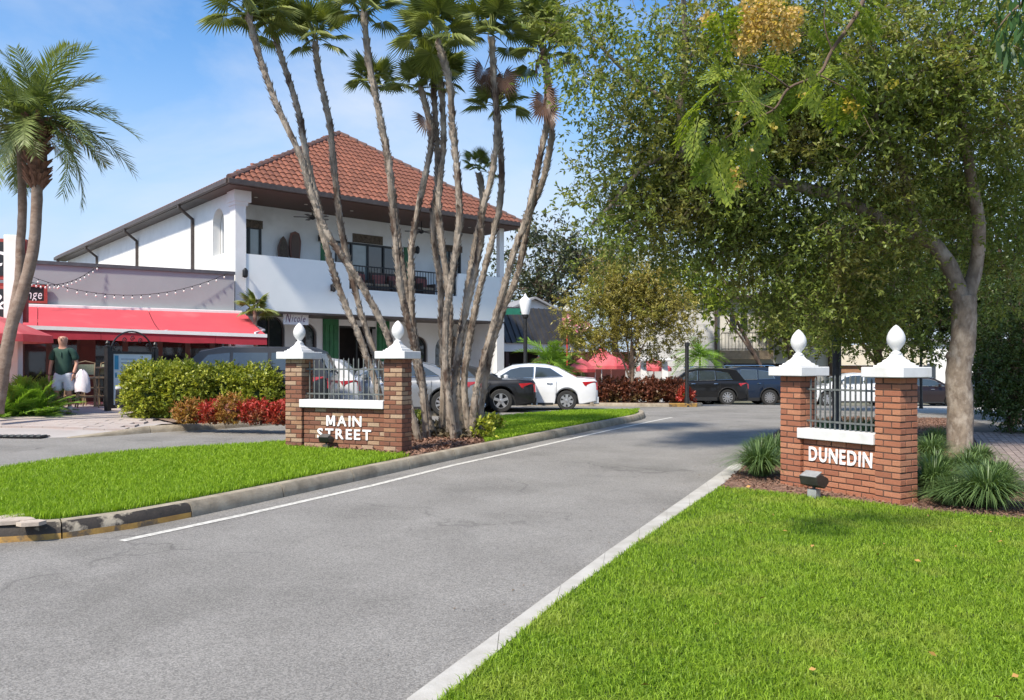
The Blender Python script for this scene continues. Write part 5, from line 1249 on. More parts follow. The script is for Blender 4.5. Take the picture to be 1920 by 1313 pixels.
PA = [
 ([(466, 32), (488, 110), (520, 200), (562, 290), (580, 350), (600, 410), (619, 447), (650, 494), (672, 525), (700, 575), (725, 625), (745, 690), (765, 750), (785, 812)], 13.3, -.3, 'leftmost palm of the clump, its trunk leaning furthest out to the left', 15, 1.15, 0),
 ([(513, 62), (535, 130), (560, 210), (572, 280), (585, 340), (600, 400), (603, 431), (616, 478), (628, 519), (650, 578), (672, 625), (687, 669), (705, 720), (735, 815)], 13.6, .3, 'second palm from the left, its crown just right of the leftmost one', 13, 1.0, 0),
 ([(590, 78), (600, 150), (618, 230), (625, 300), (632, 370), (640, 430), (650, 480), (660, 520), (680, 600), (705, 669), (728, 730), (755, 815)], 14.0, .2, 'palm whose trunk crosses the roof peak left of centre', 14, 1.05, 0),
 ([(683, 28), (692, 120), (712, 220), (728, 300), (737, 400), (747, 503), (755, 562), (775, 640), (790, 710), (800, 812)], 13.6, -.3, 'thick trunked palm passing right of the roof peak', 15, 1.15, 0),
 ([(702, 165), (716, 240), (733, 330), (743, 420), (757, 520), (772, 600), (790, 700), (806, 812)], 14.4, .3, 'shorter palm with a small crown directly behind the thick trunked one', 11, .85, 0),
 ([(790, 170), (800, 206), (809, 262), (797, 330), (782, 400), (772, 462), (771, 525), (773, 600), (782, 690), (800, 760), (812, 812)], 14.2, .2, 'palm with a bowed trunk and a pale flaking middle', 11, .9, 1),
 ([(812, 125), (815, 200), (820, 280), (820, 350), (812, 400), (815, 462), (825, 525), (828, 603), (832, 680), (828, 812)], 14.5, .1, 'slim palm behind the centre of the clump', 11, .95, 0),
 ([(826, 150), (832, 250), (826, 330), (822, 400), (829, 462), (838, 530), (844, 600), (840, 700), (843, 812)], 14.0, .4, 'slim palm right beside the tallest centre palm', 10, .9, 0),
 ([(820, 78), (842, 150), (848, 230), (855, 300), (862, 400), (856, 462), (847, 525), (837, 590), (836, 700), (852, 812)], 13.5, -.4, 'tall centre palm with the fullest crown of the clump', 17, 1.25, 0),
 ([(922, 70), (927, 160), (932, 250), (922, 330), (903, 400), (900, 462), (887, 525), (872, 590), (860, 660), (850, 740), (862, 815)], 13.7, -.1, 'tall right hand palm with two brown hanging fronds', 14, 1.1, 3),
 ([(932, 205), (940, 300), (938, 380), (925, 440), (910, 500), (893, 570), (880, 640), (870, 720), (880, 815)], 14.2, .3, 'low crowned palm right of the centre of the clump', 11, .9, 0),
 ([(898, 325), (905, 380), (893, 450), (880, 520), (868, 600), (856, 680), (868, 812)], 14.6, .3, 'shortest palm, its little crown at the height of the eaves', 6, .6, 0),
 ([(1022, 110), (1030, 200), (1020, 260), (1005, 330), (990, 400), (965, 470), (945, 540), (925, 610), (905, 680), (890, 750), (884, 815)], 13.8, 0, 'rightmost palm of the clump with dead fronds under its crown', 12, 1.05, 5),
 ([(1012, 62), (1030, 180), (1034, 260), (1018, 340), (994, 400), (972, 510), (947, 572), (925, 640), (912, 700), (895, 812)], 14.3, -.3, 'palm twinned with the rightmost one, its crown at the top edge', 13, 1.05, 1),
]
for path, Y, dY, lab, nf, sz, dd in PA: palm(path, Y, dY, None, lab, nf=nf, size=sz, dead=dd)
tag(bpy.data.objects['fan_palm'], 'leftmost palm of the clump, its trunk leaning furthest out to the left', 'palm')

def pinnate(seed, L_=1.8, leaf=.42, n=34, arch=.55, mat=None, wl=.03, vee=.5):
    rnd = random.Random(seed); mb = MB(); pts = []
    for k in range(13):
        t = k / 12; pts.append(Vector((.05 * math.sin(3 * t + seed), L_ * t * (1 - .18 * t * t * arch), L_ * (.10 * t - arch * t * t))))
    mb.tube(pts, [.022 * (1 - .85 * k / 12) + .002 for k in range(13)], 4)
    for k in range(n):
        t = .12 + .88 * (k + .5) / n; i = min(11, int(t * 12)); p = pts[i].lerp(pts[i + 1], t * 12 - i); d = (pts[i + 1] - pts[i]).normalized()
        l = leaf * (.55 + .6 * math.sin(math.pi * min(1, t * 1.05)) ** .7) * rnd.uniform(.85, 1.1)
        for s in (-1, 1):
            side = Vector((s, 0, 0)); up = side.cross(d) * s; q = (side * .85 + d * (.55 + .5 * t) + up * rnd.uniform(-.1, vee)).normalized(); w2 = d * wl * .5
            m_ = p + q * l * .5 - Vector((0, 0, .02)); e = p + q * l - Vector((0, 0, .1 * l / .4 * rnd.uniform(.3, 1.3))); mb.add([p - w2 * .5, p + w2 * .5, m_ + w2, m_ - w2, e], [(0, 1, 2, 3), (3, 2, 4)])
    return mb.mesh('frond', mat or leaf_date)
PIN = [pinnate(k, arch=.3 + .13 * k, n=46, wl=.042, leaf=.45) for k in range(5)]
def date_palm(path, Y, label, r, nf, seed, boots=0):
    pts = [at(px, py, Y) for px, py in path]; base = pts[-1].copy(); base.z = min(base.z, G(base.x, base.y) + PZ); root = empty('date_palm', base, 0, label, 'palm', 'date palms at the left edge')
    limb(root, 'trunk', list(reversed(pts)) + [], r * 1.0, r * .75, bark_d, n=12, wob=.12, loc=base); top = pts[0] - base; rnd = random.Random(seed)
    if boots:
        mb = MB()
        for k in range(130):
            t = rnd.random(); a = rnd.uniform(0, 6.28); q = top - Vector((0, 0, t * 1.3)); e = Vector((math.cos(a), math.sin(a), 0)); rr = r * (1.1 + .5 * (1 - abs(t - .3))); s_ = Vector((-e.y, e.x, 0)) * .05
            mb.add([q + e * rr * .6 - s_, q + e * rr * .6 + s_, q + e * (rr + .1) + Vector((0, 0, .1)) + s_ * .6, q + e * (rr + .1) + Vector((0, 0, .1)) - s_ * .6, q + e * rr * .6 - Vector((0, 0, .12))], [(0, 1, 2, 3), (0, 4, 1), (1, 4, 2), (2, 4, 3), (3, 4, 0)])
        mb.tube([top - Vector((0, 0, 1.3)), top - Vector((0, 0, .9)), top - Vector((0, 0, .3)), top], [r, r * 1.45, r * 1.35, r * .8], 10); mb.build('leaf_boots', M('boot_bark', (.15, .07, .045), (.25, .13, .08), scale=12, rough=.95, bump=1), root)
    for k in range(nf):
        az = 2.4 * k + rnd.uniform(-.25, .25); el = R(82 - 112 * (k / nf) ** .9 + rnd.uniform(-6, 6)); f = link('frond', rnd.choice(PIN), root, top, (el, R(rnd.uniform(-15, 15)), az)); s = rnd.uniform(.68, .98); f.scale = (s, s, s)
    return root
date_palm([(70, 222), (70, 330), (68, 400), (62, 470), (45, 540), (25, 600), (12, 660), (2, 720), (-6, 775)], 15.6, 'date palm with a shaggy brown neck, leaning to the right at the left edge', .125, 32, 4, boots=1)
date_palm([(38, 235), (40, 300), (42, 400), (38, 465), (36, 525), (24, 590), (10, 655), (-2, 715), (-12, 775)], 16.0, 'slimmer date palm beside the shaggy one, nearer the photo edge', .1, 18, 8)
def tuft(px, py, Y, n, sc, label, name, mats, h0=0, up=(30, 85), group=None, trunk=0, pin=None, zb=None):
    p = at(px, HY, Y); z = G(p.x, p.y) + PZ if zb is None else zb; root = empty(name, (p.x, p.y, z), 0, label, 'plant' if not trunk else 'palm', group); rnd = random.Random(label)
    if trunk: MB().tube([(0, 0, 0), (.03, 0, trunk * .5), (0, 0, trunk)], [.09, .07, .06], 8, wob=.2).build('trunk', bark_d, root)
    for k in range(n):
        f = link('frond', rnd.choice(pin), root, (rnd.uniform(-.12, .12), rnd.uniform(-.12, .12), trunk), (R(rnd.uniform(*up)), R(rnd.uniform(-20, 20)), 2.4 * k)); s = sc * rnd.uniform(.8, 1.1); f.scale = (s, s, s)
    return root
CYC = [pinnate(30 + k, L_=1.0, leaf=.22, n=26, arch=.35, mat=leaf_cyc, wl=.035) for k in range(3)]
for (px, y, n, s, lab) in [(20, 17.2, 34, .95, 'bright green feathery cycad at the foot of the date palms'), (72, 17.5, 34, .95, 'bright green feathery cycad just left of the walking man'), (45, 18.2, 30, 1.05, 'taller bright green cycad behind the other two at the left edge')]:
    tuft(px, 0, y, n, s, lab, 'cycad', None, pin=CYC, group='bright green cycads at the left edge', up=(15, 88))
PYG = [pinnate(40 + k, L_=1.35, leaf=.34, n=30, arch=.75, mat=leaf_cyc, wl=.04) for k in range(3)]
tuft(1028, 0, 31.0, 26, 1.0, 'small bright green palm right of the black lamp post', 'small_palm', None, pin=PYG, up=(-15, 85), trunk=1.55, group='small feather palms near the junction')
tuft(1048, 0, 32.0, 20, .9, 'small bright green palm just behind the other one near the lamp post', 'small_palm', None, pin=PYG, up=(-15, 85), trunk=1.3, group='small feather palms near the junction')
tuft(1312, 0, 42.0, 24, 1.1, 'small palm in front of the pale grey house with the balcony', 'small_palm', None, pin=PYG, up=(-15, 80), trunk=2.3, group='small feather palms near the junction')
FANS = [fan_frond(60 + k, Rr=.45, pet=.3) for k in range(2)]
tuft(478, 0, 25.5, 16, 1.0, 'spiky palm top showing above the right end of the awning', 'yucca_palm', None, pin=FANS, up=(-10, 85), trunk=3.0)

# ------------------------------------------------------------------ trees
def B(px, py, rp, Y, n, ry=None, dz=1.0):
    c = at(px, py, Y); r = rp / FPX * Y; return (c, (r, ry or r, r * dz), n)
def tree(name, base, label, cat, blobs, leaf, leafm, bark, limbs, per=12, twig=.35, group=None, wid=.42, droop=0, tw=.006, shell=.45, tfrac=.35):
    root = empty(name, base, 0, label, cat, group); base = Vector(base); first = True
    for pts, r0, r1 in limbs:
        limb(root, 'trunk' if first else 'limb', pts, r0, r1, bark, loc=base); first = False
    V, F, T = crown_arrays(blobs, leaf, per, twig, wid, droop, shell); np_mesh('crown', V, F, leafm, root, loc=base)
    if tw: V, F = twigs_mesh(T, tw, tfrac); np_mesh('twigs', V, F, twig_m, root, loc=base)
    return root
def clumpy(blobs, per=16, rr=.42):
    o = []
    for c, r, n in blobs:
        k = max(1, round(n / per)); c = np.array(c); r = np.array(r); u = rand_dirs(k); f = (.35 + .65 * rng.random((k, 1)) ** .5)
        for q in c + u * r * f: s = rr * rng.uniform(.6, 1.35); o.append((q, (s * 1.25, s * 1.25, s * .6), per))
    return o
tb = gp(1800, 848, .02)
yt = tb.y
A = lambda px, py, Y=yt: at(px, py, Y)
K = 1.0
big = [B(1180, 110, 120, 11.5, 420), B(1120, 40, 70, 11.5, 150), B(1150, 250, 85, 12, 200), B(1165, 395, 85, 12.2, 260), B(1110, 400, 50, 12.2, 70), B(1290, 190, 140, 12.5, 900), B(1265, 400, 115, 13, 800), B(1240, 330, 90, 12.5, 350),
       B(1400, 90, 150, 12, 1000), B(1400, 300, 160, 13, 1300), B(1375, 420, 85, 13.4, 560), B(1490, 530, 90, 13.2, 520), B(1560, 150, 180, 12.2, 1300), B(1560, 350, 170, 13, 1500), B(1600, 515, 110, 14, 700),
       B(1710, 90, 180, 12, 1300), B(1720, 280, 150, 13.4, 1000), B(1760, 430, 110, 14.6, 550), B(1850, 150, 150, 12, 900), B(1880, 330, 130, 14, 700), B(1650, 600, 70, 14.5, 260), B(1960, 200, 150, 13, 500), B(1930, 480, 90, 13.5, 260)]
limbs = [([tb - Vector((0, 0, .1)), A(1800, 760), A(1797, 700), A(1806, 640), A(1808, 580), A(1808, 555)], .205, .185),
         ([A(1806, 575), A(1780, 500), A(1740, 450), A(1690, 430, 13.2), A(1620, 395, 13), A(1560, 365, 12.8), A(1450, 340, 12.6), A(1330, 310, 12.4), A(1280, 288, 12.2)], .15, .06),
         ([A(1280, 290, 12.2), A(1276, 200, 12), A(1285, 100, 11.8), A(1280, -20, 11.6)], .075, .035),
         ([A(1808, 575), A(1830, 500), A(1835, 420, 13), A(1820, 330, 12.8), A(1800, 200, 12.4), A(1780, 60, 12)], .13, .06),
         ([A(1740, 455), A(1700, 370, 13), A(1690, 300, 12.6), A(1640, 210, 12), A(1740, 130, 11.8)], .09, .04),
         ([A(1280, 290, 12.2), A(1210, 310, 12), A(1150, 380, 12.2), A(1110, 420, 12.2)], .045, .02), ([A(1450, 340, 12.6), A(1390, 430, 13), A(1330, 500, 13.4)], .06, .03),
         ([A(1620, 395, 13), A(1560, 480, 13.5), A(1500, 560, 13.8)], .06, .03), ([A(1280, 200, 12), A(1190, 150, 11.8), A(1110, 70, 11.6)], .04, .02)]
tree('oak_tree', tb, 'huge spreading tree with a pale knotty trunk behind the right sign', 'tree', clumpy([(c, r, int(n * (.62 if c.x < at(1225, HY, 12).x else 1))) for c, r, n in big]), .084, leaf_oak, bark_o, limbs, per=13, twig=.42, droop=.25, tw=.005)
# knots and flare on the trunk
o_ = [o for o in COL.objects if o.name.startswith('oak_tree')][0]
kb = MB()
for px, py, r in ((1786, 668, .12), (1792, 735, .1), (1812, 765, .12)): c = A(px, py, yt + .04) - tb; kb.lathe([(.01, -.9 * r), (.7 * r, -.6 * r), (r, 0), (.7 * r, .6 * r), (.01, .9 * r)], c, 8)
kb.tube([(0.05, -.05, -.05), (-.15, -.1, .0), (-.33, -.2, -.06)], [.2, .12, .03], 8); kb.tube([(0, 0, -.05), (.25, -.08, -.02), (.4, -.1, -.08)], [.2, .11, .03], 8)
kb.build('knots', bark_o, o_, smooth=True)
def simple_tree(name, px, Y, crown, leaf, lm, label, bark=bark_k, tr=.2, per=10, group=None, twig=.6, tw=.012, wid=.5, top=None):
    p = at(px, HY, Y); base = Vector((p.x, p.y, G(p.x, min(Y, 39.9)) - .05)); t = at(*(top or (crown[0][0], crown[0][1])), Y); bl = [B(a, b, r, Y + dy, n) for a, b, r, dy, n in crown]
    lb = [([base, base.lerp(t, .4) + Vector((.1, 0, 0)), t], tr, tr * .5)] + [([base.lerp(t, .35 + .08 * i), base.lerp(t, .6).lerp(c[0], .4), c[0]], tr * .5, tr * .15) for i, c in enumerate(bl[:5])]
    bl = clumpy(bl, 14, .42 * (1 if Y < 35 else 2)) if Y > 20 else bl
    return tree(name, base, label, 'tree', bl, leaf, lm, bark, lb, per=per, twig=twig, group=group, tw=tw, wid=wid)
simple_tree('vase_tree', 1178, 31, [(1185, 570, 70, 0, 480), (1120, 600, 60, 0, 360), (1240, 590, 52, 0, 330), (1160, 530, 55, .5, 280), (1225, 530, 50, .5, 260), (1100, 640, 40, 0, 110), (1265, 640, 35, 0, 90), (1190, 630, 50, 1, 150)], .13, leaf_olive, 'olive green vase shaped tree standing in the burgundy hedge', bark=twig_m, tr=.1, per=20, twig=.55, tw=.008, wid=.3, top=(1185, 640))
BGG = 'trees behind the junction'
for (px, Y, cr, lm, lab, tr) in [
    (1010, 58, [(1010, 500, 70, 0, 260), (1060, 480, 60, 0, 220), (975, 540, 55, 0, 160), (1090, 520, 55, 0, 180), (1040, 560, 50, 0, 120), (1010, 445, 30, 0, 60)], leaf_far, 'distant dark tree above the mansard roof', .4),
    (1150, 62, [(1150, 500, 60, 0, 180), (1190, 540, 60, 0, 160), (1120, 560, 50, 0, 120)], leaf_far, 'distant dark tree behind the olive green one', .35),
    (1460, 42, [(1350, 545, 50, 0, 200), (1300, 525, 35, 0, 90)], leaf_lime, 'bright green tree whose leaves hang over the pale house corner', .12),
    (1500, 44, [(1465, 610, 30, 0, 90), (1510, 600, 60, 0, 300), (1500, 520, 80, 0, 320)], leaf_oak, 'leafy tree above the navy car, in front of the house balcony', .16),
    (1672, 26, [(1620, 580, 85, 0, 500), (1560, 600, 60, 0, 260), (1690, 590, 70, 0, 320), (1620, 480, 120, 1, 600)], leaf_oak, 'leafy tree rising behind the finials of the right sign', .16),
    (1965, 24, [(1760, 540, 110, 0, 600), (1740, 610, 55, 0, 220), (1840, 560, 90, 0, 420), (1700, 440, 130, 1, 600)], leaf_dark, 'dark tree behind the big pale trunk', .2),
    (1560, 45, [(1560, 450, 110, 0, 380), (1650, 540, 80, 0, 240)], leaf_dark, 'tall dark tree filling the gap above the brick arcade', .35),
    (1900, 20, [(1900, 480, 110, 0, 600), (1900, 600, 80, 0, 380), (1960, 560, 120, 0, 500), (1860, 400, 90, 0, 340)], leaf_dark, 'dark tree at the right edge behind the low shrub', .18)]:
    lf = .30 if Y > 40 else .12; simple_tree('background_tree', px, Y, cr, lf, lm, lab, tr=tr, per=9 if Y > 40 else 15, group=BGG, twig=1.2 if Y > 40 else .6, tw=.03 if Y > 40 else .012)
# dark shrub at the right edge over the brick walk
sb = gp(1893, 812, .02)
tree('shrub_tree', sb, 'dark glossy shrub hanging over the brick walk at the right edge', 'shrub', [B(1890, 640, 60, sb.y, 420), B(1880, 720, 50, sb.y - .3, 330), B(1940, 700, 80, sb.y, 420), B(1925, 770, 45, sb.y, 200), B(1850, 690, 30, sb.y - .4, 110), B(1900, 560, 70, sb.y + .3, 320)], .085, leaf_dark, bark_k,
     [([sb, A(1895, 760, sb.y), A(1900, 700, sb.y)], .06, .035), ([A(1896, 770, sb.y), A(1865, 720, sb.y), A(1850, 690, sb.y)], .03, .012), ([A(1899, 700, sb.y), A(1920, 640, sb.y), A(1910, 560, sb.y)], .035, .015)], per=13, twig=.35, droop=.6, tw=.004)
# overhanging branch with compound leaves and papery pods
def spray_mesh(seed, mat):
    rnd = random.Random(seed); mb = MB(); Lr = .34; mb.tube([(0, 0, 0), (0, Lr * .5, -.01), (0, Lr, -.06)], [.0035, .0025, .0015], 4)
    for k in range(8):
        t = .15 + .85 * k / 7; p = Vector((0, Lr * t, -.06 * t * t)); 
        for s in ((-1, 1) if k < 7 else (0,)):
            d = Vector((s * .85, .6, -.12)).normalized() if s else Vector((0, 1, -.3)); pl = .15 * (1 - .45 * t) * rnd.uniform(.85, 1.1)
            for j in range(5):
                q = p + d * pl * (j + 1) / 5; sd = d.cross(Vector((0, 0, 1))).normalized()
                for s2 in ((-1, 1) if j < 4 else (0,)):
                    e = (sd * s2 * .8 + d * .6 + Vector((0, 0, rnd.uniform(-.35, .1)))).normalized() if s2 else d; l = .052 * rnd.uniform(.8, 1.2); w_ = e.cross(Vector((0, 0, 1))).normalized() * .013
                    mb.add([q, q + e * l * .45 + w_, q + e * l, q + e * l * .45 - w_], [(0, 1, 2, 3)])
    return mb.mesh('leaf_spray', mat)
SPR = [spray_mesh(k, leaf_lime) for k in range(4)]
YB = 5.2
br = empty('overhanging_branch', at(1620, -60, YB), 0, 'near bright green branch with papery orange seed pods hanging from above', 'branch'); b0 = br.location.copy()
main = [at(1640, -60, YB), at(1610, 20, YB), at(1560, 95, YB), at(1535, 140, YB), at(1480, 165, YB + .05), at(1452, 205, YB + .1), at(1410, 225, YB + .1), at(1360, 260, YB + .1)]
limb(br, 'limb', main, .016, .005, bark_k, n=7, loc=b0)
for pts in ([at(1560, 95, YB), at(1545, 40, YB), at(1555, -40, YB)], [at(1535, 140, YB), at(1590, 170, YB), at(1610, 200, YB)], [at(1480, 165, YB), at(1430, 130, YB - .1), at(1390, 120, YB - .1)], [at(1452, 205, YB), at(1400, 190, YB), at(1330, 200, YB)]): limb(br, 'twig', pts, .006, .002, bark_k, n=5, loc=b0)
rnd = random.Random(5)
spots = [(1335, 200), (1310, 240), (1345, 270), (1330, 310), (1370, 250), (1400, 270), (1430, 290), (1450, 250), (1440, 220), (1390, 180), (1420, 150), (1370, 150), (1480, 190), (1500, 160), (1520, 200), (1560, 120), (1590, 150), (1600, 170), (1610, 40), (1540, 30), (1520, 60), (1560, 20), (1590, 10), (1630, 20), (1350, 30), (1380, 300), (1330, 130), (1470, 120), (1395, 220), (1540, 170), (1575, 185), (1360, 300), (1310, 215), (1415, 300)]
for k, (x, y) in enumerate(spots):
    f = link('leaf_spray', SPR[k % 4], br, at(x, y - 25, YB + rnd.uniform(-.25, .25)) - b0, (R(rnd.uniform(-75, -10)), R(rnd.uniform(-40, 40)), rnd.uniform(-2.4, 2.4))); s = rnd.uniform(.6, .95); f.scale = (s,) * 3
pod_m = leafmat('papery_pod', (.62, .5, .17), (.6, .4, .16), transl=.45, island=.5)
yel_m = leafmat('yellow_leaf', (.5, .42, .05), (.42, .3, .05), transl=.4, island=.3)
def cluster(blobs, n, sz, mat, name, root, b0, wid=.75):
    Ps = []
    for (x, y, r) in blobs: c = np.array(at(x, y, YB)); k = int(n * r * r / 900) + 4; Ps.append(c + rand_dirs(k) * (rng.random((k, 1)) ** .4) * r / FPX * YB)
    P = np.concatenate(Ps); V, F = leaf_arrays(P, unit(rand_dirs(len(P)) + np.array([0, 0, -.6])), sz * rng.uniform(.7, 1.2, len(P)), wid); np_mesh(name, V, F, mat, root, loc=b0)
cluster([(1440, 40, 48), (1400, 75, 30), (1470, 70, 30), (1420, 25, 40), (1375, 322, 10), (1385, 345, 10), (1490, 30, 22), (1325, 35, 14), (1400, 280, 8)], 300, .03, pod_m, 'seed_pods', br, b0)
cluster([(1600, 205, 18), (1590, 190, 12), (1385, 215, 10), (1500, 180, 8), (1670, 155, 12), (1345, 150, 8), (1450, 235, 8)], 70, .035, yel_m, 'yellow_leaves', br, b0)
b2 = empty('dark_branch', at(1930, -40, 5.0), 0, 'dark long leaved branch tip hanging into the top right corner', 'branch'); c0 = b2.location.copy()
limb(b2, 'limb', [at(1960, -60, 5), at(1920, 0, 5), at(1890, 30, 5), at(1870, 55, 5)], .012, .003, bark_k, n=6, loc=c0)
Pd = np.array([list(at(x, y, 5 + rnd.uniform(-.15, .15))) for x, y in [(rnd.uniform(1865, 1960), rnd.uniform(-30, 110)) for _ in range(110)]]); V, F = leaf_arrays(Pd, unit(rand_dirs(110) * .5 + np.array([-.1, 0, -1])), rng.uniform(.09, .17, 110), .22); np_mesh('leaves', V, F, leafmat('long_leaf', (.03, .08, .02), (.06, .13, .03)), b2, loc=c0)

# ------------------------------------------------------------------ hedges and low plants
def shrub(name, c, r, n, leaf, lm, label, cat='shrub', per=10, twig=.2, group=None, core=True, boxy=False, wid=.5, stems=4, core_m=None):
    c = Vector(c); root = empty(name, (c.x, c.y, c.z), 0, label, cat, group)
    blobs = [((c.x, c.y, c.z + r[2] * .95), (r[0] * .85, r[1] * .85, r[2] * .85), n)]
    if boxy:
        blobs = []; k = max(2, round(r[0] / r[1] * 1.2))
        for i in range(k):
            t = (i + .5) / k * 2 - 1; blobs.append(((c.x + t * r[0] * .85, c.y + boxy * t * r[0], c.z + r[2] * .8), (r[0] / k * 1.35, r[1] * .8, r[2] * .8), n // k)); blobs.append(((c.x + t * r[0] * .85, c.y + boxy * t * r[0], c.z + r[2] * 1.35), (r[0] / k * 1.3, r[1] * .75, r[2] * .5), n // (2 * k)))
    V, F, T = crown_arrays(blobs, leaf, per, twig, wid, -.5, .75); k = V.reshape(-1, 4, 3)[:, :, 2].min(1) > c.z + .01
    np_mesh('foliage', V.reshape(-1, 4, 3)[k].reshape(-1, 3), np.arange(4 * k.sum()).reshape(-1, 4), lm, root, loc=c)
    st = MB(); rn = random.Random(label)
    for i in range(stems * (3 if boxy else 1)):
        x = rn.uniform(-.6, .6) * r[0]; y = rn.uniform(-.3, .3) * r[1] + (boxy * x if boxy else 0); st.tube([(x * .8, y * .8, 0), (x, y, r[2] * .6), (x * 1.1, y * 1.1, r[2] * 1.3)], [.015, .012, .006], 5)
    st.build('stems', bark_k, root)
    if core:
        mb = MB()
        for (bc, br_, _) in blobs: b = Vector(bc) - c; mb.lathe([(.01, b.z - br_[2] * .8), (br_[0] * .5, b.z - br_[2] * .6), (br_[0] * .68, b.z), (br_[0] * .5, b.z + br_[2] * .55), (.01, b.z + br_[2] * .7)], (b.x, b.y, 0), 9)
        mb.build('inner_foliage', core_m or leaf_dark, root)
    return root
hp = gp(372, 783, PZ); hz = G(hp.x, hp.y) + PZ
hl, hr = at(240, HY, hp.y), at(515, HY, hp.y)
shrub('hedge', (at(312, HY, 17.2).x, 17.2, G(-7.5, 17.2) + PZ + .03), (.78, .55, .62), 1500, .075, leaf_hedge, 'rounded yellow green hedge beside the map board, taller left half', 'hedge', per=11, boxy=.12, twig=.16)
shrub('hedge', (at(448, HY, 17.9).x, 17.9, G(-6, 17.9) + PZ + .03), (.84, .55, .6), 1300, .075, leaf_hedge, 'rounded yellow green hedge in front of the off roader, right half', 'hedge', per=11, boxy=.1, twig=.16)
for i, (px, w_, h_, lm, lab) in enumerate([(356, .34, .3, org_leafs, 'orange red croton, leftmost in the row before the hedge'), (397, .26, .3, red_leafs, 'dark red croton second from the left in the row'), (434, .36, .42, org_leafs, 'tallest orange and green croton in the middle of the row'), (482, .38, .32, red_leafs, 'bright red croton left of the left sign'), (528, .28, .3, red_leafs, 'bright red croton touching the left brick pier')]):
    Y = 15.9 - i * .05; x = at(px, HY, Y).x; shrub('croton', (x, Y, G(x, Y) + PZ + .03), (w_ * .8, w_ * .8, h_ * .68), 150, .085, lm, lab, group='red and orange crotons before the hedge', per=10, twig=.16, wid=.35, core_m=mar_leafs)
hb = [tuple(gp(x, y)[:2]) for x, y in [(950, 766), (1322, 764), (1318, 752), (950, 752)]]
for i, (px, n_) in enumerate([(1140, 0), (1180, 1), (1222, 2), (1262, 3)]):
    Y = 31.2; x = at(px, HY, Y).x
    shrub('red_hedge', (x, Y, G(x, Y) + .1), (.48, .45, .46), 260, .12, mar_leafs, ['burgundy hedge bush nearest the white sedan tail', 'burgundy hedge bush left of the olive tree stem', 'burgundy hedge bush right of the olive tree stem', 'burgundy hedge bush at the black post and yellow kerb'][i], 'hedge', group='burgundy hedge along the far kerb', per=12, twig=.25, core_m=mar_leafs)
for (px, dx, lm, lab) in [(1286, .0, red_leafs, 'small bright red croton at the right end of the burgundy hedge')]:
    Y = 30.3; x = at(px, HY, Y).x; shrub('croton', (x, Y, G(x, Y) + .1), (.22, .22, .3), 90, .13, lm, lab, per=9, twig=.18, wid=.35)
# kerb of that island
isl = [Vector(p) for p in resample([(at(925, HY, 29.6).x, 29.6), (at(1250, HY, 29.6).x, 29.6), (at(1310, HY, 30.1).x, 30.1), (at(1318, HY, 31.5).x, 31.5)], .9)]
kerb('island_kerb', isl, False, .13, .16, concrete, 2, flip=1)
yk = empty('yellow_kerb_paint', (0, 0, 0), kind='structure')
a_, b_ = at(1255, HY, 29.55), at(1308, HY, 29.9)
mb = MB(); vs = []
for p in (a_, b_):
    for dy, h in ((-.006, .0), (-.006, .115), (.02, .136), (.12, .137)): vs.append((p.x, p.y + dy + .03, G(p.x, p.y) + h))
mb.add(vs, [(0, 4, 5, 1), (1, 5, 6, 2), (2, 6, 7, 3)]).build('paint', kerb_yel, yk)
tag(sheet('island_bed', [(at(925, HY, 29.75).x, 29.75), (at(1250, HY, 29.75).x, 29.75), (at(1305, HY, 30.2).x, 30.2), (at(1310, HY, 33).x, 33), (at(925, HY, 33).x, 33)], .12, mulch), kind='structure')
# plants under the palms
for i, (px, py, w_, h_, lab) in enumerate([(783, 806, .16, .17, 'small lime plant right of the left sign'), (858, 812, .12, .2, 'upright lime plant between the palm trunks'), (905, 822, .15, .16, 'lime plant at the kerb in front of the right trunks'), (925, 806, .17, .14, 'lime plant where the far grass begins'), (893, 806, .12, .13, 'little lime plant behind the rightmost trunk')]):
    p = gp(px, py, MD); shrub('lime_plant', (p.x, p.y, p.z - .02), (w_, w_, h_), 55, .085, leaf_hedge, lab, 'plant', group='lime green plants under the palm clump', per=7, twig=.1, core=False)
lit = [gp(x, y, MD) for x, y in [(770, 800), (880, 792), (920, 800), (900, 825), (780, 822)]]
Pq = scatter([tuple(p[:2]) for p in lit], 900); nq = len(Pq); D = unit(rand_dirs(nq) * np.array([1, 1, .5]) + np.array([0, 0, .3]))
V, F = leaf_arrays(np.stack([Pq[:, 0], Pq[:, 1], Gn(Pq[:, 0], Pq[:, 1]) + MD + rng.uniform(0, .08, nq)], 1), D, rng.uniform(.05, .13, nq), .4)
tag(np_mesh('leaf_litter', V, F, leafmat('litter_leaf', (.09, .065, .04), (.16, .13, .07), transl=.1), kind='stuff'), 'brown leaf litter and creeping stems around the palm bases', 'leaf litter')
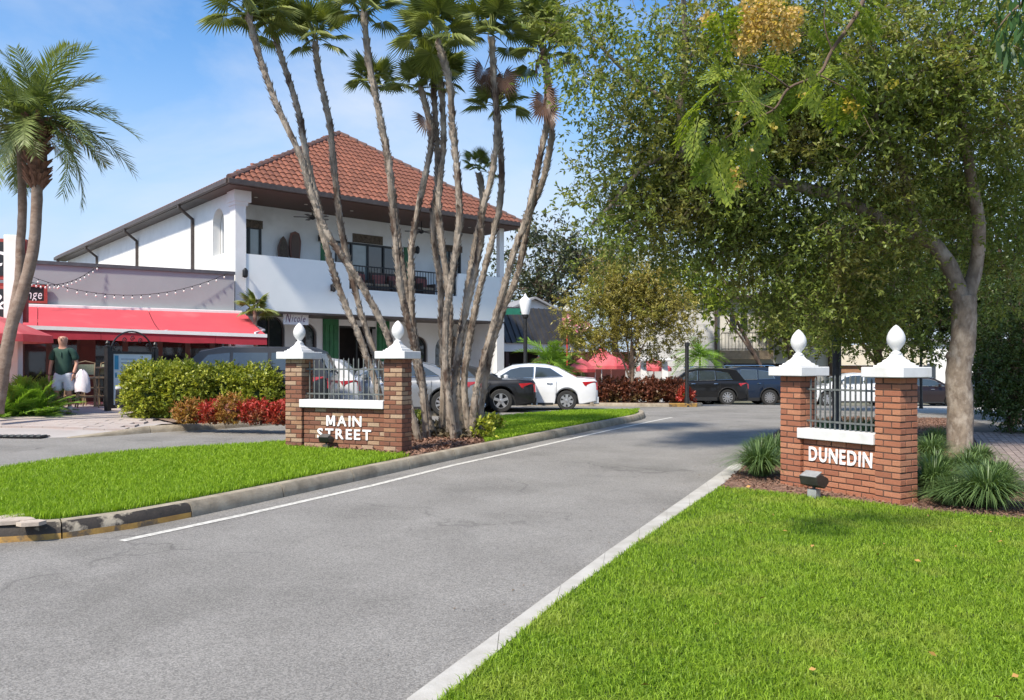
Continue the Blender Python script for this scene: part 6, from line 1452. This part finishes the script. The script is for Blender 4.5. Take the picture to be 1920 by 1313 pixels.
# liriope clumps: arching straps
def strap_clump(name, x, y, z, n, L_, spread, label, group, wd=.011, mat=None):
    root = empty(name, (x, y, z), 0, label, 'plant', group); k = np.arange(n); az = rng.uniform(0, 2 * np.pi, n); ln = L_ * rng.uniform(.6, 1.15, n); out = rng.uniform(.15, 1, n) * spread
    H = np.stack([np.cos(az), np.sin(az), np.zeros(n)], 1); S = np.stack([-np.sin(az), np.cos(az), np.zeros(n)], 1) * (wd / 2); b = H * (rng.uniform(0, .12, n))[:, None]; Z = np.array([0, 0, 1.]); rows = []
    for t, wk in ((0, 1), (.3, 1), (.6, .9), (.85, .6)):
        p = b + H * (ln * out * t ** 1.3)[:, None] + Z * (ln * (t * 1.15 - t * t * (.35 + .65 * out)))[:, None]; rows += [p - S * wk, p + S * wk]
    t = 1; rows.append(b + H * (ln * out)[:, None] + Z * (ln * (1.15 - (.35 + .65 * out)))[:, None]); V = np.stack(rows, 1); V[:, :, 2] = np.maximum(V[:, :, 2], .01); V = V.reshape(-1, 3)
    i = np.arange(n)[:, None] * 9; F = np.concatenate([i + np.array(q) for q in ([0, 1, 3], [0, 3, 2], [2, 3, 5], [2, 5, 4], [4, 5, 7], [4, 7, 6], [6, 7, 8])]); np_mesh('blades', V, F, mat or leaf_lir, root); return root
LG = 'strap leaved grass clumps around the right sign'
lir = [(1425, 893, .66, 'grass clump at the road edge left of the right sign', 1000, 1.0), (1452, 868, .62, 'grass clump touching the left pier of the right sign', 800, 1.0), (1432, 850, .45, 'smaller grass clump behind the road edge one', 500, 1.0),
       (1752, 930, .62, 'grass clump against the right face of the right pier', 900, 1), (1852, 950, .66, 'rightmost and largest grass clump by the brick walk', 1300, 1.1), (1790, 948, .42, 'low grass clump in front of the trunk', 600, 1), (1755, 893, .5, 'grass clump between the right pier and the big trunk', 700, 1), (1870, 915, .5, 'grass clump behind the rightmost one by the walk', 700, 1),
       (1745, 862, .55, 'grass clump behind the right pier, left of the trunk', 700, 1), (1815, 895, .5, 'grass clump at the foot of the big trunk', 700, 1), (1755, 835, .5, 'farther grass clump seen between pier and trunk', 500, 1), (1835, 870, .45, 'grass clump right of the big trunk at the walk', 500, 1)]
for px, py, L_, lab, n, sp in lir: p = gp(px, py, .03); strap_clump('grass_clump', p.x, p.y, p.z, n, L_, sp, lab, LG)
for gi, px in enumerate((1530, 1560, 1590, 1620, 1650, 1680, 1545, 1610)): 
    p = gp(px, 826 if px in (1545, 1610) else 812, .03); strap_clump('grass_clump', p.x, p.y, p.z, 450, .5, 1.0, 'grass clump behind the iron bars of the right sign, ' + ['leftmost of the far row', 'second in the far row', 'third in the far row', 'fourth in the far row', 'fifth in the far row', 'last in the far row', 'nearer the bars on the left', 'nearer the bars on the right'][gi], LG)

# ------------------------------------------------------------------ lamp posts, umbrellas, board, stools
def ground_at(px, Y): p = at(px, HY, Y); return Vector((p.x, p.y, G(p.x, min(p.y, 39.9))))
g = ground_at(985, 28.6) + Vector((0, 0, .12)); lp = empty('street_lamp', g, 0, 'black street lamp with white acorn globe right of the white building', 'street lamp')
H = at(985, 590, 28.6).z - g.z; h2_ = at(985, 556, 28.6).z - g.z
MB().lathe([(.2, 0), (.2, .25), (.13, .35), (.11, .8), (.075, 1.0), (.065, H - .15), (.11, H - .1), (.12, H)], n=12).build('post', iron, lp, smooth='auto')
MB().lathe([(.13, H), (.16, H + .1), (.22, h2_ - .22), (.2, h2_ - .12), (.06, h2_), (.02, h2_ + .1)], n=12).build('globe', M('lamp_globe', (.8, .8, .79), (.75, .75, .74), rough=.25), lp, smooth='auto')
f = MB().box((-.75, -.015, H - .0), (-.1, .015, H + .22)).build('street_sign', M('street_green', (.01, .13, .08), (.01, .11, .07), rough=.4), lp); MB().box((-.2, -.02, H + .05), (-.02, .02, H + .1)).build('bracket', iron, f)
def post(px, Y, topy, w_, label):
    g = ground_at(px, Y); o = empty('black_post', g, 0, label, 'post'); t = at(px, topy, Y).z - g.z; MB().lathe([(w_ * 1.3, 0), (w_ * 1.3, .3), (w_, .4), (w_, t - .15), (w_ * 1.25, t - .14), (w_ * 1.2, t - .02), (w_ * .3, t)], n=12).build('shaft', iron, o, smooth='auto'); MB().lathe([(w_ * 1.5, 0), (w_ * 1.5, .06)], n=12).build('base_plate', iron, o); return o
post(1288, 29.9, 642, .075, 'plain black post in the burgundy hedge'); post(1569, 16.0, 560, .085, 'black lamp standard behind the iron bars of the right sign'); post(1727, 30, 652, .05, 'thin black post between the right sign and the trunk')
def umbrella(px, Y, topy, rimy, rp, cloth, label, group, sides=8, polem=None):
    g = ground_at(px, Y); r = rp / FPX * Y; zt = at(px, topy, Y).z - g.z; zr = at(px, rimy, Y).z - g.z; o = empty('patio_umbrella', g, random.uniform(0, .5), label, 'umbrella', group)
    mb = MB(); ring = [(r * math.cos(2 * math.pi * k / sides), r * math.sin(2 * math.pi * k / sides), zr) for k in range(sides)]; mid = [(x * .5, y * .5, zr + (zt - zr) * .62) for x, y, _ in ring]
    mb.add([(0, 0, zt)] + mid + ring, [(0, 1 + k, 1 + (k + 1) % sides) for k in range(sides)] + [(1 + k, 1 + sides + k, 1 + sides + (k + 1) % sides, 1 + (k + 1) % sides) for k in range(sides)])
    lo = [(x * 1.01, y * 1.01, zr - .16) for x, y, _ in ring]; mb.add(ring + lo, [(k, sides + k, sides + (k + 1) % sides, (k + 1) % sides) for k in range(sides)]); mb.build('canopy', cloth, o)
    MB().tube([(0, 0, 0), (0, 0, zt + .08)], .03, 8).build('pole', polem or wbar, o); MB().lathe([(.25, 0), (.25, .06), (.05, .1)], n=10).build('base', iron, o)
    for k in range(sides): MB().bar((0, 0, zt - .35), (ring[k][0] * .9, ring[k][1] * .9, zr + .02), .015).build('rib', wbar, o)
    return o
red_u = M('red_umbrella_cloth', (.62, .07, .09), (.7, .2, .22), scale=1, rough=.8, transl=.3); org_u = M('orange_umbrella_cloth', (.75, .32, .14), (.7, .25, .1), scale=1, rough=.8, transl=.3)
umbrella(-62, 17.5, 578, 628, 140, red_u, 'red umbrella cutting in at the left edge below the awning', None)
for px, t, rm, rp, c, Y, lab in [(1090, 672, 692, 28, red_u, 39, 'pinkish red patio umbrella just right of the white sedan roof'), (1116, 668, 686, 22, red_u, 42, 'smaller red patio umbrella behind its neighbour'), (1146, 664, 686, 34, red_u, 38, 'brightest red patio umbrella left of the olive tree stem'), (1226, 672, 690, 34, red_u, 38, 'red patio umbrella between two white heater posts'), (1010, 668, 690, 22, org_u, 38, 'orange patio umbrella behind the small palms'), (1052, 684, 697, 14, org_u, 40, 'little orange patio umbrella above the white sedan'), (1128, 650, 672, 22, red_u, 44, 'tall red patio umbrella farthest back')]:
    umbrella(px, Y, t, rm, rp, c, lab, 'patio umbrellas beyond the hedge')
for px in (1206, 1246):
    g = ground_at(px, 36.5); o = empty('white_heater', g, 0, 'white tapered patio heater ' + ('left' if px == 1206 else 'right') + ' of the red umbrella by the pale house', 'heater', 'tapered white patio heaters'); zt = at(px, 676, 36.5).z - g.z
    MB().lathe([(.28, 0), (.16, zt - .05)], n=4, off=.5).build('tower', wbar, o); MB().lathe([(.16, zt - .04), (.5, zt), (.2, zt + .12)], n=12).build('reflector', wbar, o)
# low wall of the patio
pw = empty('patio_wall', ground_at(1150, 37), 0, 'low dark patio wall and tables under the red umbrellas', 'wall'); MB().box((-4.6, 0, 0), (1.8, .15, .85)).build('panel', dark_in, pw); MB().box((-4.7, -.03, .851), (1.9, .18, .92)).build('capping', brown_tr, pw)
rw = px_box('red_wall', 1050, 1180, -.6, 2.3, 45.5, 47, 3, M('red_shop_wall', (.12, .03, .025), (.09, .025, .02), scale=2)); tag(rw, 'red painted shop wall behind the patio umbrellas', 'wall', kind='structure')
bw = px_box('boundary_wall', 1175, 1330, -.6, 1.2, 45, 45.5, .3, pale); tag(bw, 'pale low wall left of the balcony house', 'wall')
# map board gate
p = at(202, HY, 19.2); q = at(291, HY, 20.6); zg = zplaza(p.x, p.y)
mpb = empty('map_board', (p.x, p.y, zg), math.atan2(q.y - p.y, q.x - p.x), 'black iron stand with arched top holding a pale blue notice board', 'notice board')
D_ = math.hypot(q.x - p.x, q.y - p.y); ht = at(202, 652, 19.2).z - zg
for x in (0, D_): MB().box((x - .055, -.055, 0), (x + .055, .055, ht)).lathe([(.06, ht), (.075, ht + .03), (.03, ht + .06), (.055, ht + .11), (.02, ht + .17)], (x, 0, 0), 10).build('post', iron, mpb)
za, zb2 = at(240, 758, 19.8).z - zg, at(240, 664, 19.8).z - zg
MB().box((.06, -.04, za - .08), (D_ - .06, .04, za)).box((.06, -.04, zb2), (D_ - .06, .04, zb2 + .06)).box((.06, -.035, za), (.14, .035, zb2)).box((D_ - .14, -.035, za), (D_ - .06, .035, zb2)).build('frame', iron, mpb)
bd = MB().box((.141, -.02, za + .001), (D_ - .141, .02, zb2 - .001)).build('notice', M('pale_blue_print', (.5, .62, .64), (.62, .7, .7), scale=3, rough=.35), mpb)
blu = M('blue_print', (.05, .3, .45), (.04, .25, .4)); gry = M('grey_print', (.3, .38, .4), (.35, .42, .44))
MB().box((.18, -.024, zb2 - .38), (.3, -.021, zb2 - .04)).box((.2, -.024, zb2 - .58), (.26, -.021, zb2 - .46)).build('printing', blu, bd)
mb = MB()
for k in range(11): mb.box((.38, -.024, zb2 - .14 - k * .09), (.38 + random.uniform(.3, .6), -.021, zb2 - .115 - k * .09))
mb.build('printing', gry, bd)
arc = [(D_ / 2 - (D_ / 2 - .1) * math.cos(math.pi * k / 16), 0, zb2 + .06 + .5 * math.sin(math.pi * k / 16)) for k in range(17)]; MB().tube(arc, .02, 6).build('arch', iron, mpb)
sc = MB()
for k in range(5):
    c = .25 + (D_ - .5) * k / 4; h = zb2 + .1 + .28 * math.sin(math.pi * (k + .6) / 5.2); sc.tube([(c + .07 * math.cos(a * .7) * (1 - a / 14), 0, h + .08 * math.sin(a * .7) * (1 - a / 14)) for a in range(12)], .012, 5)
sc.build('scrollwork', iron, mpb)
rat = M('rattan', (.28, .2, .12), (.2, .14, .08), scale=14, rough=.7)
def stool(px, Y, label, rz):
    pp = at(px, HY, Y); z = zplaza(pp.x, pp.y); o = empty('bar_stool', (pp.x, pp.y, z), rz, label, 'stool', 'rattan bar stools under the awning')
    for sx in (-1, 1):
        for sy in (-1, 1): MB().tube([(sx * .24, sy * .24, 0), (sx * .17, sy * .17, .74)], .02, 6).build('leg', rat, o)
    MB().box((-.21, -.2, .74), (.21, .2, .79)).build('seat', rat, o, bevel=.015)
    for z in (.28, .5): MB().tube([(-.21, -.21, z), (.21, -.21, z), (.21, .21, z), (-.21, .21, z), (-.21, -.21, z)], .014, 5).build('footrest', rat, o)
    MB().tube([(-.19, .18, .78), (-.22, .27, 1.15), (0, .31, 1.2), (.22, .27, 1.15), (.19, .18, .78)], .018, 6).build('back_frame', rat, o); MB().add([(-.19, .2, .85), (.19, .2, .85), (.21, .275, 1.12), (-.21, .275, 1.12)], [(0, 1, 2, 3)]).build('backrest', M('woven_back', (.1, .14, .09), (.25, .24, .17), scale=60, rough=.8), o)
stool(163, 20.6, 'rattan bar stool right behind the man', .6); stool(182, 21.3, 'rattan bar stool between the man and the black iron stand', -.5); stool(140, 21.6, 'rattan bar stool hidden behind the white cloth', 2.2)
pp = at(196, HY, 21.6); tb_ = empty('bar_table', (pp.x, pp.y, zplaza(pp.x, pp.y)), 0, 'tall round bar table behind the iron stand', 'table'); MB().lathe([(.4, 1.02), (.4, 1.06)], n=20).build('table_top', brown_tr, tb_); MB().lathe([(.25, 0), (.25, .03), (.035, .05), (.035, 1.02)], n=12).build('pedestal', iron, tb_)

# ------------------------------------------------------------------ the walking man
def skin_body(name, verts, edges, radii, mat, parent, sub=2, root_i=0):
    me = bpy.data.meshes.new(name); me.from_pydata([tuple(v) for v in verts], edges, []); o = link(name, me, parent); me.materials.append(mat)
    s = o.modifiers.new('skin', 'SKIN'); s.use_smooth_shade = True
    if not me.skin_vertices: 
        bm = bmesh.new(); bm.from_mesh(me); bm.verts.layers.skin.verify(); bm.to_mesh(me); bm.free()
    for i, r in enumerate(radii): me.skin_vertices[0].data[i].radius = r if hasattr(r, '__len__') else (r, r); me.skin_vertices[0].data[i].use_root = (i == root_i)
    m = o.modifiers.new('sub', 'SUBSURF'); m.levels = sub; m.render_levels = sub; return o
mp_ = gp(118, 776, PZ + .03); zm = zplaza(mp_.x, 18.0); xm = at(119, HY, 18.0).x
man = empty('person', (xm, 18.0, zm), R(8), 'man in dark green polo shirt and pale shorts walking beside the cycads', 'person')
skin_c = M('skin', (.5, .27, .19), (.44, .22, .155), scale=6, rough=.55); polo = M('green_polo', (.012, .045, .035), (.02, .06, .045), scale=9, rough=.85); shorts_m = M('pale_shorts', (.56, .6, .68), (.48, .52, .6), scale=9, rough=.9); sock_m = M('white_sock', (.7, .68, .66), (.6, .58, .56)); shoe_m = M('tan_shoe', (.3, .24, .18), (.22, .18, .14)); hair_m = M('white_hair', (.62, .58, .54), (.5, .46, .42), scale=30, rough=.9)
S_ = 1.0
V_ = [(0, 0, .93), (0, .0, 1.12), (0, .01, 1.33), (0, .0, 1.46), (0, -.01, 1.52), (0, -.03, 1.585), (0, -.03, 1.67), (0, -.02, 1.76),         # 0-7 pelvis, waist, chest, collar, neck, jaw, head, crown
      (.11, 0, .88), (.115, -.02, .5), (.12, .05, .1), (.13, -.06, .045), (.14, -.16, .03),                                                     # 8-12 left leg (viewer right)
      (-.11, 0, .88), (-.13, -.05, .5), (-.15, .12, .14), (-.15, .06, .05), (-.16, -.03, .03),                                                    # 13-17
      (.19, .01, 1.41), (.27, .04, 1.14), (.25, -.1, .92), (-.19, .01, 1.41), (-.27, .02, 1.13), (-.28, -.04, .88)]                             # arms
E_ = [(0, 1), (1, 2), (2, 3), (3, 4), (4, 5), (5, 6), (6, 7), (0, 8), (8, 9), (9, 10), (10, 11), (11, 12), (0, 13), (13, 14), (14, 15), (15, 16), (16, 17), (3, 18), (18, 19), (19, 20), (3, 21), (21, 22), (22, 23)]
Rr = [(.15, .115), (.145, .11), (.16, .115), (.11, .08), (.065, .065), (.085, .095), (.115, .13), (.09, .1), (.09, .09), (.055, .06), (.036, .042), (.04, .045), (.035, .025), (.09, .09), (.055, .06), (.036, .042), (.04, .045), (.035, .025), (.062, .062), (.042, .042), (.03, .03), (.062, .062), (.042, .042), (.03, .03)]
skin_body('body', V_, E_, Rr, skin_c, man)
def hand(wrist, d, side, parent):
    wv = Vector(wrist); d = Vector(d).normalized(); sd = Vector((0, 1, 0)); v = [wv, wv + d * .05, wv + d * .09]; e = [(0, 1), (1, 2)]; r = [.022, .03, .03]
    for k in range(4):
        o = (k - 1.5) * .02; b = len(v); ln = (.065, .08, .075, .058)[k]; v += [wv + d * .1 + sd * o, wv + d * (.1 + ln * .5) + sd * o * 1.1 - Vector((side * .008, 0, 0)), wv + d * (.1 + ln * .95) + sd * o - Vector((side * .025, 0, 0))]; e += [(2, b), (b, b + 1), (b + 1, b + 2)]; r += [.009, .0085, .0075]
    b = len(v); v += [wv + d * .04 - sd * .035, wv + d * .08 - sd * .05, wv + d * .105 - sd * .045]; e += [(1, b), (b, b + 1), (b + 1, b + 2)]; r += [.012, .01, .0085]
    skin_body('hand', v, e, r, skin_c, parent, 1)
hand((.25, -.1, .92), (-.05, -.15, -1), 1, man); hand((-.28, -.04, .88), (0, -.1, -1), -1, man)
skin_body('polo_shirt', [(0, 0, .78), (0, 0, 1.1), (0, .01, 1.32), (0, 0, 1.45), (.2, .01, 1.41), (.262, .035, 1.2), (-.2, .01, 1.41), (-.262, .018, 1.2)], [(0, 1), (1, 2), (2, 3), (3, 4), (4, 5), (3, 6), (6, 7)], [(.2, .155), (.19, .15), (.2, .15), (.115, .09), (.085, .085), (.085, .085), (.085, .085), (.085, .085)], polo, man)
skin_body('shorts', [(0, 0, 1.0), (0, 0, .86), (.11, 0, .8), (.125, -.01, .5), (-.11, 0, .8), (-.135, -.04, .5)], [(0, 1), (1, 2), (2, 3), (1, 4), (4, 5)], [(.17, .13), (.17, .13), (.115, .12), (.115, .12), (.115, .12), (.115, .12)], shorts_m, man)
for s, ft in ((1, ((.12, .05, .16), (.13, .03, .06), (.14, -.17, .035))), (-1, ((-.15, .12, .2), (-.15, .1, .07), (-.16, -.04, .035)))):
    a, b, c = [Vector(q) for q in ft]; skin_body('shoe', [b + Vector((0, .03, 0)), b + Vector((0, -.06, -.01)), c + Vector((0, 0, .01))], [(0, 1), (1, 2)], [(.045, .05), (.05, .045), (.042, .03)], shoe_m, man); MB().tube([a + Vector((0, 0, .02)), b], [.05, .046], 10).build('sock', sock_m, man, smooth=True)
skin_body('hair', [(-.07, .02, 1.7), (0, .02, 1.765), (.07, .02, 1.7), (0, .085, 1.67)], [(0, 1), (1, 2), (1, 3)], [.045, .065, .045, .055], hair_m, man)
fc = MB(); fc.lathe([(.002, -.035), (.016, -.02), (.012, .02), (.004, .035)], (0, -.148, 1.685), 8); fc.build('nose', skin_c, man, smooth=True)
for s in (-1, 1): MB().lathe([(.002, -.012), (.012, 0), (.002, .012)], (s * .036, -.128, 1.715), 8).build('eye', black_p, man); MB().lathe([(.004, -.03), (.018, 0), (.004, .03)], (s * .092, -.02, 1.69), 8).build('ear', skin_c, man)
MB().box((-.028, -.128, 1.632), (.028, -.112, 1.64)).build('mouth', M('lips', (.3, .12, .1), (.25, .1, .08)), man)
ck = MB()
ck.tube([(0, -.13, 1.4), (0, -.15, 1.3)], .012, 5).build('placket', M('placket', (.03, .08, .06), (.03, .08, .06)), man)
cl = empty('white_jacket', (xm + .42, 18.0, zm + .5), 0, 'white cloth jacket hanging from the hand of the man', 'jacket'); mb = MB(); ring = 14; rows = []
for z, rx, ry in ((.5, .03, .03), (.44, .1, .06), (.3, .15, .08), (.12, .17, .1), (0, .16, .1)):
    for k in range(ring): a = 2 * math.pi * k / ring; f = 1 + .16 * math.sin(5 * a + z * 6); mb.v.append((rx * math.cos(a) * f, ry * math.sin(a) * f, z + .02 * math.sin(3 * a)))
for i in range(4):
    for k in range(ring): mb.f.append((i * ring + k, i * ring + (k + 1) % ring, (i + 1) * ring + (k + 1) % ring, (i + 1) * ring + k)); mb.m.append(0)
mb.build('cloth', M('white_cloth', (.72, .66, .7), (.62, .56, .6), scale=8, rough=.9), cl, smooth=True); MB().tube([(-.02, 0, .5), (-.08, -.02, .38), (-.12, -.02, .2)], [.03, .045, .04], 8).build('sleeve', M('white_cloth', (0, 0, 0)), cl, smooth=True)

u_ = uf(915, .9); bx_ = (OX + CA * u_ - SA * .9, OY + SA * u_ + CA * .9, 4.26)
shrub('balcony_plant', bx_, (.34, .34, .62), 170, .09, leaf_dark, 'tall conical potted plant at the right end of the balcony', 'plant', per=9, twig=.14)
MB().lathe([(.16, 0), (.22, .3)], n=10).build('pot', wood_d, [o for o in COL.objects if o.name.startswith('balcony_plant')][0])
